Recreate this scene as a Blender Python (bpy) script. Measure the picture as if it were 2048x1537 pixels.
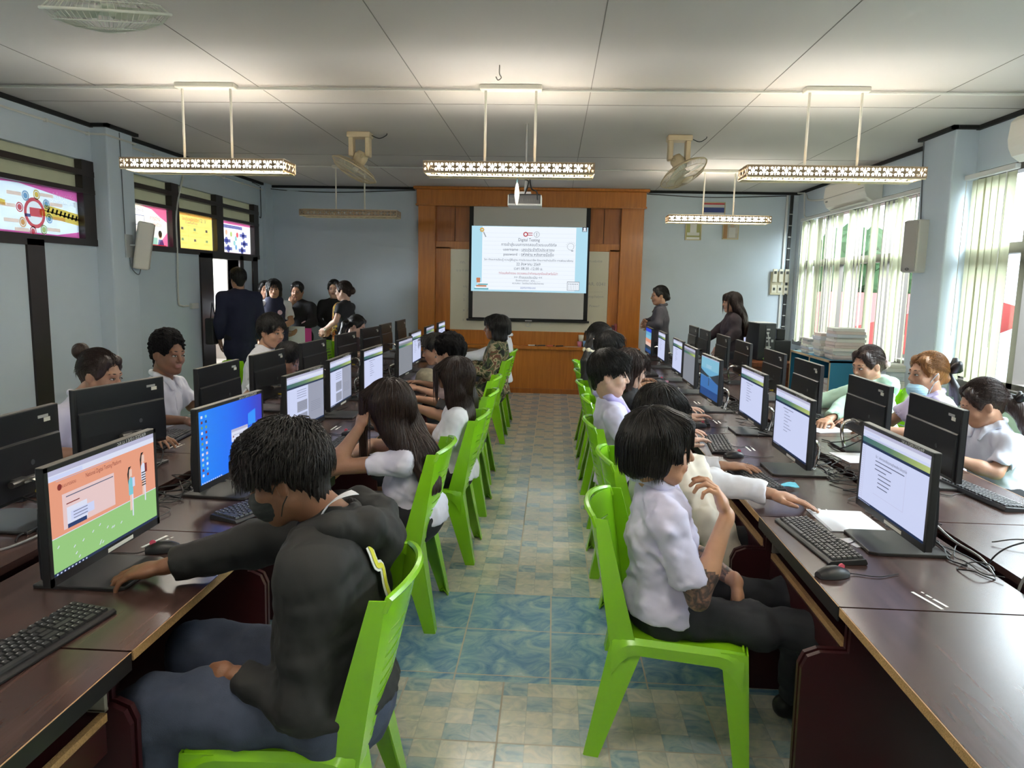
import bpy, bmesh, math, random
import numpy as np
from mathutils import Vector, Matrix
random.seed(7); rng=np.random.RandomState(5)
for o in list(bpy.data.objects): bpy.data.objects.remove(o)
SC=bpy.context.scene; COL=SC.collection
PI=math.pi
# ---------------------------------------------------------------- camera
FPX=1460.0
cam=bpy.data.cameras.new('camera'); camo=bpy.data.objects.new('camera',cam); COL.objects.link(camo)
cam.sensor_fit='HORIZONTAL'; cam.sensor_width=36.0; cam.lens=36.0*FPX/2048.0; cam.clip_start=.05; cam.clip_end=300
def cam_basis(vp=(1108,567),hs=.021):
    Y=Vector(((vp[0]-1024)/FPX,(vp[1]-768.5)/FPX,1)).normalized()
    p2=Vector(((vp[0]+5000-1024)/FPX,(vp[1]+5000*hs-768.5)/FPX,1))
    Z=Y.cross(p2).normalized()
    if Z.y>0: Z=-Z
    X=Y.cross(Z).normalized()
    if X.x<0: X=-X
    return X,Y,Z
bX,bY,bZ=cam_basis()
R=Matrix((bX,bY,bZ))                      # image axes (right, down, forward) -> room axes
cr=R@Vector((1,0,0)); cd=R@Vector((0,1,0)); cf=R@Vector((0,0,1))
camo.matrix_world=Matrix(((cr.x,-cd.x,-cf.x,0),(cr.y,-cd.y,-cf.y,0),(cr.z,-cd.z,-cf.z,1.62),(0,0,0,1)))
SC.camera=camo
# ---------------------------------------------------------------- exposure, sky, daylight
SC.view_settings.view_transform='Standard'; SC.view_settings.look='None'
SC.view_settings.gamma=1.0; SC.view_settings.exposure=0.95; SC.view_settings.use_curve_mapping=False
W=bpy.data.worlds.new('world'); SC.world=W; W.use_nodes=True
bg=W.node_tree.nodes['Background']; bg.inputs[0].default_value=(.86,.94,1,1); bg.inputs[1].default_value=2.2
def area(name,loc,rot,sx,sy,power,col=(1,1,1)):
    l=bpy.data.lights.new(name,'AREA'); l.shape='RECTANGLE'; l.size=sx; l.size_y=sy; l.energy=power; l.color=col
    o=bpy.data.objects.new(name,l); COL.objects.link(o); o.location=loc; o.rotation_euler=rot; return o
DAY=(.90,.96,1)
area('daylight_right_far',(6.6,8.85,5.2),(0,math.radians(42),0),4.2,4.0,1600,DAY)
area('daylight_right_mid',(6.6,4.2,5.2),(0,math.radians(42),0),4.2,4.6,1350,DAY)
area('daylight_right_near',(6.6,-.4,5.2),(0,math.radians(42),0),4.2,4.6,2100,DAY)
area('daylight_left',(-9.5,5.6,2.6),(0,-PI/2,0),3.2,14,3600,DAY)
# ---------------------------------------------------------------- materials
def srgb(r,g,b):
    f=lambda c:(c/255/12.92) if c<=10.3 else ((c/255+.055)/1.055)**2.4
    return (f(r),f(g),f(b),1)
_M={}
def nt(name):
    m=bpy.data.materials.new(name); m.use_nodes=True; return m,m.node_tree,m.node_tree.nodes['Principled BSDF']
def M(name,col,rough=.5,metal=0,noise=0,nscale=8,bump=0,bscale=60,stretch=None,emit=0,trans=0,spec=None,coat=0,sss=0):
    if name in _M: return _M[name]
    m,t,b=nt(name); N=t.nodes; L=t.links
    c=srgb(*col) if max(col)>1.001 else (*col[:3],1)
    b.inputs['Base Color'].default_value=c; b.inputs['Roughness'].default_value=rough; b.inputs['Metallic'].default_value=metal
    if spec is not None: b.inputs['Specular IOR Level'].default_value=spec
    if coat: b.inputs['Coat Weight'].default_value=coat; b.inputs['Coat Roughness'].default_value=.15
    if sss:
        b.inputs['Subsurface Weight'].default_value=sss; b.inputs['Subsurface Radius'].default_value=(.012,.005,.003); b.inputs['Subsurface Scale'].default_value=1
    if emit:
        b.inputs['Emission Color'].default_value=c; b.inputs['Emission Strength'].default_value=emit
        b.inputs['Base Color'].default_value=(0.02,0.02,0.02,1)
    if noise or bump:
        tc=N.new('ShaderNodeTexCoord'); mp=N.new('ShaderNodeMapping'); L.new(tc.outputs['Object'],mp.inputs[0])
        if stretch: mp.inputs['Scale'].default_value=stretch
    if noise:
        n=N.new('ShaderNodeTexNoise'); n.inputs['Scale'].default_value=nscale; n.inputs['Detail'].default_value=4
        L.new(mp.outputs[0],n.inputs['Vector'])
        mx=N.new('ShaderNodeMix'); mx.data_type='RGBA'
        mx.inputs['A'].default_value=tuple(max(0,x*(1-noise)) for x in c[:3])+(1,)
        mx.inputs['B'].default_value=tuple(min(1,x*(1+noise)+noise*.01) for x in c[:3])+(1,)
        L.new(n.outputs['Fac'],mx.inputs['Factor']); L.new(mx.outputs['Result'],b.inputs['Base Color'])
    if bump:
        n=N.new('ShaderNodeTexNoise'); n.inputs['Scale'].default_value=bscale; n.inputs['Detail'].default_value=3
        L.new(mp.outputs[0],n.inputs['Vector'])
        bp=N.new('ShaderNodeBump'); bp.inputs['Strength'].default_value=bump; bp.inputs['Distance'].default_value=.01
        L.new(n.outputs['Fac'],bp.inputs['Height']); L.new(bp.outputs[0],b.inputs['Normal'])
    if trans:
        out=N['Material Output']; tr=N.new('ShaderNodeBsdfTranslucent'); tr.inputs[0].default_value=c
        ms=N.new('ShaderNodeMixShader'); ms.inputs[0].default_value=trans
        L.new(b.outputs[0],ms.inputs[1]); L.new(tr.outputs[0],ms.inputs[2]); L.new(ms.outputs[0],out.inputs[0])
    _M[name]=m; return m
def ramp(t,stops):
    r=t.nodes.new('ShaderNodeValToRGB'); e=r.color_ramp.elements
    while len(e)<len(stops): e.new(.5)
    for i,(p,c) in enumerate(stops): e[i].position=p; e[i].color=c
    return r
# ---------------------------------------------------------------- mesh helpers
class MB:
    def __init__(s): s.v=[]; s.f=[]; s.m=[]; s.T=None
    def add(s,vs,fs,mi=0):
        n=len(s.v)
        if s.T is not None: vs=[tuple(s.T@Vector(v)) for v in vs]
        s.v+=[tuple(v) for v in vs]; s.f+=[tuple(i+n for i in f) for f in fs]; s.m+=[mi]*len(fs); return s
    def box(s,x0,x1,y0,y1,z0,z1,mi=0,T=None):
        vs=[(x,y,z) for z in (z0,z1) for y in (y0,y1) for x in (x0,x1)]
        if T is not None: vs=[tuple(T@Vector(v)) for v in vs]
        return s.add(vs,[(0,2,3,1),(4,5,7,6),(0,1,5,4),(2,6,7,3),(0,4,6,2),(1,3,7,5)],mi)
    def rbox(s,x0,x1,y0,y1,z0,z1,r=.004,mi=0,T=None,seg=2):
        bm=bmesh.new(); 
        M4=Matrix.Translation(((x0+x1)/2,(y0+y1)/2,(z0+z1)/2))@Matrix.Diagonal((abs(x1-x0),abs(y1-y0),abs(z1-z0),1))
        bmesh.ops.create_cube(bm,size=1,matrix=M4)
        r=min(r,abs(x1-x0)*.49,abs(y1-y0)*.49,abs(z1-z0)*.49)
        bmesh.ops.bevel(bm,geom=bm.edges[:],offset=r,segments=seg,profile=.5,affect='EDGES')
        return s.bm(bm,mi,T)
    def bm(s,bm,mi=0,T=None):
        bm.verts.index_update()
        vs=[tuple(T@v.co) if T is not None else tuple(v.co) for v in bm.verts]
        fs=[tuple(v.index for v in f.verts) for f in bm.faces]; bm.free(); return s.add(vs,fs,mi)
    def tube(s,pts,r,n=8,mi=0,caps=True,closed=False,r2=None):
        P=[Vector(p) for p in pts]; K=len(P); vs=[]; prev=None
        rr=r if isinstance(r,(list,tuple)) else [r]*K
        for i,p in enumerate(P):
            if closed: t=(P[(i+1)%K]-P[i-1])
            else: t=P[min(i+1,K-1)]-P[max(i-1,0)]
            t=t.normalized() if t.length>1e-9 else Vector((0,0,1))
            if prev is None:
                u=t.orthogonal().normalized()
            else:
                u=prev-t*prev.dot(t); u=u.normalized() if u.length>1e-6 else t.orthogonal().normalized()
            prev=u; w=t.cross(u)
            for k in range(n):
                a=2*PI*k/n; vs.append(p+u*math.cos(a)*rr[i]+w*math.sin(a)*(rr[i] if r2 is None else r2))
        fs=[]
        for i in range(K if closed else K-1):
            j=(i+1)%K
            for k in range(n): fs.append((i*n+k,i*n+(k+1)%n,j*n+(k+1)%n,j*n+k))
        if caps and not closed: fs+= [tuple(range(n))[::-1],tuple((K-1)*n+k for k in range(n))]
        return s.add(vs,fs,mi)
    def cyl(s,a,b,r,n=16,mi=0): return s.tube([a,b],r,n,mi)
    def prism(s,poly,axis,d0,d1,mi=0,T=None):
        """poly: 2-D outline; axis the extrusion axis"""
        def p3(u,v,d): return {'x':(d,u,v),'y':(u,d,v),'z':(u,v,d)}[axis]
        n=len(poly); vs=[p3(u,v,d0) for u,v in poly]+[p3(u,v,d1) for u,v in poly]
        fs=[tuple(range(n))[::-1],tuple(range(n,2*n))]+[(i,(i+1)%n,n+(i+1)%n,n+i) for i in range(n)]
        if T is not None: vs=[tuple(T@Vector(v)) for v in vs]
        return s.add(vs,fs,mi)
    def grid(s,rows,mi=0,closed=False):
        """rows: list of rows of points -> surface"""
        n=len(rows[0]); vs=[p for r in rows for p in r]; fs=[]
        for i in range(len(rows)-1):
            for k in range(n if closed else n-1): fs.append((i*n+k,i*n+(k+1)%n,(i+1)*n+(k+1)%n,(i+1)*n+k))
        return s.add(vs,fs,mi)
    def lathe(s,prof,n=20,mi=0,c=(0,0,0),T=None):
        rows=[[(c[0]+r*math.cos(2*PI*k/n),c[1]+r*math.sin(2*PI*k/n),c[2]+z) for k in range(n)] for r,z in prof]
        if T is not None: rows=[[tuple(T@Vector(p)) for p in r] for r in rows]
        return s.grid(rows,mi,closed=True)
    def build(s,name,mats,parent=None,smooth=False,solid=0,bevel=0,auto=False):
        me=bpy.data.meshes.new(name); me.from_pydata(s.v,[],s.f)
        if not isinstance(mats,(list,tuple)): mats=[mats]
        for m in mats: me.materials.append(m)
        if len(mats)>1: me.polygons.foreach_set('material_index',s.m)
        if not solid:
            bm=bmesh.new(); bm.from_mesh(me); bmesh.ops.recalc_face_normals(bm,faces=bm.faces); bm.to_mesh(me); bm.free()
        if smooth or auto: me.polygons.foreach_set('use_smooth',[True]*len(me.polygons))
        if auto: 
            try: me.set_sharp_from_angle(angle=math.radians(35))
            except Exception: pass
        me.update(); o=bpy.data.objects.new(name,me); COL.objects.link(o)
        if parent: o.parent=parent
        if solid:
            md=o.modifiers.new('thick','SOLIDIFY'); md.thickness=solid; md.offset=0
        if solid and smooth:
            md=o.modifiers.new('split','EDGE_SPLIT'); md.split_angle=math.radians(38)
        if bevel:
            md=o.modifiers.new('bev','BEVEL'); md.width=bevel; md.segments=2; md.limit_method='ANGLE'
        return o
def empty(name,loc=(0,0,0),rz=0,label=None,cat=None,group=None):
    o=bpy.data.objects.new(name,None); COL.objects.link(o); o.location=loc; o.rotation_euler=(0,0,rz); o.empty_display_size=.05
    if label: tag(o,label,cat,group)
    return o
def tag(o,label,cat,group=None):
    o['label']=label; o['category']=cat
    if group: o['group']=group
    return o
def structure(o): o['kind']='structure'; return o
def kids(o): return [c for c in bpy.data.objects if c.parent==o]
def copy_tree(o,loc=None,rz=None,label=None,group=None,parent=None,cache={}):
    c=o.copy(); COL.objects.link(c)
    if parent: c.parent=parent
    else:
        if loc is not None: c.location=loc
        if rz is not None: c.rotation_euler=(0,0,rz)
        if label: c['label']=label
        if group: c['group']=group
    if o.name not in cache: cache[o.name]=[k.name for k in kids(o)]
    for k in cache[o.name]: copy_tree(bpy.data.objects[k],parent=c)
    return c
def text_mesh(s,size,align='CENTER',extrude=0):
    cu=bpy.data.curves.new('t','FONT'); cu.body=s; cu.size=size; cu.align_x=align; cu.align_y='CENTER'; cu.extrude=extrude; cu.resolution_u=2
    o=bpy.data.objects.new('t',cu); COL.objects.link(o)
    bpy.context.view_layer.update()
    me=bpy.data.meshes.new_from_object(o.evaluated_get(bpy.context.evaluated_depsgraph_get()))
    vs=[tuple(v.co) for v in me.vertices]; fs=[tuple(p.vertices) for p in me.polygons]
    bpy.data.objects.remove(o); bpy.data.curves.remove(cu); bpy.data.meshes.remove(me)
    return vs,fs
def add_text(mb,s,size,T,mi=0,align='CENTER',width=None):
    vs,fs=text_mesh(s,size,align)
    if not vs: return
    if width:
        xs=[v[0] for v in vs]; w=max(xs)-min(xs); k=width/max(w,1e-6); vs=[(v[0]*k,v[1],v[2]) for v in vs]
    mb.add([tuple(T@Vector(v)) for v in vs],fs,mi)
def bez(pts,n=10):
    """Catmull-Rom through points"""
    P=[Vector(p) for p in pts]; P=[P[0]*2-P[1]]+P+[P[-1]*2-P[-2]]; out=[]
    for i in range(1,len(P)-2):
        for k in range(n):
            t=k/n; a,b,c,d=P[i-1],P[i],P[i+1],P[i+2]
            out.append(.5*((2*b)+(c-a)*t+(2*a-5*b+4*c-d)*t*t+(3*b-a-3*c+d)*t**3))
    out.append(P[-2]); return out
# ================================================================= ROOM
XL,XR,YF,YB,ZC=-4.25,3.45,10.88,-2.6,2.97
wall_m=M('blue_wall_paint',(.53,.605,.675),.65,noise=.05,nscale=3,bump=.05,bscale=40)
def ceil_mat():
    m,t,b=nt('ceiling_board'); N=t.nodes; L=t.links
    b.inputs['Roughness'].default_value=.8
    n=N.new('ShaderNodeTexNoise'); n.inputs['Scale'].default_value=.8; tc=N.new('ShaderNodeTexCoord'); L.new(tc.outputs['Object'],n.inputs['Vector'])
    r=ramp(t,[(.3,(.50,.475,.455,1)),(.7,(.555,.53,.505,1))]); L.new(n.outputs['Fac'],r.inputs[0]); L.new(r.outputs[0],b.inputs['Base Color']); return m
ceil_m=ceil_mat()
dark=M('dark_brown_frame',(.022,.015,.013),.35,noise=.3,nscale=5)
alu=M('bronze_aluminium',(.10,.085,.075),.35,metal=.4)
seam_m=M('ceiling_seam',(.22,.21,.19),.9)
def floor_mat():
    m,t,b=nt('patchwork_floor_tiles'); N=t.nodes; L=t.links
    def n_(ty,**k):
        x=N.new(ty)
        for a,v in k.items():
            if a in('operation','data_type','blend_type'): setattr(x,a,v)
        return x
    def math_(op,a,bv=None,c=None):
        x=N.new('ShaderNodeMath'); x.operation=op
        for i,v in enumerate((a,bv,c)):
            if v is None: continue
            if isinstance(v,(int,float)): x.inputs[i].default_value=v
            else: L.new(v,x.inputs[i])
        return x.outputs[0]
    def mix(f,a,bb):
        x=N.new('ShaderNodeMix'); x.data_type='RGBA'
        for s,v in (('Factor',f),('A',a),('B',bb)):
            if isinstance(v,(int,float,tuple)): x.inputs[s].default_value=v
            else: L.new(v,x.inputs[s])
        return x.outputs['Result']
    tc=N.new('ShaderNodeTexCoord'); sep=N.new('ShaderNodeSeparateXYZ'); L.new(tc.outputs['Object'],sep.inputs[0])
    X,Y=sep.outputs[0],sep.outputs[1]
    # blue band rows between y=2.83 and 3.63, x grid offset; checker rows elsewhere
    band=math_('MULTIPLY',math_('GREATER_THAN',Y,2.785),math_('LESS_THAN',Y,3.638))
    xo=math_('ADD',X,math_('MULTIPLY',band,.207))
    tx=math_('DIVIDE',math_('ADD',xo,.118+4),.396); ty=math_('DIVIDE',math_('SUBTRACT',Y,2.386-4.028),.4028)
    ty=math_('SUBTRACT',ty,math_('MULTIPLY',math_('GREATER_THAN',Y,2.785),.11))
    fx=math_('FRACT',tx); fy=math_('FRACT',ty)
    ex=math_('MINIMUM',fx,math_('SUBTRACT',1,fx)); ey=math_('MINIMUM',fy,math_('SUBTRACT',1,fy))
    grout=math_('LESS_THAN',math_('MINIMUM',ex,ey),.0085)
    # small patches 4x4 inside a tile
    px=math_('FLOOR',math_('MULTIPLY',fx,4)); py=math_('FLOOR',math_('MULTIPLY',fy,4))
    cv=N.new('ShaderNodeCombineXYZ'); L.new(px,cv.inputs[0]); L.new(py,cv.inputs[1])
    wn=N.new('ShaderNodeTexWhiteNoise'); L.new(cv.outputs[0],wn.inputs['Vector'])
    pal=ramp(t,[(0,(.30,.42,.45,1)),(.22,(.60,.58,.46,1)),(.4,(.22,.36,.44,1)),(.55,(.66,.61,.47,1)),(.7,(.44,.52,.50,1)),(.85,(.72,.69,.58,1))]); pal.color_ramp.interpolation='CONSTANT'
    L.new(wn.outputs['Value'],pal.inputs[0])
    # vein noise repeated per tile, distorted
    tv=N.new('ShaderNodeCombineXYZ'); L.new(fx,tv.inputs[0]); L.new(fy,tv.inputs[1]); L.new(math_('ADD',math_('MULTIPLY',px,1.7),math_('MULTIPLY',py,3.1)),tv.inputs[2])
    nz=N.new('ShaderNodeTexNoise'); nz.inputs['Scale'].default_value=5; nz.inputs['Detail'].default_value=7; nz.inputs['Distortion'].default_value=1.6; L.new(tv.outputs[0],nz.inputs['Vector'])
    vr=ramp(t,[(.32,(.10,.20,.30,1)),(.46,(.34,.42,.43,1)),(.58,(.56,.55,.47,1)),(.75,(.72,.72,.68,1))]); L.new(nz.outputs['Fac'],vr.inputs[0])
    chk=mix(.42,pal.outputs[0],vr.outputs[0])
    sx=math_('FRACT',math_('MULTIPLY',fx,4)); sy=math_('FRACT',math_('MULTIPLY',fy,4))
    e2=math_('MINIMUM',math_('MINIMUM',sx,math_('SUBTRACT',1,sx)),math_('MINIMUM',sy,math_('SUBTRACT',1,sy)))
    chk=mix(math_('MULTIPLY',math_('LESS_THAN',e2,.02),.35),chk,(.30,.32,.30,1))
    tb=N.new('ShaderNodeCombineXYZ'); L.new(fx,tb.inputs[0]); L.new(fy,tb.inputs[1])
    nb=N.new('ShaderNodeTexNoise'); nb.inputs['Scale'].default_value=2.6; nb.inputs['Detail'].default_value=9; nb.inputs['Roughness'].default_value=.62; nb.inputs['Distortion'].default_value=1.2; L.new(tb.outputs[0],nb.inputs['Vector'])
    br=ramp(t,[(.30,(.05,.15,.31,1)),(.43,(.15,.30,.43,1)),(.54,(.28,.43,.48,1)),(.66,(.38,.52,.50,1)),(.8,(.70,.78,.80,1))]); L.new(nb.outputs['Fac'],br.inputs[0])
    base=mix(band,chk,br.outputs[0])
    base=mix(grout,base,(.42,.38,.31,1))
    L.new(base,b.inputs['Base Color'])
    b.inputs['Roughness'].default_value=.16
    rgh=mix(grout,(.2,.2,.2,1),(.8,.8,.8,1)); L.new(rgh,b.inputs['Roughness'])
    bp=N.new('ShaderNodeBump'); bp.inputs['Strength'].default_value=.12; bp.inputs['Distance'].default_value=.004
    nn=N.new('ShaderNodeTexNoise'); nn.inputs['Scale'].default_value=9; L.new(tc.outputs['Object'],nn.inputs['Vector'])
    L.new(nn.outputs['Fac'],bp.inputs['Height']); L.new(bp.outputs[0],b.inputs['Normal'])
    return m
structure(MB().box(XL-.3,XR+.3,YB,YF+.2,-.1,0).build('floor',floor_mat()))
structure(MB().box(XL-.3,XR+.3,YB-.2,YF+.2,ZC,ZC+.12).build('ceiling',ceil_m))
sm=MB()
for x in (-3.35,-2.15,-.97,.22,1.41,2.64): 
    sm.box(x-.0025,x+.0025,YB,YF,ZC-.002,ZC+.001)
for y in (3.4,5.82,8.15): sm.box(XL,XR,y-.003,y+.003,ZC-.002,ZC+.001)
structure(sm.build('trim_1',seam_m))
structure(MB().box(XL-.3,XR+.3,YF,YF+.15,0,ZC).build('wall_front',wall_m))
structure(MB().box(XL-.3,XR+.3,YB-.15,YB,0,ZC).build('wall_back',wall_m))
# left wall: lower part with a doorway, pillars, and a beam over the transom windows
DY0,DY1=8.95,9.74
w=MB(); w.box(XL-.15,XL,YB,DY0,0,1.88); w.box(XL-.15,XL,DY1,YF,0,1.88)
w.box(XL-.15,XL,YB,YF,2.63,ZC); w.box(XL-.15,XL,10.43,YF,1.88,2.63); w.box(XL-.15,XL,6.67,7.25,1.88,2.63)
w.box(XL-.15,XL,2.2,2.9,1.88,2.63); w.box(XL-.15,XL,YB,-1.8,1.88,2.63)
structure(w.build('wall_left',wall_m))
structure(MB().rbox(XL-.02,-4.10,6.66,7.08,0,ZC,.012).rbox(XL-.02,-4.10,2.3,2.8,0,ZC,.012).build('trim_2',wall_m,smooth=False))
structure(MB().box(XL-.01,-4.20,10.60,YF,0,ZC).build('trim_3',wall_m))
# dark frames on the left wall
f=MB(); X0=XL-.10; X1=XL+.012
for y0,y1 in ((-1.8,-1.66),(.15,.3),(2.05,2.2),(2.9,3.05),(4.6,4.76),(6.49,6.67),(7.20,7.27),(8.03,8.19),(9.11,9.30),(10.27,10.43)): f.box(X0,X1,y0,y1,1.88,2.63)
for y0,y1 in ((-1.8,2.2),(2.9,6.67),(7.2,10.43)):
    for z0,z1 in ((1.87,1.93),(2.335,2.375),(2.49,2.54)): f.box(X0,X1+.004,y0,y1,z0,z1)
structure(f.build('trim_4',dark))
f=MB(); f.box(XL-.02,XL+.02,5.73,5.93,0,1.89); f.box(XL-.02,XL+.02,3.0,5.93,1.84,1.90)
structure(f.build('trim_5',dark))
f=MB(); f.box(XL-.16,XL+.02,8.63,DY0,0,1.90); f.box(XL-.16,XL+.02,DY1,9.86,0,1.90); f.box(XL-.1,XL+.02,10.17,10.34,0,1.90); f.box(XL-.16,XL+.02,8.63,10.34,1.84,1.90)
structure(f.build('trim_6',dark))
# transom panes: clouded olive glass above, posters below
oliv=M('clouded_olive_glass',(.33,.33,.255),.35,noise=.15,nscale=6,trans=.3)
paneclear=M('dim_glass',(.55,.6,.6),.2,trans=.7)
for i,(y0,y1) in enumerate(((-1.66,.15),(.3,2.05),(3.05,4.6),(4.76,6.49),(7.27,8.03),(8.19,9.11),(9.30,10.27))):
    e=structure(empty('window_%d'%(i+1),(XL-.06,(y0+y1)/2,2.3)))
    MB().box(-.004,.004,-(y1-y0)/2,(y1-y0)/2,.07,.33).build('upper_pane',oliv,e)
    MB().box(-.004,.004,-(y1-y0)/2,(y1-y0)/2,-.38,.04).build('lower_pane',paneclear,e)
# door leaf standing open outward
door_w=M('orange_brown_door_edge',(.16,.055,.025),.4,noise=.2,nscale=9,stretch=(1,1,.1))
d=structure(empty('door_1',(XL-.16,8.97,0)))
MB().box(-.62,0,-.02,.02,0,1.83).build('leaf',door_w,d); MB().tube(bez([(-.55,.02,.95),(-.55,.07,.97),(-.55,.07,1.08),(-.55,.02,1.1)]),.008).build('handle',M('steel',(.6,.6,.6),.25,metal=1),d)
# black cable and strip along the ceiling edge
blk=M('black_gap',(.006,.006,.006),.8)
f=MB(); f.box(XL,XL+.03,YB,6.66,ZC-.035,ZC-.001); f.box(XL,XL+.03,7.08,YF,ZC-.035,ZC-.001); f.box(XL,-4.06,6.62,6.66,ZC-.03,ZC-.001); f.box(-4.1,-4.06,6.62,7.12,ZC-.03,ZC-.001)
f.box(XL,-2.02,YF-.03,YF,ZC-.035,ZC-.001); f.box(1.3,XR,YF-.03,YF,ZC-.035,ZC-.001)
f.box(XR-.03,XR,6.94,YF,ZC-.035,ZC-.001); f.box(XR-.03,XR,YB,6.42,ZC-.035,ZC-.001); f.box(3.22,XR,6.38,6.42,ZC-.03,ZC-.001); f.box(3.22,3.26,6.38,6.98,ZC-.03,ZC-.001)
structure(f.build('trim_7',blk))
wp=M('white_conduit',(.62,.62,.58),.4)
t=MB(); 
t.tube([(XL+.015,YB,2.87),(XL+.015,6.6,2.87),(-4.085,6.63,2.87),(-4.085,7.1,2.87),(XL+.015,7.15,2.87),(XL+.015,10.6,2.87)],.010,6)
for y in np.arange(0,10.4,.55): t.box(XL,XL+.028,y-.01,y+.01,2.855,2.885)
tag(t.build('cable_conduit',wp),'white plastic conduit running along top of the left wall','conduit')
t=MB(); t.tube(bez([(XL+.015,8.29,2.86),(XL+.015,8.29,2.72),(XL+.015,8.24,2.62),(XL+.015,8.14,2.40),(XL+.015,8.10,2.2),(XL+.015,8.10,1.9),(XL+.015,8.08,1.36),(XL+.015,8.14,1.28),(XL+.015,8.30,1.27)],6),.011,8)
t.rbox(XL,XL+.035,8.36,8.52,1.235,1.30,.006)
tag(t.build('wire_pipe',wp),'white bent pipe down the left wall ending at a small box','pipe')
t=MB(); t.tube([(XL,5.325,ZC-.015),(XR,5.36,ZC-.015)],.009,6); t.tube([(XL,5.31,ZC-.025),(-2.7,5.30,ZC-.03),(XR,5.32,ZC-.02)],.006,6)
t.tube([(XL,8.9,ZC-.015),(XR,8.92,ZC-.015)],.008,6)
tag(t.build('ceiling_cable',wp),'thin white cable strips crossing the ceiling between the hanging lamps','cable')
bc=M('black_cable',(.012,.012,.013),.5)
t=MB(); t.tube(bez([(XL+.03,10.2,ZC-.05),(XL+.06,10.83,ZC-.06),(-3.3,YF-.02,ZC-.09),(-2.06,YF-.02,ZC-.045)],6),.006,6)
t.tube(bez([(XL+.02,10.5,2.9),(XL+.02,10.5,2.5),(XL+.02,10.44,2.47)],6),.006,6)
tag(t.build('black_wire',bc),'black cable sagging under the ceiling at the left front corner','cable')
t=MB(); t.tube(bez([(1.3,YF-.02,ZC-.05),(2.2,YF-.02,ZC-.085),(3.3,YF-.02,ZC-.05)],6),.006,6)
tag(t.build('black_wire',bc),'black cable sagging under the ceiling above the right front wall','cable')
# right wall: sill wall, pillars, beam and windows
w=MB(); w.box(XR,XR+.15,YB,YF,0,.88); w.box(XR,XR+.15,YB,YF,2.60,ZC); w.box(XR,XR+.15,10.58,YF,.88,2.6); w.box(XR,XR+.15,6.38,7.22,.88,2.6); w.box(XR,XR+.15,1.6,2.2,.88,2.6); w.box(XR,XR+.15,YB,-1.9,.88,2.6)
structure(w.build('wall_right',wall_m))
structure(MB().rbox(3.26,XR+.02,6.42,6.94,0,ZC,.012).rbox(3.26,XR+.02,1.7,2.1,0,ZC,.012).build('trim_8',wall_m))
glass=bpy.data.materials.new('window_glass'); glass.use_nodes=True
_t=glass.node_tree; _t.nodes.clear(); _o=_t.nodes.new('ShaderNodeOutputMaterial'); _a=_t.nodes.new('ShaderNodeBsdfTransparent'); _g=_t.nodes.new('ShaderNodeBsdfGlossy'); _g.inputs['Roughness'].default_value=.03; _x=_t.nodes.new('ShaderNodeMixShader'); _x.inputs[0].default_value=.05; _a.inputs[0].default_value=(.93,.97,.98,1)
_t.links.new(_a.outputs[0],_x.inputs[1]); _t.links.new(_g.outputs[0],_x.inputs[2]); _t.links.new(_x.outputs[0],_o.inputs[0])
for i,(y0,y1,n) in enumerate(((7.22,10.58,4),(2.2,6.38,6),(-1.9,1.6,4))):
    e=structure(empty('window_%d'%(8+i),(XR+.07,y0,.88)))
    f=MB(); L_=y1-y0; f.box(-.06,.05,0,L_,0,.06); f.box(-.06,.05,0,L_,1.66,1.72); f.box(-.07,.05,0,L_,1.04,1.12)
    for k in range(n+1):
        yy=L_*k/n; f.box(-.06,.05,max(0,yy-.035),min(L_,yy+.035),0,1.72)
    for k in range(n): 
        yy=L_*(k+.5)/n; f.box(-.03,.03,yy-.018,yy+.018,.06,1.04)
    f.build('window_frame',alu,e)
    MB().box(.028,.032,0,L_,.06,1.66).build('glass_pane',glass,e)
structure(MB().box(XR-.05,XR+.02,2.2,6.38,.84,.90).box(XR-.05,XR+.02,7.22,10.58,.84,.90).box(XR-.05,XR+.02,-1.9,1.6,.84,.90).build('trim_9',alu))
# vertical blinds
blind=M('cream_blind_fabric',(.52,.52,.37),.8,noise=.06,nscale=40,bump=.2,bscale=300,trans=.30)
railm=M('white_rail',(.7,.7,.68),.4)
def blinds(y0,y1,label,seed,gaps=(),angs=(4,8,12,20,14,48)):
    r=random.Random(seed); e=empty('vertical_blind',(3.385,y0,.9),0,label,'blind')
    s=MB(); y=0.0; L_=y1-y0
    while y<L_:
        if not any(a<y<b for a,b in gaps):
            a=math.radians(r.choice(angs)+r.uniform(-6,6)); w_=.062; zt=1.62; zb=r.uniform(-.02,.03); rows=[]
            for k in range(5):
                u=(k/4-.5)*2; d=.008*(1-u*u)
                dx=math.sin(a)*u*w_/1+d*math.cos(a); dy=math.cos(a)*u*w_-d*math.sin(a)
                rows.append([(dx,y+dy,zt),(dx*1.0,y+dy,zt*.5),(dx+r.uniform(-.002,.002),y+dy+r.uniform(-.003,.003),zb)])
            s.grid(rows)
        y+=.098+r.uniform(-.012,.012)
    s.build('slats',blind,e,smooth=True)
    MB().rbox(-.025,.02,-.06,L_+.05,1.63,1.67,.006).build('head_rail',railm,e)
    c=MB(); c.tube([(-.03,.02,1.62),(-.03,.02,.3)],.003,6); c.tube([(-.03,L_,1.62),(-.03,L_,.35)],.003,6); c.build('pull_chain',railm,e)
    return e
blinds(7.16,10.42,'cream vertical blinds over the far window beneath the air conditioner',3,gaps=((.75,.86),(1.75,1.85),(1.05,1.1)))
blinds(5.80,6.36,'cream vertical blinds drawn across the window right of the wall pillar',4,angs=(2,4,8,5,10))
blinds(-1.8,1.5,'cream vertical blinds on the window beyond the right of the frame',5)
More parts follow.
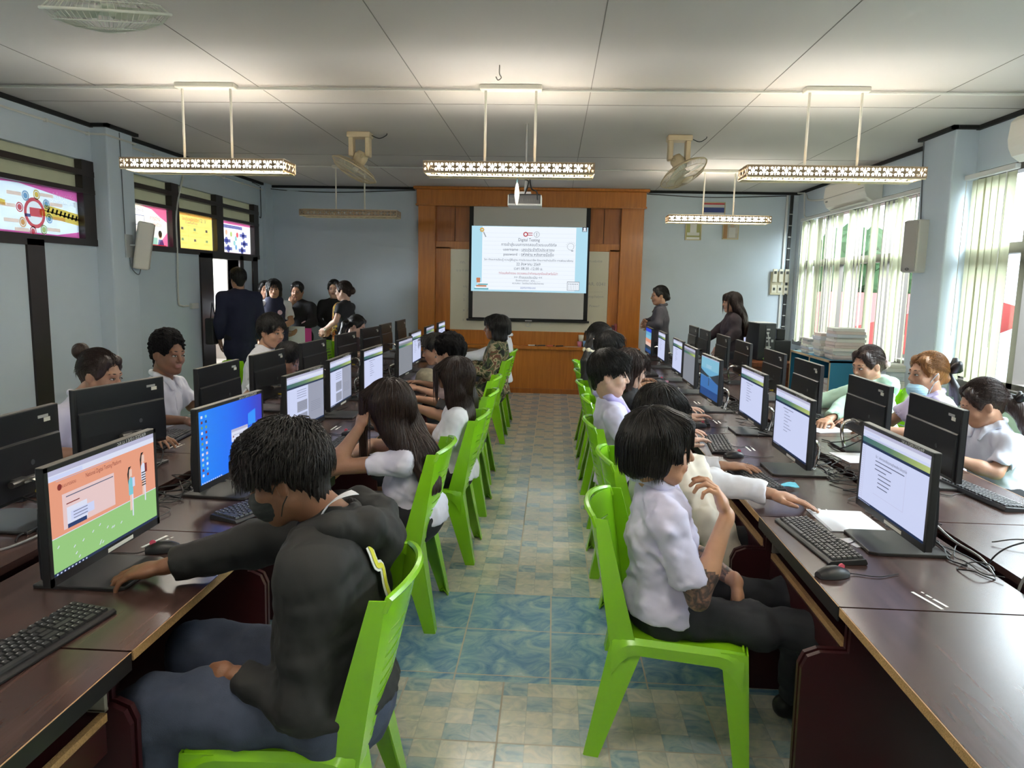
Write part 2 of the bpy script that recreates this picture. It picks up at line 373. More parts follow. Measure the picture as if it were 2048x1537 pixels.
# ================================================================= FRONT WALL AND FIXTURES
def wood_mat(name,c1,c2,rough=.3,axis=(14,14,1.1)):
    m,t,b=nt(name); N=t.nodes; L=t.links
    tc=N.new('ShaderNodeTexCoord'); mp=N.new('ShaderNodeMapping'); mp.inputs['Scale'].default_value=axis; L.new(tc.outputs['Object'],mp.inputs[0])
    n=N.new('ShaderNodeTexNoise'); n.inputs['Scale'].default_value=2.2; n.inputs['Detail'].default_value=8; n.inputs['Distortion'].default_value=.6; L.new(mp.outputs[0],n.inputs['Vector'])
    r=ramp(t,[(.3,c1),(.72,c2)]); L.new(n.outputs['Fac'],r.inputs[0]); L.new(r.outputs[0],b.inputs['Base Color']); b.inputs['Roughness'].default_value=rough
    return m
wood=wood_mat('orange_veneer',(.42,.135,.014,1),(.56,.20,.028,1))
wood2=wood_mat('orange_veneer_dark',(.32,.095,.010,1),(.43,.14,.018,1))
wr=empty('wood_panelling',(0,YF,0),0,'orange veneer wood surround with pilasters, header and low ledge on the front wall','wall panelling')
P=lambda: MB()
P().rbox(-2.0,-1.75,-.12,0,.70,2.72,.006).build('pilaster',wood,wr); P().rbox(.94,1.26,-.12,0,.70,2.72,.006).build('pilaster',wood,wr)
h=P(); h.rbox(-2.02,1.28,-.15,0,2.72,2.93,.006); h.rbox(-2.06,1.32,-.19,0,2.93,2.968,.006); h.box(-2.03,1.29,-.16,0,2.70,2.725); h.build('header',wood,wr)
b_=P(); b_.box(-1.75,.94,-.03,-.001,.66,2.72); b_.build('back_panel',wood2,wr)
g=P()
for x in (-1.47,.70): g.box(x-.004,x+.004,-.034,-.029,2.12,2.72,0)
g.box(-1.75,.94,-.034,-.029,2.115,2.125); g.build('panel_groove',M('groove',(.05,.015,.004),.7),wr)
f_=P(); f_.rbox(-1.75,-1.53,-.055,-.03,.74,2.12,.004); f_.rbox(.79,.94,-.055,-.03,.74,2.12,.004); f_.rbox(-1.75,.94,-.055,-.03,2.09,2.2,.004); f_.rbox(-1.75,.94,-.055,-.03,.70,.91,.004); f_.build('board_frame',wood,wr)
l_=P(); l_.rbox(-2.0,1.28,-.22,0,.655,.70,.008); l_.build('ledge',wood,wr)
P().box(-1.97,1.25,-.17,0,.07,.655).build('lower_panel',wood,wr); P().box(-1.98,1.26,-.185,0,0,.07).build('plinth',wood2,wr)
# whiteboard with faint handwriting
wb=empty('whiteboard',(0,YF-.035,0),0,'cream whiteboard with faint marker notes behind the pull-down screen','whiteboard')
P().box(-1.53,.79,-.012,0,.91,2.09).build('board',M('cream_whiteboard',(.68,.64,.49),.22,noise=.05,nscale=2),wb)
ink=M('faint_marker',(.38,.37,.33),.6); mk=P(); r_=random.Random(11)
Tw=lambda x,z,y=-.0135: Matrix.Translation((x,y,z))@Matrix.Rotation(PI/2,4,'X')
for x,z,s_,q in ((.60,1.62,'/SAR. 0341',.07),(.58,1.44,'no_yogchalyon',.05),(.60,1.95,'ก.๑๕๓๕๗',.05),(.60,1.3,'Power?',.05),(.58,1.05,'1 2 2 4',.045),(-1.35,1.9,'กก.',.06),(-1.3,1.55,'เมนู :',.045),(-1.32,1.42,'1.',.05),(-1.32,1.35,'2.',.05),(-1.3,1.2,'x  /',.06),(-1.3,1.06,'s  ๑',.06),(-1.35,1.78,'น ข ก สศ',.05)):
    add_text(mk,s_,q,Tw(x,z),0)
for k in range(5): mk.box(.52,.72,-.0136,-.0134,1.505-.0*k,1.507)
mk.build('marker_notes',ink,wb)
# pull-down screen
sr=empty('projector_screen',(0,10.775,0),0,'black edged pull-down projector screen hanging in front of the whiteboard','projector screen')
P().box(-1.19,.44,-.002,.002,1.09,2.74).build('screen_fabric',M('screen_cloth',(.62,.60,.56),.85),sr)
P().box(-1.25,-1.19,-.003,.003,1.09,2.74).box(.44,.50,-.003,.003,1.09,2.74).box(-1.25,.50,-.003,.003,1.075,1.10).build('black_border',M('black_cloth',(.008,.008,.008),.7),sr)
P().rbox(-1.28,.53,-.015,.015,1.05,1.08,.01).build('bottom_bar',M('black_bar',(.01,.01,.01),.35),sr)
P().tube(bez([(-.36,0,1.05),(-.40,-.01,1.0),(-.36,-.01,.98),(-.33,-.01,1.01),(-.36,0,1.05)],5),.004,6).box(-.41,-.31,-.018,-.014,1.058,1.074).build('pull_loop',M('grey_pull',(.5,.5,.48),.5),sr)
# slide as glowing quads on the cloth, standing in for the projector's light
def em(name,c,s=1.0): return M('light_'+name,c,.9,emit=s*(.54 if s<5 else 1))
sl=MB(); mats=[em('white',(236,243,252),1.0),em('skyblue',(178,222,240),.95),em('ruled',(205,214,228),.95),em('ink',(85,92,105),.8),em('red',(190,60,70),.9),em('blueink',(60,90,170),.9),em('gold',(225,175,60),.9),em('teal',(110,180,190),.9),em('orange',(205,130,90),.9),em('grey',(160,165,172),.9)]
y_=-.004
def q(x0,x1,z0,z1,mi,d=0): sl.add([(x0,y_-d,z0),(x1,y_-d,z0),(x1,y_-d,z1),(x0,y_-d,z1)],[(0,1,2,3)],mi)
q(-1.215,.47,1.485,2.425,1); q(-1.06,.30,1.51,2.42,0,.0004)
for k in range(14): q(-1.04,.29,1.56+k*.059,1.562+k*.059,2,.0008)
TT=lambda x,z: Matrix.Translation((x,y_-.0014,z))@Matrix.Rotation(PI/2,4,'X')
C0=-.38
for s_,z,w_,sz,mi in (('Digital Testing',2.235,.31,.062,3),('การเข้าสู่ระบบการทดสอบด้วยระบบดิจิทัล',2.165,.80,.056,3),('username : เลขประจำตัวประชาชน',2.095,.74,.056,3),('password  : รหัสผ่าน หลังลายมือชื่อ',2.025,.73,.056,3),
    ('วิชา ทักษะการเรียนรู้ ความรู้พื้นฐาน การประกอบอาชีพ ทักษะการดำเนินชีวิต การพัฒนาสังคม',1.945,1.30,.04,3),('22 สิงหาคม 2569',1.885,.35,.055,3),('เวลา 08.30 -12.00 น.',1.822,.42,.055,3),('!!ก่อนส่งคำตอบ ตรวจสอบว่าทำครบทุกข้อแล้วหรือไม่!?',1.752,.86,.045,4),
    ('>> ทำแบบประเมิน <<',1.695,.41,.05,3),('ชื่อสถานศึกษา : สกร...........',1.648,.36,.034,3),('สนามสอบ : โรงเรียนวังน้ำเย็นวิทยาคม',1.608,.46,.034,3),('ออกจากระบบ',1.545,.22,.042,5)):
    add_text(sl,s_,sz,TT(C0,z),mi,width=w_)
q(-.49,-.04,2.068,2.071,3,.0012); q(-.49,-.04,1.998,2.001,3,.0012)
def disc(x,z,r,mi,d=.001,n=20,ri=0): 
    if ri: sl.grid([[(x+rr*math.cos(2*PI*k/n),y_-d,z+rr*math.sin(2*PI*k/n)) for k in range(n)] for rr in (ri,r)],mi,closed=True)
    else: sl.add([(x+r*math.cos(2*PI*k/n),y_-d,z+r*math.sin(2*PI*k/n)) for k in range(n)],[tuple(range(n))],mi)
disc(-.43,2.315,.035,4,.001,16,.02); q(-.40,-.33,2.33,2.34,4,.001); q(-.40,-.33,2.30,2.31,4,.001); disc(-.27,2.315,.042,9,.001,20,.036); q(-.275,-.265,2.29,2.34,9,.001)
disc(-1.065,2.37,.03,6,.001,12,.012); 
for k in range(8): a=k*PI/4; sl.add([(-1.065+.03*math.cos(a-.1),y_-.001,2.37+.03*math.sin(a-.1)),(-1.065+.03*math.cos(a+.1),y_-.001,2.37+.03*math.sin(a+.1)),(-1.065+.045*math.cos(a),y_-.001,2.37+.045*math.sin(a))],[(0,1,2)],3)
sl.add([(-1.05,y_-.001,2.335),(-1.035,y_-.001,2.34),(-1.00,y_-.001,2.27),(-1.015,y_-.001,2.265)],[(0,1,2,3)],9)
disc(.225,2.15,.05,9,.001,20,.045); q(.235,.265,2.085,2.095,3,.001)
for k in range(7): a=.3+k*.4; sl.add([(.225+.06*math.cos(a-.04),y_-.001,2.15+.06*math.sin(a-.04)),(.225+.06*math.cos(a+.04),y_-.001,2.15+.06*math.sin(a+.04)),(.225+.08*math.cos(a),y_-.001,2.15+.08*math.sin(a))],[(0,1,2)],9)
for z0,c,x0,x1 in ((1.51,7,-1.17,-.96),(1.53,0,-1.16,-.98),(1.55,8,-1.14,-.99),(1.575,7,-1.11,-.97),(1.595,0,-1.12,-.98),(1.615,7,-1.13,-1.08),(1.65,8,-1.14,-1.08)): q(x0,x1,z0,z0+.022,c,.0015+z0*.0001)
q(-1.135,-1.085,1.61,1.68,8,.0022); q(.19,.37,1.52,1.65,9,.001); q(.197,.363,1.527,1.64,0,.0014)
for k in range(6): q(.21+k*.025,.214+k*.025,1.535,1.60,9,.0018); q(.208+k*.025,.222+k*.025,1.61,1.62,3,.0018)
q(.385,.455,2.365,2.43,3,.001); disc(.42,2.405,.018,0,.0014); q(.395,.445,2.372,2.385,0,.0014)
so=sl.build('glowing_slide',mats,sr)
# small things on the ledge
def ledge(name,label,cat,group=None): return empty(name,(0,0,0),0,label,cat,group)
zl=.70
for i,(x,c,l) in enumerate(((-1.45,(.03,.03,.03),'black marker lying at the left end of the ledge'),(-1.33,(.5,.5,.48),'grey whiteboard marker lying beside the black one at the left'),(-.75,(.02,.02,.02),'black marker lying on the ledge below the left edge of the screen'),(-.30,(.7,.68,.62),'white marker lying on the middle of the ledge'),(-.17,(.02,.02,.02),'black marker lying right of the white marker'),(-.03,(.55,.12,.08),'red marker lying on the ledge under the screen'),(.10,(.015,.015,.015),'black marker nearest the wooden ruler'))):
    o=empty('marker',(x,YF-.15,zl+.009),.1*i,l,'marker','markers on the wooden ledge')
    MB().tube([(-.055,0,0),(.045,0,0)],.009,8).build('barrel',M('mk%d'%i,c,.4),o); MB().tube([(.045,0,0),(.07,0,0)],.0095,8).build('cap',M('mkcap',(.02,.02,.02),.4),o)
tag(MB().rbox(.18,.40,YF-.19,YF-.16,zl,zl+.006,.002).build('ruler',M('pale_ruler',(.6,.55,.45),.5)),'pale ruler lying on the ledge right of the markers','ruler')
bk=empty('basket',(.50,YF-.12,zl),0,'translucent plastic basket stacked with coloured craft cups on the ledge','basket')
cols=[(.75,.25,.35),(.25,.45,.75),(.1,.55,.4),(.8,.75,.6),(.6,.35,.65)]
for i,(x,y,z,w_,h_) in enumerate(((-.10,0,0,.07,.08),(-.02,0,0,.07,.09),(.05,0,0,.06,.09),(-.08,0,.085,.08,.09),(.03,0,.095,.08,.10))):
    MB().lathe([(0,z),(w_/2*.8,z),(w_/2,z+h_),(w_/2*.9,z+h_),(w_/2*.7,z+.01)],14,c=(x,y,0)).build('cup',M('cup%d'%i,cols[i],.4),bk,smooth=True)
sb=empty('spray_bottle',(.77,YF-.11,zl),0,'green tinted spray bottle with black trigger on the ledge by the right pilaster','spray bottle')
MB().lathe([(0,0),(.035,0),(.036,.16),(.03,.19),(.013,.22),(.013,.24)],16).build('bottle',M('pale_green_plastic',(.42,.52,.40),.3),sb,smooth=True)
MB().rbox(-.045,.02,-.012,.012,.24,.27,.006).rbox(-.04,-.03,-.006,.006,.20,.25,.003).lathe([(.016,.22),(.016,.245),(0,.245)],12).build('trigger_head',M('black_plastic',(.012,.012,.013),.35),sb)
for i,(x,h_,c) in enumerate(((.825,.30,(.25,.03,.03)),(.862,.33,(.12,.02,.03)),(.899,.35,(.3,.05,.05)))):
    o=tag(MB().rbox(x,x+.030,YF-.20,YF-.06,zl,zl+h_,.003).build('binder',M('binder%d'%i,c,.45)),('short dark red binder','middle maroon binder','tallest red binder')[i]+' standing on the ledge against the right pilaster','binder','binders on the ledge')
# projector
pj=empty('projector',(-.27,6.5,2.27),0,'dark ceiling projector with white trim hanging below the middle lamp','projector')
MB().rbox(-.14,.14,-.13,.13,.005,.10,.012).build('body',M('projector_black',(.02,.02,.022),.35),pj); MB().rbox(-.145,.145,-.135,.135,0,.02,.01).rbox(-.145,-.135,-.135,.1,0,.09,.004).rbox(.135,.145,-.135,.1,0,.09,.004).build('white_trim',M('white_abs',(.75,.75,.74),.4),pj)
v=MB(); 
for k in range(7): v.box(-.02+k*.02,-.014+k*.02,-.132,-.128,.035,.06)
add_text(v,'Vivitek',.03,Matrix.Translation((-.09,-.1325,.06))@Matrix.Rotation(PI/2,4,'X')); v.build('vent',M('vent_grey',(.07,.07,.07),.5),pj)
MB().lathe([(0,0),(.035,0),(.035,-.02),(0,-.02)],16,T=Matrix.Translation((-.02,.13,.055))@Matrix.Rotation(PI/2,4,'X')).build('lens',M('lens_black',(.01,.01,.01),.1),pj,smooth=True)
MB().tube([(0,0,.10),(0,0,.70)],.012,10).rbox(-.05,.05,-.05,.05,.10,.13,.004).build('mount_pole',M('grey_metal',(.4,.4,.4),.4,metal=.6),pj)
MB().tube(bez([(.0,-.1,.10),(.03,-.12,.2),(-.01,-.05,.24),(.02,-.02,.35),(.05,-.08,.16),(.1,-.13,.12),(.11,-.13,.05)],6),.006,6).build('cable',bc,pj)
tk=empty('cloth_tie',(-.285,5.39,1.60),0,'white cloth strip hanging on a blue cord from the middle lamp','cloth strip')
MB().tube([(0,0,.79),(.0,0,.72)],.004,6).build('cord',M('blue_cord',(.2,.45,.6),.6),tk)
MB().grid([[(w_*math.cos(a),.012*math.sin(a),z) for a in [k*2*PI/8 for k in range(8)]] for w_,z in ((.004,.73),(.009,.72),(.016,.68),(.018,.64),(.010,.59),(.002,.575))],closed=True).build('cloth',M('offwhite_cloth',(.7,.68,.62),.9),tk,smooth=True)
# ceiling hook
tag(MB().tube(bez([(0,0,0),(0,0,-.05),(.012,0,-.075),(-.008,0,-.09),(-.022,0,-.07)],6),.0035,6).build('ceiling_hook',M('hook_metal',(.2,.18,.16),.5)),'small metal hook in the ceiling before the middle lamp','hook').location=(-.38,4.8,ZC)
# ---- hanging lamps
brass=M('tan_perforated_metal',(.36,.25,.15),.45,metal=.2); brassin=M('cream_reflector',(.80,.70,.48),.5); wht=M('cream_white_metal',(.72,.69,.60),.4)
tubeon=em('tube_white',(255,250,240),38.0); tubeoff=M('tube_off',(.6,.6,.58),.3)
def star(cx,cz,r,ri,n=5,rot=PI/2): return [(cx+(r if k%2==0 else ri)*math.cos(rot+k*PI/n),cz+(r if k%2==0 else ri)*math.sin(rot+k*PI/n)) for k in range(2*n)]
def plate_mesh(L_,h_,ends=False):
    cu=bpy.data.curves.new('p','CURVE'); cu.dimensions='2D'; cu.fill_mode='BOTH'; cu.extrude=.0006
    def sp(pts):
        s=cu.splines.new('POLY'); s.points.add(len(pts)-1); s.use_cyclic_u=True
        for i,p in enumerate(pts): s.points[i].co=(p[0],p[1],0,1)
    sp([(-L_/2,0),(L_/2,0),(L_/2,h_),(-L_/2,h_)])
    n=max(1,round(L_/.0735))
    for k in range(n):
        c=-L_/2+L_*(k+.5)/n; z=h_/2
        sp([(c,z+.030),(c-.004,z+.014),(c-.012,z),(c-.004,z-.014),(c,z-.030),(c+.004,z-.014),(c+.012,z),(c+.004,z+.014)])
        for dx,dz in ((-.021,.017),(.021,.017),(-.021,-.017),(.021,-.017)): sp(star(c+dx,z+dz,.012,.0065))
    o=bpy.data.objects.new('p',cu); COL.objects.link(o); bpy.context.view_layer.update()
    me=bpy.data.meshes.new_from_object(o.evaluated_get(bpy.context.evaluated_depsgraph_get()))
    vs=[tuple(v.co) for v in me.vertices]; fs=[tuple(p.vertices) for p in me.polygons]; bpy.data.objects.remove(o); bpy.data.curves.remove(cu); bpy.data.meshes.remove(me); return vs,fs
PL=plate_mesh(1.18,.075); PE=plate_mesh(.23,.075)
def lamp(x,y,label,on=True):
    e=empty('hanging_lamp',(x,y,2.365),0,label,'hanging lamp','perforated hanging fluorescent lamps')
    RX=Matrix.Rotation(PI/2,4,'X')
    for s_ in (-1,1):
        m_=MB(); T=Matrix.Translation((0,s_*.125,0))@RX; m_.add([tuple(T@Vector(v)) for v in PL[0]],PL[1]); m_.build('perforated_side',brass,e)
        m_=MB(); T=Matrix.Translation((s_*.59,0,0))@Matrix.Rotation(PI/2,4,'Z')@RX; m_.add([tuple(T@Vector(v)) for v in PE[0]],PE[1]); m_.build('perforated_end',brass,e)
    m_=MB()
    for k in range(17):
        xx=-.57+k*.0712; m_.add([(xx-.012,-.12,.0),(xx+.012,.12,.0),(xx+.012,.12,.012),(xx-.012,-.12,.012)],[(0,1,2,3)])
    m_.box(-.585,.585,-.124,-.119,-.008,.004); m_.box(-.585,.585,.119,.124,-.008,.004); m_.box(-.585,.585,.03,.122,-.004,-.002); 
    m_.build('louvre',brassin,e)
    m_=MB().rbox(-.58,.58,-.06,.06,.062,.088,.008); m_.build('batten',wht,e)
    for s_ in (-1,1): MB().tube([(-.53,s_*.06,.04),(.53,s_*.06,.04)],.019,10).build('fluorescent_tube',tubeon if on else tubeoff,e)
    for s_ in (-1,1): MB().tube([(s_*.175,0,.08),(s_*.175,0,ZC-2.365-.02)],.009,8).build('rod',wht,e)
    MB().rbox(-.215,.215,-.045,.045,ZC-2.365-.035,ZC-2.365,.008).build('ceiling_rose',wht,e)
    return e
lamp(-2.50,5.28,'lit perforated lamp nearest the left wall windows'); lamp(-.335,5.28,'lit perforated lamp in the middle of the ceiling, before the projector'); lamp(1.87,5.28,'lit perforated lamp nearest the air conditioner')
lamp(-2.48,8.9,'unlit perforated lamp in front of the left front wall',False); lamp(1.90,8.9,'lit far perforated lamp above the two framed portraits')
for x,w_ in ((-2.5,'on the left'),(-.335,'in the middle'),(1.87,'on the right')): lamp(x,1.55,'lit perforated lamp above the nearest desks, '+w_)
lamp(-.335,-1.2,'lit perforated lamp at the very back of the room')
# ---- orbit fans
beige=M('aged_beige_plastic',(.58,.47,.30),.45); whf=M('white_fan_plastic',(.66,.68,.60),.4)
def fan(x,y,tilt,az,label,mat,s=1.0):
    e=empty('ceiling_fan',(x,y,ZC),0,label,'ceiling fan','orbit ceiling fans')
    b=MB(); b.rbox(-.11,.11,-.07,.07,-.05,0,.01); b.rbox(-.10,-.055,-.05,.05,-.22,-.04,.012); b.rbox(.055,.10,-.05,.05,-.22,-.04,.012); b.build('bracket',mat,e)
    T=Matrix.Translation((0,0,-.235))@Matrix.Rotation(az,4,'Z')@Matrix.Rotation(tilt,4,'X')
    mm=MB(); mm.lathe([(0,.07),(.05,.06),(.065,.02),(.06,-.04),(.03,-.07),(0,-.07)],16,T=T); mm.tube([tuple(T@Vector((-.09,0,.02))),tuple(T@Vector((.09,0,.02)))],.014,8); mm.build('motor',mat,e,smooth=True)
    bl=MB()
    for k in range(3):
        rows=[]
        for i in range(7):
            t=i/6; r=.035+.155*t; wd=.035+.075*math.sin(min(1,t*1.25)*PI*.55)
            rows.append([tuple(T@Matrix.Rotation(k*2*PI/3+u*wd/max(r,.05)*.9,4,'Z')@Vector((r,0,-.12+u*.022))) for u in (-1,-.5,0,.5,1)])
        bl.grid(rows)
    bl.lathe([(0,-.09),(.03,-.09),(.035,-.13),(0,-.135)],12,T=T); bl.build('blades',M('fan_blade_'+mat.name,(.62,.60,.50) if mat is beige else (.60,.66,.56),.3),e,smooth=True)
    cg=MB(); prof=[(.055,-.05),(.12,-.06),(.19,-.085),(.225,-.115),(.19,-.15),(.12,-.175),(.05,-.185)]
    for k in range(64):
        a=2*PI*k/64; cg.tube([tuple(T@Vector((r*math.cos(a),r*math.sin(a),z))) for r,z in prof],.0012*s,3,caps=False)
    for r,z,tk_ in ((.225,-.115,.006),(.19,-.085,.0022),(.12,-.175,.0022),(.19,-.15,.0022),(.055,-.05,.004)):
        cg.tube([tuple(T@Vector((r*math.cos(2*PI*k/36),r*math.sin(2*PI*k/36),z))) for k in range(36)],tk_,6,closed=True)
    cg.build('cage',mat,e,smooth=True)
    MB().lathe([(0,-.193),(.05,-.19),(.058,-.183),(0,-.18)],20,T=T).build('hub_cap',mat,e,smooth=True)
    MB().tube(bez([(.1,0,-.02),(.18,.0,-.05),(.24,.02,-.02),(.25,.02,0)],5),.004,5).build('fan_wire',bc,e)
    return e
fan(-1.84,6.95,.50,PI/2+.35,'beige orbit fan hanging on the left, aimed to the right',beige)
fan(1.10,6.95,.55,-PI/2-.6,'beige orbit fan hanging on the right of the projector',beige)
fan(-1.745,2.86,.30,.15,'white orbit fan at the top left, nearest the camera',whf)
# ---- wall speakers
spk=M('grey_speaker_cloth',(.36,.34,.31),.8,bump=.3,bscale=400); spw=M('cream_speaker_case',(.60,.58,.52),.45)
def speaker(loc,rz,rx,label):
    e=empty('wall_speaker',loc,rz,label,'speaker'); e.rotation_euler=(rx,0,rz)
    MB().rbox(-.085,.085,0,.14,-.23,.23,.015).build('case',spw,e); 
    g=MB(); g.rbox(-.078,.078,.138,.15,-.22,.22,.006); g.build('grille',spk,e)
    g=MB(); g.tube([(.02*math.cos(k*PI/8),.152,-.20+.009*math.sin(k*PI/8)) for k in range(16)],.003,5,closed=True); g.build('badge',M('badge_black',(.02,.02,.02),.4),e)
    return e
speaker((3.27,6.80,2.01),PI/2+.30,.0,'grey column speaker on the right wall pillar')
speaker((-4.09,7.02,1.91),-1.0,-.16,'tilted grey column speaker on the left wall pillar')
t=MB(); t.rbox(-4.10,-4.085,6.86,6.98,1.78,2.0,.004); t.tube([(-4.09,6.93,1.9),(-4.02,7.0,1.9)],.01,8); tag(t.build('speaker_bracket',M('galvanised',(.45,.47,.48),.4,metal=.6)),'galvanised bracket plate behind the tilted speaker on the left pillar','bracket')
t=MB(); t.tube([(-4.09,6.85,2.93),(-4.09,6.86,2.0)],.004,6); t.tube(bez([(-4.09,6.92,1.8),(-4.08,6.93,1.68),(-4.04,6.97,1.62),(-4.02,6.99,1.7)],6),.005,6); tag(t.build('speaker_wire',M('dark_wire',(.08,.09,.1),.5)),'thin dark speaker wire down the left wall pillar','wire')
t=MB(); t.tube([(3.25,6.93,2.94),(3.25,6.85,2.24)],.005,6); tag(t.build('speaker_wire',M('dark_wire',(.08,.09,.1),.5)),'thin speaker wire down the right wall pillar','wire')
# ---- air conditioner
ac=empty('air_conditioner',(XR,8.75,2.58),0,'white wall air conditioner above the far right window','air conditioner')
acm=M('ac_white',(.72,.70,.64),.35)
prof=[(0,0),(-.10,-.02),(-.16,.02),(-.19,.08),(-.20,.14),(-.19,.26),(-.15,.30),(0,.30)]
MB().prism(prof,'y',-.60,.58).build('body',acm,ac,bevel=.006)
MB().box(-.203,-.196,-.58,.56,.115,.122).build('seam',M('ac_seam',(.35,.34,.31),.5),ac)
MB().box(-.15,-.06,-.50,.46,-.022,-.012).build('louver',M('ac_louver',(.55,.54,.50),.4),ac)
MB().box(-.2015,-.198,-.50,-.44,.16,.24).build('label_sticker',M('yellow_label',(.65,.55,.12),.5),ac); MB().box(-.2015,-.198,.44,.50,.07,.09).build('logo_badge',M('grey_logo',(.25,.25,.25),.5),ac)
t=MB(); t.tube(bez([(3.42,9.35,2.72),(3.42,10.3,2.80),(3.42,10.5,2.9)],5),.012,8); t.tube([(3.42,10.3,2.5),(3.40,10.45,2.62),(3.40,10.5,2.92),(3.4,10.78,2.95)],.011,8); tag(t.build('ac_pipe',wp),'white pipe bends beside the air conditioner in the right front corner','pipe')
a2=empty('air_conditioner',(XR,5.0,2.58),0,'white wall air conditioner at the right edge of the photo','air conditioner')
MB().prism(prof,'y',-.60,.68).build('body',acm,a2,bevel=.006)
# ---- trunking and switch boards on the front wall
t=MB(); t.rbox(3.27,3.30,YF-.03,YF,.7,2.93,.004); tag(t.build('white_trunking',wp),'white vertical cable trunking in the right front corner','trunking')
t=MB(); t.rbox(3.33,3.37,YF-.03,YF,.6,2.93,.004)
tag(t.build('black_cable_bundle',bc),'black vertical cable bundle clipped beside the white trunking','cable')
t=MB()
for z in np.arange(.9,2.8,.16): t.box(3.325,3.375,YF-.034,YF-.028,z,z+.012)
tag(t.build('cable_clips',wp),'white clips holding the black cable bundle','cable clips')
sb=empty('switch_board',(3.26,YF,1.52),0,'cream electrical board with three breakers above three sockets','switch board')
MB().rbox(-.135,.125,-.03,0,0,.33,.008).build('board',M('cream_board',(.62,.57,.40),.5),sb)
for k in range(3):
    x=-.085+k*.085; b=MB(); b.rbox(x-.03,x+.03,-.065,-.03,.18,.37,.006); o=b.build('breaker',M('cream_breaker',(.68,.64,.50),.4),sb)
    MB().box(x-.018,x+.018,-.068,-.064,.30,.34).build('breaker_window',M('dark_slot',(.05,.05,.04),.4),o)
    b=MB(); b.rbox(x-.035,x+.035,-.042,-.03,.03,.14,.004); o=b.build('socket',M('cream_breaker',(.68,.64,.50),.4),sb)
    MB().box(x-.015,x+.015,-.045,-.041,.065,.105).build('switch',M('dark_slot',(.05,.05,.04),.4),o)
# ---- pictures
def frame_pic(x0,x1,z0,z1,label,stripes):
    e=empty('picture_frame',((x0+x1)/2,YF,(z0+z1)/2),0,label,'picture'); w_=(x1-x0)/2; h_=(z1-z0)/2
    b=MB(); 
    for a in ((-w_,-w_+.012,-h_,h_),(w_-.012,w_,-h_,h_),(-w_,w_,-h_,-h_+.012),(-w_,w_,h_-.012,h_)): b.box(a[0],a[1],-.02,0,a[2],a[3])
    b.build('frame',M('gilt_frame',(.55,.47,.28),.4),e)
    b=MB(); ms=[]
    for i,(u0,u1,v0,v1,c) in enumerate(stripes): b.box(-w_+2*w_*u0,-w_+2*w_*u1,-.012-.0008*i,-.004,-h_+2*h_*v0,-h_+2*h_*v1,i); ms.append(M('pic_%s_%d'%(label[:5],i),c,.6))
    b.build('picture',ms,e); return e
frame_pic(2.10,2.42,2.60,2.82,'striped red white and blue flag picture high above the far lamp',((0,1,0,1,(.55,.55,.55)),(0,1,.84,1,(.45,.05,.06)),(0,1,.34,.66,(.03,.05,.2)),(0,1,0,.16,(.45,.05,.06))))
frame_pic(1.87,2.10,2.28,2.58,'olive framed portrait of a white seated figure, left of the pair',((0,1,0,1,(.36,.36,.14)),(.3,.7,.35,.8,(.7,.7,.66)),(.4,.6,.75,.92,(.6,.5,.42)),(.12,.88,.22,.36,(.66,.66,.6)),(.1,.9,.02,.14,(.75,.75,.7))))
frame_pic(2.40,2.63,2.30,2.58,'framed painted portrait with orange drapes, right of the pair',((0,1,0,1,(.45,.42,.38)),(0,.3,.0,1,(.40,.22,.10)),(.4,.8,.1,.6,(.62,.60,.58)),(.48,.7,.6,.86,(.5,.36,.28)),(.8,1,.3,.8,(.55,.5,.45))))
# ================================================================= POSTERS on the transom windows
def pm(n,c):
    k=.0 if n in('black','white') else .28; c=tuple(int(x+(250-x)*k) for x in c); return M('poster_'+n,c,.6,trans=.85)
pmats=[pm('grey',(150,150,165)),pm('pink',(235,60,150)),pm('white',(250,245,240)),pm('red',(225,50,60)),pm('yellow',(240,190,40)),pm('green',(170,200,90)),pm('blue',(90,150,200)),pm('peach',(250,205,175)),pm('black',(40,40,40)),pm('amber',(245,175,50)),pm('magenta',(240,80,160)),pm('navy',(70,80,160)),pm('teal',(120,190,190)),pm('orange',(240,150,60)),pm('skin',(235,170,130)),pm('lpink',(250,215,215))]
def poster(y0,y1,z0,z1,label):
    e=MB(); e._o=(y0,y1,z0,z1); e._l=label; return e
def pq(e,u0,u1,v0,v1,mi,d=0):
    y0,y1,z0,z1=e._o; X=XL-.048+.0005*d; Y=lambda u:y0+(y1-y0)*u; Z=lambda v:z0+(z1-z0)*v
    e.add([(X,Y(u0),Z(v0)),(X,Y(u1),Z(v0)),(X,Y(u1),Z(v1)),(X,Y(u0),Z(v1))],[(0,1,2,3)],mi)
def pd(e,u,v,r,mi,d=1,ri=0,n=24):
    y0,y1,z0,z1=e._o; X=XL-.048+.0005*d; cy=y0+(y1-y0)*u; cz=z0+(z1-z0)*v
    if ri: e.grid([[(X,cy+rr*math.cos(2*PI*k/n),cz+rr*math.sin(2*PI*k/n)) for k in range(n)] for rr in (ri,r)],mi,closed=True)
    else: e.add([(X,cy+r*math.cos(2*PI*k/n),cz+r*math.sin(2*PI*k/n)) for k in range(n)],[tuple(range(n))],mi)
def pp(e,pts,mi,d=1):
    y0,y1,z0,z1=e._o; X=XL-.048+.0005*d
    e.add([(X,y0+(y1-y0)*u,z0+(z1-z0)*v) for u,v in pts],[tuple(range(len(pts)))],mi)
def pt(e,s,u,v,h,mi,w=None,d=3):
    y0,y1,z0,z1=e._o; X=XL-.048+.0005*d
    T=Matrix(((0,0,1,X),(1,0,0,y0+(y1-y0)*u),(0,1,0,z0+(z1-z0)*v),(0,0,0,1)))
    add_text(e,s,h,T,mi,width=w)
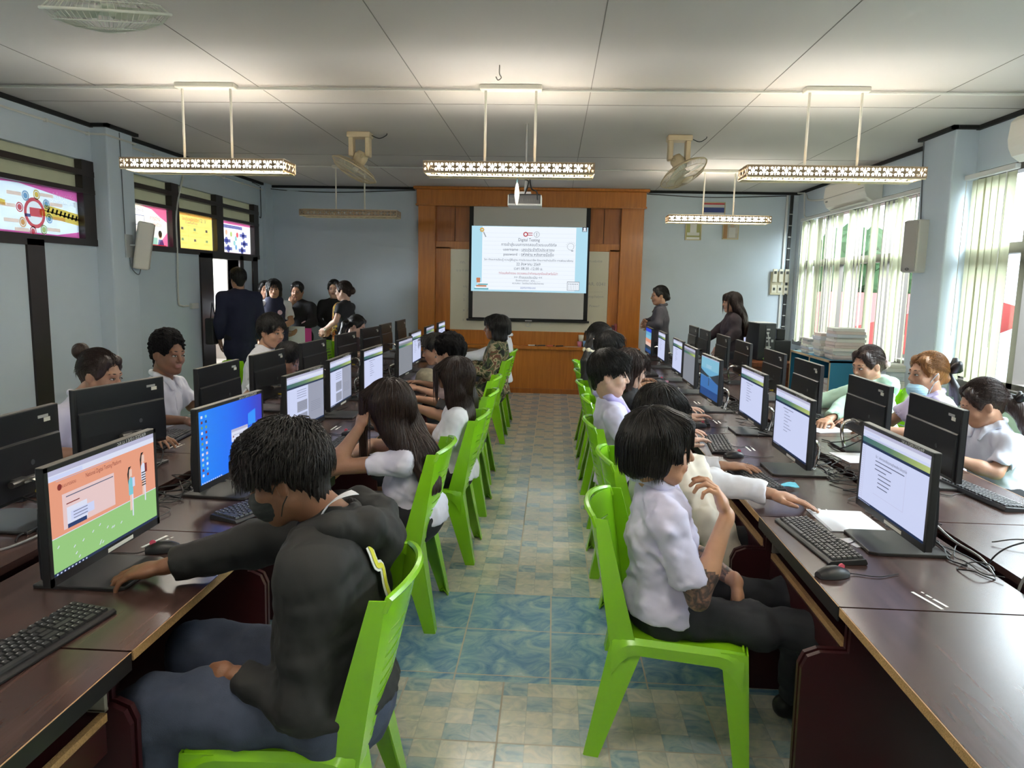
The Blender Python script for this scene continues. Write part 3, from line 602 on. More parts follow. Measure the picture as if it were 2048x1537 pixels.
def pdone(e):
    o=MB.build(e,'poster',pmats); tag(o,e._l,'poster'); return o
e=poster(5.02,6.49,1.92,2.335,'grey and pink warning poster with a ring of round icons, nearest the camera')
pq(e,0,1,0,1,0); pp(e,[(0,.9),(.5,.99),(1,.80),(1,1),(0,1)],1,1); pp(e,[(0,0),(.6,0),(1,.0),(1,.16),(.8,.06),(0,.08)],1,1); pq(e,0,1,0,.03,2,2); pp(e,[(0,.8),(.12,.5),(0,.2)],7,1)
for a,b in ((.70,.62),(.66,.52)): pp(e,[(a,b-.1),(1,b-.22),(1,b-.08),(a,b+.03)],4,1)
pp(e,[(.0,.80),(.4,.62),(.4,.52),(0,.68)],4,1)
for k in range(8): pp(e,[(.72+k*.035,.50-k*.015),(.735+k*.035,.49-k*.015),(.75+k*.035,.60-k*.015),(.735+k*.035,.61-k*.015)],8,2)
pd(e,.62,.45,.125,2,2); pd(e,.62,.45,.125,3,3,.095); pq(e,.58,.68,.38,.55,3,4); pq(e,.54,.585,.36,.42,11,4)
for k,c in enumerate((4,6,3,13,3,5,6,6)):
    a=PI/2+k*PI/4-.2; uu=.62+.175*math.cos(a)/1.47; vv=.45+.155*math.sin(a)/.415; pd(e,uu,vv,.043,2,3); pd(e,uu,vv,.040,c,4,.031); pd(e,uu,vv,.024,c,4); pq(e,uu+(.03 if math.cos(a)>0 else -.14),uu+(.14 if math.cos(a)>0 else -.03),vv-.02,vv+.05,7,2)
pt(e,'ภัยร้ายจากการ์ด',.87,.86,.055,2,.28); pt(e,'โจรกรรมเงิน มายา',.86,.74,.055,2,.32); pq(e,.965,.99,.68,.78,2,3); pd(e,.978,.80,.014,2,3,.009)
pdone(e)
e=poster(7.27,8.02,1.92,2.335,'pale pink poster with a girl reading a book, behind the tilted speaker')
pq(e,0,1,0,1,7); pp(e,[(.3,1),(1,1),(1,.66),(.8,.78),(.6,.94)],10,1); pp(e,[(.7,0),(1,0),(1,.40),(.85,.2)],10,1); pq(e,.08,.4,.5,.52,11,2); pq(e,.08,.4,.74,.755,11,2); pq(e,.08,.09,.5,.75,11,2); pq(e,.39,.4,.5,.75,11,2)
pt(e,'การอ่าน',.68,.72,.06,3,.2); pt(e,'เพื่อชีวิต',.72,.56,.05,3,.18); pd(e,.80,.30,.035,14,2); pd(e,.80,.34,.038,8,1); pp(e,[(.72,.05),(.9,.05),(.86,.2),(.75,.2)],11,2); pq(e,.55,.72,.05,.24,12,2); pq(e,.5,.95,.03,.06,3,3); pt(e,'วันเรียนรู้',.25,.88,.035,11,.2)
pdone(e)
e=poster(8.20,9.10,1.92,2.335,'yellow poster with a three by two grid of boxes')
pq(e,0,1,0,1,9); pq(e,0,1,.95,1,7,1); pq(e,0,1,0,.04,7,1)
for u in (.33,.66): pq(e,u,u+.006,.06,.68,13,1)
for v in (.38,.68): pq(e,.02,.98,v,v+.008,13,1)
pt(e,'ไอเดียพลิกชีวิต',.4,.85,.055,3,.4); pt(e,'1213',.72,.86,.06,6,.15); pt(e,'ชวนกันทำนะ',.42,.76,.04,11,.3)
for k in range(6):
    u=.17+.33*(k%3); v=.55 if k<3 else .25; pq(e,u-.03,u+.03,v,v+.07,6 if k%2 else 11,2)
    for j in range(2): pq(e,u-.1,u+.1,v-.05-.035*j,v-.04-.035*j,13,2)
pdone(e)
e=poster(9.31,10.26,1.92,2.335,'white poster with blue oval captions, nearest the front corner')
pq(e,0,1,0,1,15); pq(e,0,1,.93,1,10,1); pq(e,0,1,0,.04,10,1); pq(e,.06,.72,.80,.90,11,2); pt(e,'สุขภาพจิตที่ดีของทุกวัย',.39,.85,.035,2,.55)
for u,v in ((.75,.62),(.2,.40),(.78,.36),(.25,.16),(.7,.14)): pd(e,u,v,.05,11,2); pq(e,u-.12,u+.12,v-.05,v+.05,11,4)
for u,v,c in ((.2,.66,14),(.5,.5,12),(.45,.35,12),(.35,.62,5),(.55,.62,3),(.5,.22,6)): pd(e,u,v,.035,c,3)
pdone(e)
# ================================================================= DESKS
ZD=.72
deskm=wood_mat('mahogany_laminate',(.040,.019,.016,1),(.078,.043,.037,1),.26,(14,1.0,14))
maroon=M('maroon_board',(.035,.005,.007),.38,noise=.2,nscale=4)
chip=M('bare_chipboard',(.42,.25,.10),.85,noise=.45,nscale=160,bump=.5,bscale=300)
blkedge=M('black_edge_band',(.012,.011,.010),.4)
steelm=M('zinc_slide',(.55,.53,.45),.4,metal=.5)
def desk(x0,x1,y0,edge,label,group,tray=True):
    """front (knee) edge on the aisle or wall side: the side where x is nearer the sitter"""
    left=(x0<0); inner=(abs(x0)<1.0 or abs(x1)<1.0)
    fx,bx=((x1,x0) if (left and inner) or (not left and not inner) else (x0,x1)); s=1 if bx>fx else -1    # fx = knee edge
    e=empty('computer_desk',(fx,y0,0),0,label,'desk',group); L_=.82; D=abs(fx-bx)
    X=lambda u: s*u
    def bx_(mb,u0,u1,a,b,z0,z1,mi=0): return mb.box(min(X(u0),X(u1)),max(X(u0),X(u1)),a,b,z0,z1,mi)
    bx_(MB(),.003,D,.002,L_,ZD-.025,ZD).build('desk_top',deskm,e)
    m=MB()
    if edge=='chip':
        bx_(m,-.001,.0035,.002,L_,ZD-.025,ZD-.001); m.build('edge_band',chip,e)
    else: bx_(m,-.001,.0035,.002,L_,ZD-.045,ZD-.0005); m.build('edge_band',blkedge,e)
    m=MB(); bx_(m,-.0015,.001,.002,L_,ZD-.001,ZD+.0005); m.build('worn_edge_line',M('worn_edge',(.45,.27,.14),.7),e)
    pr_=.0 if left else -.10
    for a,b in ((.004,.020),(L_-.018,L_-.002)):
        p=MB(); p.prism([(X(D-.02),0),(X(pr_+.005),0),(X(pr_),.54),(X(pr_+.015),.575),(X(pr_+.05),.59),(X(max(.03,pr_+.06)),.59),(X(max(.03,pr_+.06)),ZD-.025),(X(D-.02),ZD-.025)],'y',a,b); p.build('side_panel',maroon,e)
    # lower stepped side panel as seen under the tops
    bx_(MB(),D-.05,D-.035,.02,L_-.02,.12,ZD-.025).build('back_panel',maroon,e)
    if tray:
        m=MB(); bx_(m,.06,.40,.035,L_-.035,.565,.58); m.build('keyboard_shelf',maroon,e)
        m=MB(); bx_(m,.045,.062,.035,L_-.035,.562,.582); m.build('shelf_edge',chip,e)
        m=MB(); bx_(m,.040,.052,.05,L_-.05,.49,.563); m.build('shelf_lip',maroon,e)
        for a in (.022,L_-.036):
            m=MB(); bx_(m,.05,.17,a,a+.012,.585,.625); bx_(m,.05,.30,a,a+.014,.583,.589); m.build('drawer_slide',steelm,e)
    return e
GL='mahogany computer desks'
for k in range(11):
    y0=.775+.826*k
    desk(-1.59,-.99,y0,'chip' if k in(1,3) else 'black','mahogany desk in the left aisle row, %s'%(['nearest the camera under the black keyboard','second, with bare chipboard front edge','third from the camera','fourth from the camera','fifth from the camera','sixth from the camera','seventh from the camera','eighth from the camera','ninth from the camera','tenth from the camera','last before the wood panelling'][k]),GL,tray=k==0)
for k in range(10):
    y0=1.07+.826*k+.0
    desk(-2.27,-1.67,y0,'black','mahogany desk in the left wall row, %s'%(['at the left edge of the photo','second from the camera','third from the camera','fourth from the camera','fifth from the camera','sixth from the camera','seventh from the camera','eighth from the camera','ninth from the camera','farthest'][k]),GL,tray=False)
for k in range(10):
    y0=1.205+.826*k
    desk(.84,1.44,y0,'chip' if k in (0,2) else 'black','mahogany desk in the right aisle row, %s'%(['empty one in the bottom right corner','second, under the nearest keyboard','third, where a hand rests','fourth from the camera','fifth from the camera','sixth from the camera','seventh from the camera','eighth from the camera','ninth from the camera','farthest'][k]),GL,tray=k in (1,2))
for k in range(9):
    y0=2.04+.826*k
    desk(1.51,2.11,y0,'black','mahogany desk in the outer right row, %s'%(['nearest, with a pen on it','second from the camera','third from the camera','fourth from the camera','fifth from the camera','sixth from the camera','seventh from the camera','eighth from the camera','farthest'][k]),GL,tray=False)
# ================================================================= MONITORS
mblk=M('monitor_black',(.014,.014,.016),.42); mback=M('monitor_back',(.010,.011,.015),.33,bump=.06,bscale=500); chrome=M('chrome_tube',(.75,.74,.72),.12,metal=1)
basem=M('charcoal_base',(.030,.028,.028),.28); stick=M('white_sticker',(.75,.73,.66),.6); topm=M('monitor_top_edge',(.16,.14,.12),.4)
SW,SH=.535,.325; ZM=.395-SH/2       # screen centre height over the desk
smats=dict(white=em('scr_white',(203,211,244),.93),lav=em('scr_lav',(184,184,212),.9),teal=em('scr_teal',(50,105,110),.7),g1=em('scr_g1',(78,125,104),.7),g2=em('scr_g2',(120,158,104),.8),g3=em('scr_g3',(166,186,106),.85),txt=em('scr_txt',(105,110,140),.7),grey=em('scr_grey',(160,165,185),.8),
 orange=em('scr_orange',(226,152,122),.95),grass=em('scr_grass',(146,196,122),.95),pink=em('scr_pink',(226,196,196),.95),navy=em('scr_navy',(32,66,130),.6),red=em('scr_red',(150,40,40),.6),skin=em('scr_skin',(235,200,185),.9),blk=em('scr_blk',(25,30,40),.3),cyan=em('scr_cyan',(120,200,215),.9),
 b1=em('scr_b1',(0,120,235),.95),b2=em('scr_b2',(10,95,235),.95),b3=em('scr_b3',(30,65,215),.9),b4=em('scr_b4',(48,50,185),.85),b5=em('scr_b5',(40,140,245),1.0),sky=em('scr_sky',(130,190,215),.9),sky2=em('scr_sky2',(110,178,215),.85),hill=em('scr_hill',(60,75,90),.5),lake=em('scr_lake',(60,120,190),.8),lake2=em('scr_lake2',(30,80,150),.7),dim=em('scr_dim',(140,145,155),.8),barwhite=em('scr_bar',(215,220,240),.95),tk=em('scr_tk',(20,52,100),.5))
def grad_em(name,stops,s=.52):
    m=bpy.data.materials.new('light_'+name); m.use_nodes=True; t=m.node_tree; N=t.nodes; b=N['Principled BSDF']; tc=N.new('ShaderNodeTexCoord'); sp=N.new('ShaderNodeSeparateXYZ'); mr=N.new('ShaderNodeMapRange')
    mr.inputs[1].default_value=.26; mr.inputs[2].default_value=-.26; t.links.new(tc.outputs['Object'],sp.inputs[0]); t.links.new(sp.outputs[0],mr.inputs[0]); r=ramp(t,[(p,srgb(*c)) for p,c in stops]); t.links.new(mr.outputs[0],r.inputs[0])
    b.inputs['Base Color'].default_value=(.02,.02,.02,1); t.links.new(r.outputs[0],b.inputs['Emission Color']); b.inputs['Emission Strength'].default_value=s; return m
smats['head']=grad_em('scr_head',[(0,(40,98,108)),(.45,(88,130,100)),(.8,(160,182,104)),(1,(190,205,120))],.45); smats['deskbg']=grad_em('scr_deskbg',[(0,(0,128,240)),(.45,(0,104,238)),(.75,(22,72,222)),(1,(52,46,178))],.54)
def screen_obj(kind,par):
    m=MB(); keys=list(smats); idx={k:i for i,k in enumerate(keys)}; y=.0166
    w,h=SW-.024,SH-.034; x0=-w/2; z0=ZM-SH/2+.022
    def q(u0,u1,v0,v1,k,d=0): 
        yy=y+.00035*d; m.add([(-(x0+w*u0),yy,z0+h*v0),(-(x0+w*u0),yy,z0+h*v1),(-(x0+w*u1),yy,z0+h*v1),(-(x0+w*u1),yy,z0+h*v0)],[(0,1,2,3)],idx[k])
    def poly(pts,k,d): m.add([(-(x0+w*u),y+.00035*d,z0+h*v) for u,v in pts],[tuple(range(len(pts)))],idx[k])
    def txt(s,u,v,sz,k,d=3,wd=None,al='CENTER'):
        T=Matrix(((-1,0,0,-(x0+w*u)),(0,0,1,y+.00035*d),(0,1,0,z0+h*v),(0,0,0,1))); add_text(m,s,sz,T,idx[k],al,wd)
    if kind in('test','test2','test3'):
        q(0,1,0,1,'white'); q(0,1,.955,1,'lav',1); q(0,1,.90,.955,'barwhite',1); q(.02,.28,.91,.945,'white',2); q(.06,.5,.875,.885,'lav',2)
        q(0,1,.80,.868,'head',1)
        q(0,1,.765,.80,'tk',1); q(.0,1,0,.035,'tk',2); q(.06,.063,.035,.765,'lav',2)
        for i in range(24): q(.015,.045,.735-i*.029,.741-i*.029,'lav',2)
        for i in range(9): q(.02+i*.022,.03+i*.022,.012,.024,'white',3)
        if kind=='test':
            txt('ข้อ 1.  หลักการของปรัชญาเศรษฐกิจพอเพียง ข้อใดถูกต้อง',.24,.68,.013,'blk',3,.24,'LEFT'); 
            for i,(a,b) in enumerate(((.24,.68),(.24,.5),(.24,.42),(.30,.5),(.30,.5),(.30,.48),(.30,.46))): q(a,b,.62-i*.052,.632-i*.052,'txt',2)
            q(.70,.703,.2,.72,'lav',2); q(.24,.70,.2,.203,'lav',2)
        elif kind=='test2':
            q(.55,.99,.035,.765,'grey',2); q(.22,.55,.035,.765,'white',3)
            for i in range(4): q(.25,.50,.70-i*.045,.708-i*.045,'txt',4)
            q(.25,.52,.30,.50,'grey',4); q(.25,.52,.06,.26,'grey',4)
            for i in range(5): q(.27,.50,.47-i*.03,.474-i*.03,'txt',5); q(.27,.50,.23-i*.03,.234-i*.03,'txt',5)
            for i in range(6): q(.62,.9,.4-i*.035,.404-i*.035,'txt',4)
        else:
            for i in range(7): q(.30,.42+.05*(i%3),.66-i*.055,.668-i*.055,'txt',2)
            q(.26,.56,.71,.72,'txt',2)
    elif kind=='login':
        q(0,1,0,1,'orange'); q(0,1,.95,1,'lav',1); q(0,1,.895,.95,'barwhite',1); q(.01,.28,.90,.94,'white',2); q(.06,.55,.88,.886,'lav',2)
        poly([(0,0),(1,0),(1,.36),(0,.36)],'grass',1); q(0,1,.355,.363,'barwhite',2)
        q(.10,.56,.40,.74,'pink',2); txt('National Digital Testing Platform',.47,.83,.018,'red',3,.17); txt('ระบบทดสอบ',.16,.82,.014,'red',3,.06); 
        m.add([(-(x0+w*.085)+.009*math.cos(k),y+.001,z0+h*.82+.009*math.sin(k)) for k in np.arange(0,6.2,.5)],[tuple(range(13))],idx['red'])
        q(.13,.55,.70,.71,'txt',3); q(.13,.24,.63,.64,'red',3); q(.13,.30,.42,.60,'barwhite',4); q(.16,.36,.46,.55,'white',5); q(.13,.29,.40,.44,'navy',5); 
        for i in range(3): q(.18,.30,.53-i*.03,.537-i*.03,'txt',6)
        # two standing reader figures
        for u,v,c1,c2 in ((.72,.0,'cyan','white'),(.86,.10,'barwhite','red')):
            poly([(u-.02,.42+v),(u+.025,.42+v),(u+.03,.58+v),(u+.005,.62+v),(u-.02,.58+v)],c1,3); poly([(u-.01,.62+v),(u+.02,.62+v),(u+.02,.70+v),(u-.01,.70+v)],'skin',4)
            poly([(u-.025,.54+v),(u-.008,.70+v),(u+.015,.73+v),(u-.015,.73+v),(u-.03,.66+v)],'blk',5); poly([(u-.015,.25+v),(u+.005,.25+v),(u+.02,.42+v),(u-.01,.42+v)],'skin',3); poly([(u+.008,.18+v),(u+.02,.18+v),(u+.025,.42+v),(u+.01,.42+v)],'barwhite',3)
            poly([(u+.02,.50+v),(u+.045,.50+v),(u+.045,.60+v),(u+.02,.60+v)],c2,5)
        for i in range(6): q(.84,.885,.44+.02+i*.028,.452+.02+i*.028,'blk',6)
        rr=random.Random(3)
        for i in range(14): u,v=rr.uniform(.03,.6),rr.uniform(.06,.3); poly([(u,v),(u+.015,v+.02),(u+.02,v+.014),(u+.006,v-.006)],'barwhite',3)
        q(0,1,0,.035,'tk',4)
        for i in range(9): q(.02+i*.03,.032+i*.03,.01,.024,'white',5)
    elif kind=='desktop':
        q(0,1,0,1,'deskbg')
        poly([(.75,.36),(.88,.34),(.88,.56),(.75,.55)],'b5',2); poly([(.75,.57),(.88,.58),(.88,.80),(.75,.75)],'b5',2)
        q(.47,.74,.42,.60,'barwhite',3); q(.47,.74,.56,.60,'lav',4); q(.49,.68,.51,.515,'txt',4); q(.49,.51,.48,.50,'red',4); q(.62,.72,.44,.46,'grey',4)
        rr=random.Random(4)
        for i in range(12):
            for j in range(2): q(.03+j*.06,.055+j*.06,.90-i*.072,.935-i*.072,rr.choice(['red','barwhite','cyan','g2','pink','navy']),3)
        for i in range(10): q(.02+i*.03,.035+i*.03,.008,.026,'white',3)
    elif kind=='lock':
        for i,k in enumerate(('lake2','lake2','lake','lake','lake','sky2','sky2','sky','sky','sky')): q(0,1,i/10,(i+1)/10,k)
        poly([(0,.52),(0,.66),(.2,.6),(.38,.56),(.5,.545),(.4,.50)],'hill',1); poly([(1,.42),(1,.68),(.8,.62),(.62,.56),(.5,.54),(.7,.48)],'hill',1); poly([(.46,.3),(.50,.3),(.49,.55),(.47,.55)],'hill',2)
        for i in range(3): q(.3,.6,.80-i*.03,.806-i*.03,'barwhite',2)
        q(0,1,.975,1,'lav',2)
    elif kind=='brown':
        for i,k in enumerate(('lake2','hill','skin','orange','sky','sky2','b3')): q(0,1,i/7,(i+1)/7,k)
    else:
        q(0,1,0,1,'dim'); q(0,1,.93,1,'lav',1)
        q(0,1,.80,.87,'head',1)
    return m.build('screen',list(smats.values()),par)
def monitor_base(kind,label,group,txtlab=None):
    e=empty('monitor',(0,0,0),0,label,'monitor',group)
    m=MB(); m.rbox(-SW/2,SW/2,-.008,.0155,ZM-SH/2,ZM+SH/2,.003,0); m.build('casing',mblk,e)
    m=MB(); 
    for a in ((-SW/2,-SW/2+.0125,ZM-SH/2,ZM+SH/2),(SW/2-.0125,SW/2,ZM-SH/2,ZM+SH/2),(-SW/2,SW/2,ZM-SH/2,ZM-SH/2+.0235),(-SW/2,SW/2,ZM+SH/2-.0125,ZM+SH/2)): m.box(a[0],a[1],.0155,.0185,a[2],a[3])
    fr=m.build('bezel',mblk,e)
    m=MB(); m.box(-.11,.02,.0186,.0190,ZM-SH/2+.004,ZM-SH/2+.016); m.build('bezel_label',stick,fr)
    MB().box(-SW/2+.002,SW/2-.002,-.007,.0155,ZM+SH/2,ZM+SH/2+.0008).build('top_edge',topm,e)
    if txtlab:
        m=MB(); T=Matrix(((-1,0,0,-.13),(0,0,1,.0190),(0,1,0,ZM+SH/2-.0065),(0,0,0,1))); add_text(m,txtlab,.015,T,0,'CENTER',.155); m.build('inventory_lettering',M('lettering',(.85,.85,.83),.5),fr)
    # stepped rear shell
    m=MB(); T=None
    zc=ZM+SH*.5-.115
    m.prism([(-.008,ZM+SH/2-.002),(-.010,zc+.008),(-.017,zc+.002),(-.023,zc-.10),(-.021,ZM-SH/2+.02),(-.008,ZM-SH/2+.004)],'x',-SW/2+.012,SW/2-.012); o=m.build('rear_shell',mback,e,bevel=.003)
    m=MB(); m.box(.180,.215,-.0105,-.0085,ZM+SH/2-.058,ZM+SH/2-.042); m.build('asset_sticker',stick,o)
    m=MB(); m.box(.150,.205,-.0105,-.0085,ZM+SH/2-.041,ZM+SH/2-.030); m.build('grey_sticker',M('grey_sticker',(.42,.43,.44),.5),o)
    m=MB(); m.lathe([(0,0),(.010,.0),(.010,.002),(0,.002)],14,T=Matrix.Translation((.09,-.0215,ZM-.03))@Matrix.Rotation(PI/2,4,'X')); m.build('maker_badge',M('badge_dark',(.08,.09,.1),.3),o)
    MB().tube([(-.06,-.048,.155),(.06,-.048,.155)],.012,12).rbox(-.03,.03,-.046,-.018,.145,.165,.003).build('hinge_bar',M('gunmetal',(.09,.085,.08),.3,metal=.5),e)
    MB().tube(bez([(.0,-.05,.155),(.0,-.085,.162),(.0,-.118,.145),(.0,-.128,.11),(.0,-.118,.05),(0,-.108,.010)],6),.0095,10).build('stand_tube',chrome,e)
    m=MB(); m.prism([(-.125,-.145),(.125,-.145),(.125,.095),(.11,.12),(-.11,.12),(-.125,.095)],'z',0,.012); m.build('base_plate',basem,e,bevel=.003)
    c=MB(); r=random.Random(hash(label)%1000 if False else len(label))
    c.tube(bez([(.10,-.028,.09),(.13,-.10,.06),(.08,-.14,.02),(.02,-.17,.006),(-.1,-.16,.006)],5),.0033,5); c.tube(bez([(.02,-.028,.09),(.03,-.11,.05),(-.06,-.15,.02),(-.14,-.13,.006),(-.2,-.16,.006)],5),.003,5)
    c.build('signal_cable',bc,e)
    c=MB(); c.tube([(.10,-.02,.09),(.10,-.048,.088)],.007,8); c.build('plug',M('yellow_plug',(.55,.42,.05),.5),e)
    screen_obj(kind,e); return e
MG='black wide monitors on the computer desks'
# ---- keyboards and mice
keym=M('keycaps',(.028,.028,.030),.45); kbm=M('keyboard_body',(.016,.016,.018),.4); kleg=M('key_legend',(.45,.45,.45),.6)
def kb_proto():
    e=empty('keyboard',(0,0,0),0,'x','keyboard','black wired keyboards')
    m=MB(); m.prism([(-.065,0),(.065,0),(.067,.006),(.060,.020),(-.058,.012),(-.065,.006)],'x',-.225,.225); m.build('body',kbm,e,bevel=.002)
    k=MB(); lg=MB()
    rows=[(.048,[1]*4+[0.3]+[1]*4+[.3]+[1]*4+[.3]+[1]*3+[.3]+[1]*4),(.030,[1]*13+[1.9]+[.2]+[1]*3+[.2]+[1]*4),(.012,[1.5]+[1]*12+[1.4]+[.2]+[1]*3+[.2]+[1]*4),(-.006,[1.8]+[1]*11+[2.1]+[.2]+[.001]*1+[3.0]*0+[3.2]+[1]*4),(-.024,[2.3]+[1]*10+[2.6]+[1.2]+[1]+[1.2]+[1]*4),(-.042,[1.2]*3+[6.2]+[1.2]*4+[.2]+[1]*3+[.2]+[2]+[1]*2)]
    for y,ws in rows:
        tot=sum(ws); x=-.213; u=.426/tot
        for w_ in ws:
            if w_>=.9:
                zz=.012+(y+.058)*.068; g=.0014
                xa,xb,ya,yb=x+g,x+w_*u-g,y-.0078,y+.0078
                k.add([(xa,ya,zz),(xb,ya,zz),(xb,yb,zz+.001),(xa,yb,zz+.001),(xa+.002,ya+.002,zz+.0065),(xb-.002,ya+.002,zz+.0065),(xb-.002,yb-.0015,zz+.0075),(xa+.002,yb-.0015,zz+.0075)],[(4,5,6,7),(0,1,5,4),(1,2,6,5),(2,3,7,6),(3,0,4,7)])
                if w_<1.3: lg.add([(xa+.004,yb-.0065,zz+.0079),(xa+.008,yb-.0065,zz+.0079),(xa+.008,yb-.0035,zz+.0082),(xa+.004,yb-.0035,zz+.0082)],[(0,1,2,3)])
            x+=w_*u
    ko=k.build('keys',keym,e); lg.build('key_legends',kleg,ko)
    MB().tube(bez([(.02,.065,.006),(.03,.10,.003),(.0,.15,.003),(.03,.19,.003)],5),.0018,5).build('lead',bc,e)
    return e
def mouse_proto():
    e=empty('mouse',(0,0,0),0,'x','mouse','black wired mice')
    rows=[]
    for i in range(9):
        t=i/8; y=-.052+.104*t; w_=.031*math.sin(PI*(.12+.8*t))**.5*(1-.12*t); h_=.036*math.sin(PI*(.13+.74*t))**.8
        rows.append([(w_*math.cos(a),y,max(0.001,h_*math.sin(a)**.8 if math.sin(a)>0 else 0)) for a in [k*PI/10 for k in range(11)]])
    m=MB(); m.grid(rows); m.add(rows[0],[tuple(range(11))]); m.add(rows[-1],[tuple(range(11))]); b=m.build('shell',kbm,e,smooth=True)
    MB().tube([(-.003,.028,.031),(.003,.028,.031)],.010,12).build('wheel',M('pink_red_wheel',(.65,.10,.16),.5),e)
    MB().tube(bez([(0,.05,.008),(.0,.08,.003),(.03,.14,.003),(.02,.22,.003)],5),.0018,5).build('lead',bc,e)
    return e
KB=kb_proto(); MS=mouse_proto(); usedK=[False,False]
ordn=['nearest the camera','second','third','fourth','fifth','sixth','seventh','eighth','farthest','tenth']
def put_kb(x,y,rz,label): 
    if not usedK[0]: usedK[0]=True; KB.location=(x,y,ZD+.001); KB.rotation_euler=(0,0,rz); KB['label']=label
    else: copy_tree(KB,(x,y,ZD+.001),rz,label)
def put_mouse(x,y,rz,label):
    if not usedK[1]: usedK[1]=True; MS.location=(x,y,ZD+.001); MS.rotation_euler=(0,0,rz); MS['label']=label
    else: copy_tree(MS,(x,y,ZD+.001),rz,label)
LI=[(2.04,'login'),(2.93,'desktop'),(3.93,'test2'),(4.70,'test2'),(5.42,'test3'),(6.33,'dim'),(7.25,'test3'),(8.20,'dim'),(9.07,'test')]
LIX=[-1.325,-1.34,-1.37,-1.40,-1.36,-1.30,-1.38,-1.40,-1.40]
LIA=[.0,-.08,-.06,.02,-.03,-.03,0,0,0]
descs={'login':'showing an orange and green login page','desktop':'showing a blue desktop','test2':'showing a test page with grey boxes','test3':'showing a white test page','test':'showing a white test page','dim':'with a greyed page','lock':'showing a lake and sky picture','brown':'with a dusky picture'}
def place_mon(kind,x,y,rz,label,txt='วส.ม.13/01/225/69'):
    key=(kind,bool(txt))
    if key in place_mon.c: return copy_tree(place_mon.c[key],(x,y,ZD),rz,label)
    e=monitor_base(kind,label,MG,txt); e.location=(x,y,ZD); e.rotation_euler=(0,0,rz); place_mon.c[key]=e; return e
place_mon.c={}
for i,(y,k) in enumerate(LI):
    place_mon(k,LIX[i]-.0,y,-PI/2+LIA[i],'monitor %s, %s in the left aisle row'%(descs[k],ordn[i]))
    if i>0: put_kb(-1.12,y-.18+(.0 if i!=5 else -.17),-PI/2+[0,-.35,0,.1,.05,0,.05,0,.1][i]+PI,'black keyboard in the left aisle row, %s'%['','beside the blue desktop monitor','third from the camera','fourth from the camera','fifth','sixth, near the cap','seventh','eighth','farthest'][i])
    if i>0: put_mouse(-1.15,y+.16,PI/2,'black mouse in the left aisle row, %s'%ordn[i])
put_kb(-1.235,1.575,PI/2-.12,'black keyboard in the bottom left corner with white legends'); put_mouse(-1.26,2.235,PI/2+.5,'black and grey mouse beyond the hand of the boy in the black hoodie')
RI=[(2.58,'test'),(3.61,'test3'),(4.57,'test3'),(5.37,'lock'),(6.24,'dim'),(7.02,'test3'),(8.12,'test3'),(8.93,'brown')]
RIX=[1.225,1.20,1.26,1.17,1.18,1.21,1.22,1.18]
for i,(y,k) in enumerate(RI):
    place_mon(k,RIX[i],y,PI/2+[.0,0,0,.04,0,0,0,0][i],'monitor %s, %s in the right aisle row'%(descs[k],ordn[i]))
    kx,ky,kr=[(.97,2.58,.10),(.965,3.42,.12),(.97,4.15,-.1),(1.0,4.95,-.12),(.98,5.75,0),(1.0,6.6,0),(1.0,7.5,0),(1.0,8.3,0)][i]
    put_kb(kx,ky,-PI/2+kr,'black keyboard in the right aisle row, %s'%ordn[i])
    mx,my=[(.905,2.255),(.985,3.87),(.955,4.68),(.97,5.45),(1.0,6.1),(1.02,6.95),(1.0,7.9),(1.0,8.7)][i]
    put_mouse(mx,my,-PI/2+.25,'black mouse in the right aisle row, %s'%['with a pink wheel beside the nearest keyboard','second from the camera','third','fourth','fifth','sixth','seventh','farthest'][i])
LO=[2.45,3.28,4.12,4.87,5.82,6.76,7.68,8.40,9.23]
for i,y in enumerate(LO):
    place_mon('test3',-1.935-(.08 if i==1 else 0),y,PI/2+[0,-.22,0,-.03,-.05,-.06,-.1,0,0][i],'monitor seen from behind, %s in the left wall row'%ordn[i])
    if i<6: put_kb(-2.09,y-.32,PI/2+[.15,.12,.1,0,0,0][i],'black keyboard in the left wall row, %s'%ordn[i]); 
    if i<4: put_mouse(-2.12,y+.24,-PI/2,'black mouse in the left wall row, %s'%ordn[i])
RO=[3.46,4.19,5.19,5.97,6.95,7.79,8.73,9.42]
for i,y in enumerate(RO):
    place_mon('test3',1.79,y,-PI/2-[.05,0,0,0,0,0,0,0][i],'monitor seen from behind, %s in the outer right row'%ordn[i])
    if i<5: put_kb(1.93,y-.2+(0 if i else 0),-PI/2+PI+[.1,0,.1,0,0][i]-PI+PI,'black keyboard in the outer right row, %s'%ordn[i])
place_mon('test3',2.50,9.75,PI,'monitor seen from behind on the teacher side, beyond the woman with long hair')
put=tag(MB().rbox(2.25,2.75,9.62,10.05,0,ZD-.001,.005).build('side_cupboard',maroon),'maroon cupboard carrying the rear monitor beyond the woman with long hair','cupboard')
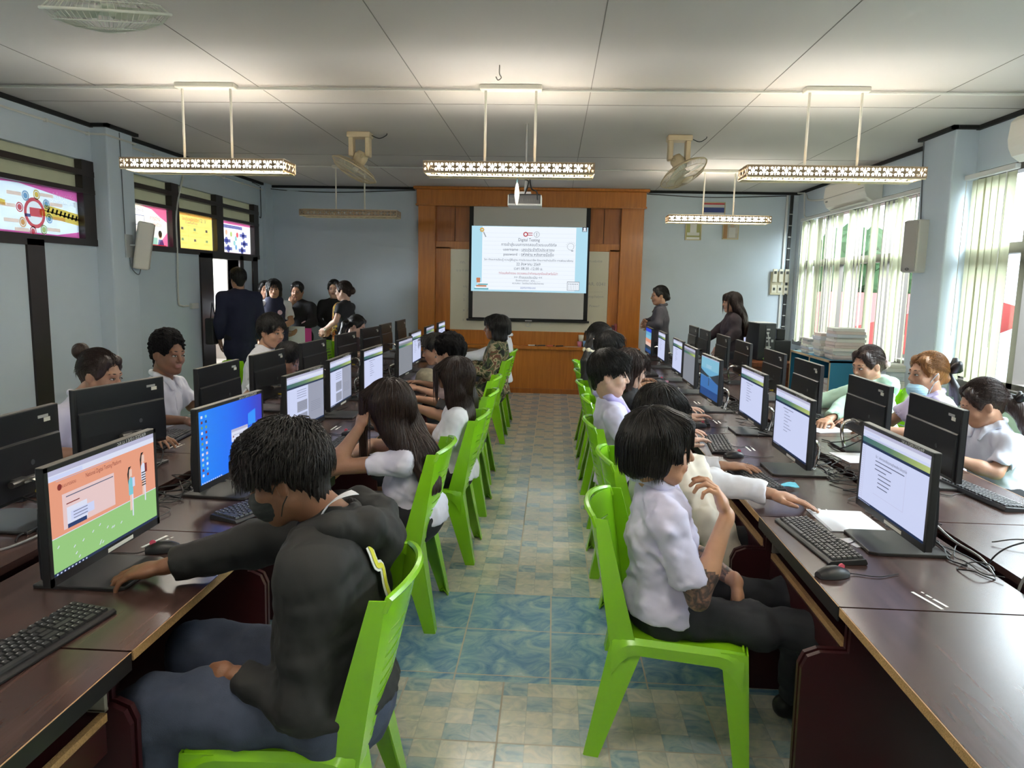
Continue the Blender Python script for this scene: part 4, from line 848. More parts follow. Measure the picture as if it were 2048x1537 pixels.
# white tape strips on the desk tops
tapem=M('white_tape',(.80,.79,.74),.5)
def tape(x,y,rz,label):
    e=empty('tape_strips',(x,y,ZD),rz,label,'tape','white tape strips stuck on the desk tops'); r=random.Random(int(x*100+y*10))
    MB().box(-.065,.055,.008,.017,.0002,.0009).build('strip',tapem,e); MB().box(-.055,.0,-.018,-.009,.0002,.0009).box(.008,.03,-.018,-.011,.0002,.0009).box(.04,.05,-.018,-.013,.0002,.0009).build('torn_strip',tapem,e)
for i,(x,y,a) in enumerate(((1.13,2.11,PI/2+.25),(1.13,2.93,PI/2),(1.13,4.10,PI/2),(1.12,4.9,PI/2),(1.14,5.7,PI/2),(1.12,6.5,PI/2),(-1.32,2.32,PI/2-.2),(-1.98,3.7,PI/2),(-1.3,4.3,PI/2))):
    tape(x,y,a,'pair of white tape strips on a desk, '+['right aisle row, nearest the camera','right aisle row, by the white paper','right aisle row, third from camera','right aisle row, fourth','right aisle row, fifth','right aisle row, sixth','left aisle row, beside the near mouse','left wall row','left aisle row, farther'][i])
# papers, cloth, cap, pen
pap=M('white_paper',(.80,.80,.82),.7)
def sheet(x,y,w_,h_,rz,z,label,name='paper_sheet',mat=pap,cat='paper',n=1):
    e=MB(); T=Matrix.Translation((x,y,z))@Matrix.Rotation(rz,4,'Z')
    for k in range(n): e.box(-w_/2+k*.004,w_/2+k*.003,-h_/2,h_/2-k*.005,k*.0012,k*.0012+.0008,0,T)
    return tag(e.build(name,mat),label,cat)
sheet(1.165,2.83,.21,.27,0,ZD+.001,'white sheets of paper under the fingertips in the right aisle row',n=3)
sheet(1.10,2.58,.05,.09,.3,ZD+.001,'small white slip under the big sheets, right aisle row')
sheet(-1.10,3.38,.20,.28,.2,ZD+.001,'white answer sheet in front of the girl with very long hair',n=2)
sheet(1.80,4.75,.28,.21,.3,ZD+.001,'printed sheet before the girl in the green hoodie',n=3); sheet(1.66,3.95,.2,.24,.1,ZD+.001,'white sheet behind the nearest outer right monitors')
bcloth=empty('cleaning_cloth',(1.075,3.27,ZD+.012),.3,'folded light blue cloth lying on a monitor base in the right aisle row','cloth')
MB().grid([[(-.05+.10*u,-.022+.045*v,.006*math.sin(u*5+v*4)+.006) for u in np.linspace(0,1,7)] for v in np.linspace(0,1,5)]).build('cloth',M('lightblue_cloth',(.15,.50,.62),.9),bcloth,smooth=True,solid=.005)
cp=empty('baseball_cap',(-1.12,6.44,ZD+.001),-1.9,'olive camouflage cap lying on the left aisle desks','cap')
camo_=M('cap_camo',(.28,.24,.16),.8,noise=.5,nscale=30)
MB().lathe([(.095,0),(.098,.03),(.085,.08),(.05,.115),(.0,.125)],20).build('crown',camo_,cp,smooth=True,solid=.003)
MB().grid([[((.085+.075*v)*math.cos(a)*(1 if 1 else 1),(.085+.075*v)*math.sin(a)+0,.012-.02*v*abs(math.cos(a))) for a in np.linspace(.45,PI-.45,12)] for v in (0,.5,1)]).build('brim',M('cap_brim',(.22,.19,.13),.8),cp,smooth=True,solid=.004)
tag(MB().tube([(1.78,2.66,ZD+.006),(1.95,2.70,ZD+.006)],.006,8).build('pen',M('black_pen',(.015,.015,.015),.4)),'black pen lying on the nearest outer right desk','pen')
tag(MB().tube([(-1.02,5.05,ZD+.006),(-1.12,4.98,ZD+.006)],.005,8).build('pen',M('teal_pen',(.02,.18,.2),.4)),'teal pen on the left aisle desk beside the girl in white','pen')
# loose cables along the trough between the desk rows
def cables(xc,y0,y1,seed,label,n=7):
    r=random.Random(seed); m=MB()
    for k in range(n):
        y=r.uniform(y0,y1); L_=r.uniform(.25,.6); pts=[]; x=xc+r.uniform(-.1,.1)
        for i in range(7): pts.append((x+r.uniform(-.09,.09),y+L_*i/6*1.0+r.uniform(-.05,.05),ZD+.004+.012*abs(math.sin(i+k))))
        m.tube(bez(pts,4),r.choice((.002,.0026,.0032)),5)
    for k in range(2):
        y=r.uniform(y0,y1); cx=xc+r.uniform(-.05,.05); m.tube([(cx+.05*math.cos(a)*(1+.2*math.sin(3*a)),y+.06*math.sin(a),ZD+.008+.01*math.sin(2*a)) for a in np.linspace(0,6,22)],.0025,5)
    tag(m.build('cable_tangle',bc),label,'cables')['kind']='stuff'
for k in range(8): cables(1.40,2.3+k*.9,2.9+k*.9,20+k,'tangle of black cables behind the right aisle monitors, %s'%ordn[k])
for k in range(8): cables(-1.55,2.4+k*.85,3.0+k*.85,40+k,'tangle of black cables behind the left aisle monitors, %s'%ordn[k])
m=MB(); m.tube(bez([(1.36,2.95,.74),(1.42,2.78,.78),(1.45,2.6,.74),(1.47,2.42,.72),(1.475,2.3,.6),(1.475,2.2,.3)],8),.004,6); m.tube(bez([(1.475,2.3,.4),(1.475,2.25,.72),(1.55,2.25,.79),(1.75,2.35,.78),(1.95,2.5,.77)],8),.0045,6)
tag(m.build('grey_cable',M('grey_cable',(.28,.28,.28),.5)),'grey cable looping over the gap between the right desks','cable')
m=MB(); m.tube(bez([(1.475,2.45,.5),(1.475,2.42,.72),(1.58,2.42,.80),(1.78,2.46,.79),(2.0,2.5,.74)],8),.003,6); m.tube(bez([(1.475,2.1,.3),(1.48,2.06,.70),(1.62,2.12,.78),(1.9,2.2,.74)],8),.003,6); m.tube(bez([(1.6,2.62,.73),(1.7,2.6,.75),(1.9,2.55,.74)],8),.0025,6)
tag(m.build('black_cable',bc),'thin black cables arching at the right edge of the outer right desk','cable')
t=tag(MB().rbox(1.78,2.02,2.27,2.50,ZD+.001,ZD+.014,.003).build('monitor_base_plate',basem),'black monitor base plate at the right edge of the photo','monitor base')
m=MB(); m.tube(bez([(-1.89,2.52,.80),(-1.80,2.50,.79),(-1.74,2.45,.74),(-1.76,2.2,.725),(-1.9,2.1,.723)],8),.004,6); tag(m.build('grey_cable',M('grey_cable',(.28,.28,.28),.5)),'grey cable from the yellow plug at the left edge','cable')
# ================================================================= GREEN PLASTIC CHAIRS
green=M('lime_plastic',(.235,.56,.012),.24,bump=.02,bscale=200,coat=.2)
def chair_proto():
    e=empty('plastic_chair',(0,0,0),0,'x','chair','lime green plastic chairs')
    # seat: dished panel with rim and arched aprons
    m=MB(); rows=[]
    for i in range(11):
        t=i/10; y=-.20+.42*t; w_=.20+.015*math.sin(PI*t)-.01*(1-t)
        row=[]
        for k in range(13):
            u=k/12*2-1; z=.432-.018*(1-u*u)*(math.sin(PI*min(1,t*1.05)))+.006*t-(.018 if t>.97 else 0)
            row.append((u*w_,y+(0.0 if t<.97 else .012),z))
        rows.append(row)
    m.grid(rows)
    def apron(side):
        x=side*.205; o=[]
        for i in range(17):
            t=i/16; y=-.205+.43*t; zt=.436+.004*t; a=abs(2*t-1); zb=.385-.085*max(0,(a-.62)/.38)**2
            o.append(((x,y,zt),(x+side*.014,y,zb)))
        return o
    for s in (-1,1):
        o=apron(s); m.grid([[a for a,b in o],[((a[0]+b[0])/2+s*.012,a[1],(a[2]+b[2])/2+.012) for a,b in o],[b for a,b in o]])
    o=[]
    for i in range(13):
        u=i/12*2-1; zb=.392-.075*max(0,(abs(u)-.6)/.4)**2; o.append(((u*.205,.222,.438),(u*.212,.236,zb)))
    m.grid([[a for a,b in o],[b for a,b in o]])
    m.build('seat',green,e,smooth=True,solid=.007)
    # legs: angle sections
    def leg(x,y,fx,fy,zt,sx,sy,w0,w1):
        m=MB(); n=6
        for dx,dy in ((0,1),(1,0)):
            rows=[]
            for i in range(n):
                t=i/(n-1); cx=x+(fx-x)*t; cy=y+(fy-y)*t; z=zt*(1-t); w_=w0+(w1-w0)*t
                rows.append([(cx,cy,z),(cx-sx*dx*w_*.5,cy-sy*dy*w_*.5,z),(cx-sx*dx*w_,cy-sy*dy*w_,z)])
            m.grid(rows)
        f=MB(); m.add([(fx,fy,.004),(fx-sx*w1,fy,.004),(fx-sx*w1*.6,fy-sy*w1*.6,.03),(fx,fy-sy*w1,.004)],[(0,1,2,3)])
        m.build('leg',green,e,solid=.006)
    for s in (-1,1):
        leg(s*.214,.234,s*.228,.262,.435,s,1,.085,.045); leg(s*.207,-.205,s*.235,-.285,.435,s,-1,.115,.05)
    # backrest: posts, curved top and slats
    m=MB()
    def bp(u,z):     # point of the curved back surface
        t=(z-.43)/.42; yb=-.215-.065*t; w_=.205-.012*t+.01*math.sin(PI*t); return (u*w_,yb-.050*(1-u*u)*(.35+.65*t),z)
    for s in (-1,1):     # side posts: outer flange + face
        rows=[]
        for i in range(9):
            z=.40+.44*i/8; wd=.10-.055*i/8; a=bp(s,z); rows.append([(a[0]*1.0+s*.006,a[1]+wd*.9,z-.0),(a[0]+s*.006,a[1],z),bp(s*.86,z),bp(s*.76,z)])
        m.grid(rows)
    def strip(z0,z1,u=.78,n=11,k=2):
        m.grid([[bp(-u+2*u*i/(n-1),z0+(z1-z0)*j/k) for i in range(n)] for j in range(k+1)])
    for j in range(8): strip(.462+j*.036,.462+j*.036+.027)
    strip(.748,.842,1.0,15,3); strip(.43,.455,.9)
    # rolled rim
    rim=[bp(-1,.842-.03)]+[tuple(Vector(bp(-1+2*i/14,.842))+Vector((0,-.008,.004*(1-(2*i/14-1)**2)*4))) for i in range(15)]+[bp(1,.842-.03)]
    m.tube(rim,.008,6)
    m.build('backrest',green,e,smooth=True,solid=.006)
    return e
CH=chair_proto(); CHu=[False]
def chair(x,y,rz,label):
    if not CHu[0]: CHu[0]=True; CH.location=(x,y,0); CH.rotation_euler=(0,0,rz); CH['label']=label; return CH
    return copy_tree(CH,(x,y,0),rz,label)
AL=PI/2    # facing -x
# rear feet at local y=-.285 -> left aisle rear feet x about -.45
for i,(x,y,r,l) in enumerate(((-.68,1.86,.06,'under the boy in the black hoodie'),(-.79,3.40,.0,'under the girl with very long hair'),(-.70,4.24,0,'under the girl with shoulder-length hair'),(-.71,5.12,0,'under the person with short curly hair'),(-.745,5.93,0,'second behind the girl with shoulder-length hair'),(-.735,7.44,.0,'under the person in the camouflage jacket'),(-.735,8.32,0,'farthest in the left aisle row'))):
    chair(x,y,AL+r,'lime green chair in the left aisle row, '+l)
for i,(x,y,r,l) in enumerate(((.475,2.52,-.20,'nearest, under the tattooed person'),(.56,3.32,0,'under the boy in the cream jacket'),(.53,4.12,0,'under the boy in lavender'),(.55,4.95,0,'under the girl in black'),(.535,5.74,0,'fifth from the camera'),(.54,6.52,0,'under the girl with the ponytail and scrunchie'),(.545,7.29,0,'farthest in the right aisle row'))):
    chair(x,y,-AL+r,'lime green chair in the right aisle row, '+l)
for x,y,r,l in ((-2.55,3.30,.15,'behind the girl with the hair bun'),(-2.52,4.5,0,'under the curly-haired man'),(-2.62,6.45,.1,'under the boy with the bowl haircut'),(-2.5,8.85,0,'under the girl with the long ponytail')):
    chair(x,y,-AL+r,'lime green chair in the left wall row, '+l)
for x,y,r,l in ((2.52,3.95,0,'behind the girl with the black ribbon'),(2.52,4.85,0,'behind the woman with the blue mask'),(2.52,5.72,0,'behind the girl in the green hoodie')):
    chair(x,y,AL+r,'lime green chair in the outer right row, '+l)
# ================================================================= RIGHT BACK CORNER
ch=empty('teacher_desk',(2.75,8.95,0),0,'reddish brown wooden teacher desk in the right front corner','desk')
tw=wood_mat('red_brown_wood',(.14,.035,.012,1),(.22,.065,.022,1),.3)
MB().rbox(-.45,.45,-.35,.75,.70,.76,.008).build('top',tw,ch); MB().rbox(-.42,.42,-.31,.70,0,.70,.005).build('body',tw,ch)
m=MB(); m.box(-.44,.44,-.325,-.31,.52,.535); m.box(-.44,.44,-.325,-.31,.06,.075); m.build('moulding',tw,ch)
pc=empty('computer_tower',(2.52,9.02,.76),.12,'black computer tower seen from the back on the teacher desk, papers on top','computer tower')
MB().rbox(-.105,.105,-.2,.2,0,.44,.008).build('case',M('case_black',(.02,.021,.023),.4),pc)
m=MB(); m.box(-.02,.09,-.203,-.2,.03,.42); m.build('rear_panel',M('rear_grey',(.05,.052,.055),.4),pc)
m=MB(); 
for z,w_ in ((.36,.04),(.32,.03),(.26,.05),(.22,.02),(.15,.06),(.10,.05)): m.box(-.01,-.01+w_,-.208,-.203,z,z+.02)
m.box(.05,.075,-.208,-.203,.22,.25); m.build('ports',M('port_white',(.5,.5,.5),.5),pc)
m=MB(); m.tube(bez([(0,-.205,.33),(.0,-.24,.28),(.02,-.23,.15),(.01,-.24,.0)],5),.006,6); m.tube(bez([(.03,-.205,.11),(.05,-.24,.06),(.10,-.28,.0)],5),.005,6); m.build('power_lead',M('light_cable',(.5,.5,.48),.5),pc)
sheet(2.52,9.02,.21,.38,.12,.76+.441,'white papers stacked on the black computer tower',n=5)
for x,y,z,sx,sy,sz,nm,l in ((2.74,8.98,.76,.19,.28,.24,'small_computer_case','small black computer case beside the tower'),(2.93,8.75,.76,.11,.14,.15,'desk_speaker','left black desk speaker'),(3.06,8.72,.76,.12,.14,.17,'desk_speaker','right black desk speaker'),(2.80,9.2,1.0,.10,.12,.13,'webcam_box','small black box standing on the printer papers')):
    if nm=='webcam_box': x,y,z=2.74,9.0,1.003
    tag(MB().rbox(x-sx/2,x+sx/2,y-sy/2,y+sy/2,z,z+sz,.008).build(nm,M('matt_black',(.018,.018,.02),.45)),l+' on the teacher desk',nm.replace('_',' '))
tag(MB().lathe([(0,0),(.05,.005),(.07,.03),(.05,.05),(0,.055)],16).build('green_bag',M('bag_green',(.25,.55,.08),.5),smooth=True),'small lime green pouch on the teacher desk','pouch').location=(2.55,8.72,.76)
sheet(3.12,9.05,.25,.36,.4,.762,'loose papers heaped behind the desk speakers',n=14)
# teal bookcase with paper stacks
bk=empty('bookcase',(3.0,7.62,0),0,'teal open bookcase below the right window, filled with paper stacks','bookcase')
tealm=M('teal_board',(.015,.16,.27),.4); birch=M('pale_edge',(.55,.42,.25),.6)
m=MB(); m.box(-.26,.26,-.30,-.282,0,.92); m.box(-.26,.26,.90,.918,0,.92); m.box(-.26,.26,.28,.298,.03,.92); m.box(-.26,.26,-.30,.918,.90,.92); m.box(-.26,.26,-.30,.918,.03,.05); m.box(-.26,.26,-.30,.918,.36,.378); m.box(.245,.26,-.3,.918,0,.92); m.build('carcass',tealm,bk)
m=MB(); m.box(-.264,-.258,-.302,-.28,0,.92); m.box(-.264,-.258,.278,.30,0,.92); m.box(-.264,-.258,.898,.92,0,.92); m.box(-.264,-.258,-.302,.92,.898,.922); m.box(-.264,-.258,-.302,.92,.358,.38); m.build('edge_banding',birch,bk)
ORD=['first','second','third','fourth','fifth','sixth','seventh','eighth','ninth','tenth','eleventh','twelfth','thirteenth','fourteenth','fifteenth','sixteenth','seventeenth','eighteenth','nineteenth','twentieth','twenty-first','twenty-second','twenty-third','twenty-fourth','twenty-fifth','twenty-sixth']
pcols=[(.68,.67,.62),(.60,.60,.56),(.72,.70,.66),(.50,.50,.48),(.68,.64,.58),(.64,.54,.50),(.60,.63,.68),(.66,.66,.58)]
def stack(x,y,z,n,w_,d_,seed,label,h=.018,grp='stacks of papers and folders'):
    r=random.Random(seed); zz=z
    for k in range(n):
        hh=h*r.uniform(.6,1.5); T=Matrix.Translation((x+r.uniform(-.012,.012),y+r.uniform(-.015,.015),zz))@Matrix.Rotation(r.uniform(-.10,.10),4,'Z')
        o=MB().rbox(-w_/2,w_/2,-d_/2,d_/2,0,hh,.003,0,T).build('paper_bundle',M('pap%d'%r.choice([0,0,1,2,2,3,4,5,6,7]) if False else 'pap%d'%(k_:=r.choice([0,0,1,2,2,3,4,5,6,7])),pcols[k_],.75))
        tag(o,'paper bundle in the %s: %s'%(label,'bottom one' if k==0 else 'top one' if k==n-1 else '%s from the bottom'%ORD[k]),'papers',grp); zz+=hh
stack(2.95,7.55,.921,12,.30,.24,1,'tallest pile on the teal bookcase',.022); stack(2.93,7.85,.921,9,.30,.22,2,'middle pile on the teal bookcase',.022); stack(2.92,8.20,.921,9,.28,.22,3,'far slanting pile on the teal bookcase',.02)
stack(2.96,7.6,.38,12,.3,.22,4,'pile in the near upper bookcase cell',.028); stack(2.96,8.2,.38,10,.26,.2,5,'pile in the far upper bookcase cell',.022); stack(2.96,7.6,.052,5,.3,.22,6,'pile in the near lower bookcase cell',.03)
stack(3.22,7.0,.0,26,.26,.22,7,'floor pile between the bookcase and the pillar',.036)
bg_=empty('paper_bag',(3.2,4.72,0),-.2,'brown paper bag with black lettering under the window behind the woman with the mask','paper bag')
MB().rbox(-.10,.10,-.20,.20,.0,1.0,.006).build('bag',M('kraft_paper',(.50,.38,.24),.8),bg_)
m=MB(); T=Matrix(((0,0,-1,-.102),(-1,0,0,.0),(0,1,0,.90),(0,0,0,1))); add_text(m,'UNDER',.09,T); T2=Matrix(((0,0,-1,-.102),(-1,0,0,.0),(0,1,0,.80),(0,0,0,1))); add_text(m,'BOOK',.09,T2); m.build('bag_lettering',M('black_print',(.03,.03,.03),.6),bg_)
wb_=empty('water_bottle',(1.53,8.98,ZD),0,'clear plastic water bottle behind the far right aisle monitors','bottle')
MB().lathe([(0,0),(.032,.0),(.032,.14),(.014,.18),(.014,.20)],14).build('bottle',M('clear_plastic',(.55,.62,.66),.1,trans=.3),wb_,smooth=True); MB().lathe([(.016,.195),(.016,.215),(0,.215)],12).build('cap',M('white_cap',(.7,.7,.7),.4),wb_)
tag(MB().rbox(1.02,1.10,6.86,6.90,ZD,ZD+.015,.004).build('eraser',M('pinkblue',(.6,.3,.4),.5)),'pink correction pen on the right aisle desk','pen')
tag(MB().rbox(-.06,.06,-.045,.045,0,.05,.015).build('green_tub',M('tub_green',(.20,.42,.28),.4)),'small green tub between the far right monitors','tub').location=(1.50,6.9,ZD)
# ================================================================= OUTSIDE
g=structure(MB().box(-40,60,-30,90,-3.3,-3.2).build('ground_outside',M('outside_ground',(.30,.31,.28),.9)))
rf=empty('house',(13.5,31,-3.2),0,'house with a red metal roof outside the right windows','house')
MB().box(-6,6,-6,6,0,2.9).build('walls',M('house_wall',(.65,.63,.58),.8),rf); m=MB(); m.prism([(-7,2.8),(7,2.8),(0,4.7)],'y',-7,7); m.build('roof',M('red_roof',(.52,.07,.06),.5,noise=.1,nscale=4),rf)
rf=empty('house',(14.5,19,-3.2),0,'low building with a pale grey tiled roof outside the right windows','house')
MB().box(-3,4,-5,3,0,2.4).build('walls',M('house_wall',(.65,.63,.58),.8),rf); m=MB(); m.prism([(-4,2.3),(5,2.3),(.5,4.2)],'y',-6,4); m.build('roof',M('grey_roof',(.45,.48,.55),.6,noise=.2,nscale=6),rf)
def tree(x,y,z,s,seed,label):
    e=empty('tree',(x,y,-3.2),0,label,'tree','trees outside the windows'); MB().tube([(0,0,0),(0,0,z)],.2,8).build('trunk',M('bark',(.1,.07,.05),.9),e)
    bm=bmesh.new(); r=random.Random(seed)
    for k in range(9): bmesh.ops.create_icosphere(bm,subdivisions=3,radius=s*r.uniform(.4,.7),matrix=Matrix.Translation((r.uniform(-1,1)*s*.8,r.uniform(-1,1)*s*.8,z+r.uniform(-.3,.8)*s)))
    for v in bm.verts: v.co+=Vector((r.uniform(-1,1),r.uniform(-1,1),r.uniform(-1,1)))*.14*s
    MB().bm(bm).build('foliage',M('leaf_green',(.06,.14,.05),.8,noise=.4,nscale=4),e)
tree(20,46,5.0,3,1,'round green tree beyond the red roof'); tree(24,30,4.6,2.2,2,'green tree right of the red roof'); tree(22,17,4.2,2.0,3,'green tree beyond the grey roof')
o=MB(); o.box(-6.85,-6.72,2,16.5,0,1.0); tag(o.build('corridor_parapet',M('pink_parapet',(.42,.16,.17),.7)),'pink parapet wall of the corridor outside the door','parapet')
o=MB(); o.box(-6.68,-6.4,14.1,15.1,0,2.95); tag(o.build('corridor_column',M('cream_column',(.34,.32,.27),.7)),'cream column of the corridor outside the door','column')
o=MB(); o.box(-6.9,-4.42,-3,17,-.1,-.0); structure(o.build('floor_outside',M('corridor_floor',(.5,.48,.42),.6)))
o=MB(); o.box(-6.9,-4.45,-3,17,2.95,3.05); structure(o.build('ceiling_outside',M('corridor_soffit',(.45,.44,.36),.8)))
bd=empty('building',(-9.4,17,-3.2),0,'building with a blue banner outside, seen through the open door','building'); MB().box(-.3,.3,-4,4,0,6.8).build('wall',M('house_wall',(.65,.63,.58),.8),bd); MB().box(.3,.34,-3.4,3.4,3.8,6.6).build('banner',M('blue_banner',(.02,.09,.28),.6),bd)
m=MB(); T=Matrix(((0,0,1,-6.39),(1,0,0,14.6),(0,1,0,1.95),(0,0,0,1))); add_text(m,'ทางเข้า',.26,T); T[2][3]=1.62; add_text(m,'ประตู',.26,T); tag(m.build('door_lettering',M('grey_print',(.2,.2,.2),.6)),'grey hand lettering seen through the open door','lettering')
# ================================================================= SMOOTH BODY SURFACES (distance fields -> one closed mesh)
V3=lambda *a: np.array(a,dtype=np.float64)
def unit(v): v=np.asarray(v,float); n=np.linalg.norm(v); return v/n if n>1e-9 else v
class Cap:      # tapered capsule; fl=(axis,scale): squash along axis; flat=True: cut flat at b end
    def __init__(s,a,b,ra,rb,k=.02,op='+',fl=None,flat=False):
        s.a=np.asarray(a,float); s.b=np.asarray(b,float); s.ra,s.rb,s.k,s.op,s.fl,s.flat=ra,rb,k,op,fl,flat
        R_=max(ra,rb)*max(1.0,(fl[1] if fl else 1)); m=R_+k+.02; s.lo=np.minimum(s.a,s.b)-m; s.hi=np.maximum(s.a,s.b)+m
    def d(s,P):
        ab=s.b-s.a; L2=ab@ab+1e-12; q=P-s.a; t=np.clip((q@ab)/L2,0,1); w=q-t[:,None]*ab
        if s.fl is not None:
            n=s.fl[0]; c=w@n; w=w+np.outer(c*(1/s.fl[1]-1),n)
        r=s.ra+(s.rb-s.ra)*t; d=np.sqrt((w*w).sum(1))-r
        if s.fl is not None: d*=min(1,s.fl[1])
        if s.flat: d=np.maximum(d,(P-s.b)@(ab/math.sqrt(L2)))
        return d
class Ell:
    def __init__(s,c,r,R_=None,k=.02,op='+'):
        s.c=np.asarray(c,float); s.r=np.asarray(r,float); s.R=R_; s.k,s.op=k,op; m=s.r.max()+k+.02; s.lo=s.c-m; s.hi=s.c+m
    def d(s,P):
        q=P-s.c
        if s.R is not None: q=q@s.R
        k0=np.sqrt(((q/s.r)**2).sum(1)); k1=np.sqrt(((q/(s.r**2))**2).sum(1))+1e-9
        return k0*(k0-1)/k1
class Half:     # keeps the side opposite n inside a region
    def __init__(s,p,n,lo=None,hi=None,k=.004): s.p=np.asarray(p,float); s.n=unit(n); s.op='cut'; s.k=k; s.lo=np.asarray(lo if lo is not None else (-9,-9,-9),float); s.hi=np.asarray(hi if hi is not None else (9,9,9),float)
    def d(s,P): return (P-s.p)@s.n
def smin(a,b,k):
    if k<=0: return np.minimum(a,b)
    h=np.maximum(k-np.abs(a-b),0)/k; return np.minimum(a,b)-h*h*k*.25
def fold(P,amp,f,seed=0,st=(1,1,1)):
    r=np.random.RandomState(seed); v=np.zeros(len(P)); Q=P*np.asarray(st)
    for i in range(5):
        d=unit(r.normal(size=3)); d2=unit(r.normal(size=3)); ff=f*(1+.45*i); v+=np.sin(Q@d*ff+r.uniform(0,6)+1.6*np.sin(Q@d2*ff*.6+r.uniform(0,6)))/(1+.5*i)
    return v*amp*.5
def evalP(prims,P):
    F=np.full(len(P),1.0)
    for p in prims:
        d=p.d(P)
        F= smin(F,d,p.k) if p.op=='+' else (-smin(-F,d,p.k) if p.op=='-' else np.maximum(F,d))
    return F
def gridP(prims,h,disp=None):
    pl=[p for p in prims if p.op=='+']; lo=np.min([p.lo for p in pl],0); hi=np.max([p.hi for p in pl],0)
    n=np.ceil((hi-lo)/h).astype(int)+1; F=np.full(n,1.0,dtype=np.float32)
    ax=[lo[i]+h*np.arange(n[i]) for i in range(3)]
    for p in prims:
        i0=np.clip(np.floor((p.lo-lo)/h).astype(int),0,n); i1=np.clip(np.ceil((p.hi-lo)/h).astype(int)+1,0,n)
        if (i1<=i0).any(): continue
        g=np.stack(np.meshgrid(*[ax[i][i0[i]:i1[i]] for i in range(3)],indexing='ij'),-1).reshape(-1,3)
        sl=tuple(slice(i0[i],i1[i]) for i in range(3)); sub=F[sl].reshape(-1); d=p.d(g)
        if p.op=='+': r_=smin(sub,d,p.k)
        elif p.op=='-': r_=-smin(-sub,d,p.k)
        else: r_=np.maximum(sub,d)
        F[sl]=r_.reshape(F[sl].shape)
    if disp is not None:
        near=np.argwhere(np.abs(F)<.05); P=lo+near*h; F[tuple(near.T)]+=disp(P).astype(np.float32)
    return F,lo
def nets(F,lo,h):
    S=F<0; n=F.shape
    c=[S[i:n[0]-1+i,j:n[1]-1+j,k:n[2]-1+k] for i in(0,1) for j in(0,1) for k in(0,1)]
    al=c[0].copy(); an=c[0].copy()
    for x in c[1:]: al&=x; an|=x
    cells=np.argwhere(an&~al); 
    if len(cells)==0: return np.zeros((0,3)),np.zeros((0,4),int)
    off=np.array([(i,j,k) for i in(0,1) for j in(0,1) for k in(0,1)])
    val=np.stack([F[tuple((cells+o).T)] for o in off],1)
    acc=np.zeros((len(cells),3)); cnt=np.zeros(len(cells))
    for a in range(8):
        for b in range(a+1,8):
            if np.abs(off[a]-off[b]).sum()!=1: continue
            va,vb=val[:,a],val[:,b]; x=(va<0)!=(vb<0); t=np.where(x,va/np.where(x,va-vb,1),0)
            p=off[a]+t[:,None]*(off[b]-off[a]); acc[x]+=p[x]; cnt[x]+=1
    V=lo+h*(cells+acc/cnt[:,None])
    idx=np.full(tuple(np.array(n)-1),-1,dtype=np.int64); idx[tuple(cells.T)]=np.arange(len(cells)); Q=[]
    for ax in range(3):
        b,c_=(ax+1)%3,(ax+2)%3
        s0=[slice(1,n[i]-1) for i in range(3)]; s1=list(s0); s0[ax]=slice(0,n[ax]-1); s1[ax]=slice(1,n[ax])
        A=S[tuple(s0)]; B=S[tuple(s1)]; e=np.argwhere(A!=B)
        if len(e)==0: continue
        base=e.copy(); base[:,b]+=1; base[:,c_]+=1
        def ix(db,dc): q=base.copy(); q[:,b]-=db; q[:,c_]-=dc; return idx[tuple(q.T)]
        q=np.stack([ix(1,1),ix(0,1),ix(0,0),ix(1,0)],1); fl=~A[tuple(e.T)]; q[fl]=q[fl][:,::-1]; Q.append(q)
    Q=np.concatenate(Q); Q=Q[(Q>=0).all(1)]; return V,Q
def mesh_obj(name,parts,mats,parent=None,matfn=None,origin=(0,0,0),smooth_it=1):
    """parts: list of (prims,h,disp). One mesh object."""
    Vs=[];Qs=[];n=0
    for prims,h,disp in parts:
        F,lo=gridP(prims,h,disp); v,q=nets(F,lo,h)
        if len(v)==0: continue
        for _ in range(smooth_it):   # light umbrella smoothing
            s=np.zeros_like(v); c=np.zeros(len(v))
            for a in range(4):
                b=(a+1)%4; np.add.at(s,q[:,a],v[q[:,b]]); np.add.at(s,q[:,b],v[q[:,a]]); np.add.at(c,q[:,a],1); np.add.at(c,q[:,b],1)
            v=v*.5+.5*s/np.maximum(c,1)[:,None]
        Vs.append(v);Qs.append(q+n); n+=len(v)
    V=np.concatenate(Vs)-np.asarray(origin); Q=np.concatenate(Qs)
    return raw_mesh(name,V,Q,mats,parent,matfn,origin)
def raw_mesh(name,V,Q,mats,parent=None,matfn=None,origin=(0,0,0),k=4):
    me=bpy.data.meshes.new(name); me.vertices.add(len(V)); me.vertices.foreach_set('co',V.astype(np.float32).ravel())
    me.loops.add(len(Q)*k); me.loops.foreach_set('vertex_index',Q.astype(np.int32).ravel()); me.polygons.add(len(Q))
    me.polygons.foreach_set('loop_start',np.arange(0,len(Q)*k,k,dtype=np.int32))
    try: me.polygons.foreach_set('loop_total',np.full(len(Q),k,dtype=np.int32))
    except Exception: pass
    if not isinstance(mats,(list,tuple)): mats=[mats]
    for m in mats: me.materials.append(m)
    if matfn is not None:
        C=V[Q].mean(1)+np.asarray(origin); me.polygons.foreach_set('material_index',matfn(C).astype(np.int32))
    me.polygons.foreach_set('use_smooth',np.ones(len(Q),dtype=bool)); me.update(calc_edges=True); me.validate()
    o=bpy.data.objects.new(name,me); COL.objects.link(o)
    if parent is not None: o.parent=parent
    return o
def grad(prims,P,e=.003):
    f0=evalP(prims,P); g=np.stack([evalP(prims,P+np.eye(3)[i]*e)-f0 for i in range(3)],1)/e
    return f0,g/np.maximum(np.linalg.norm(g,axis=1),1e-6)[:,None]
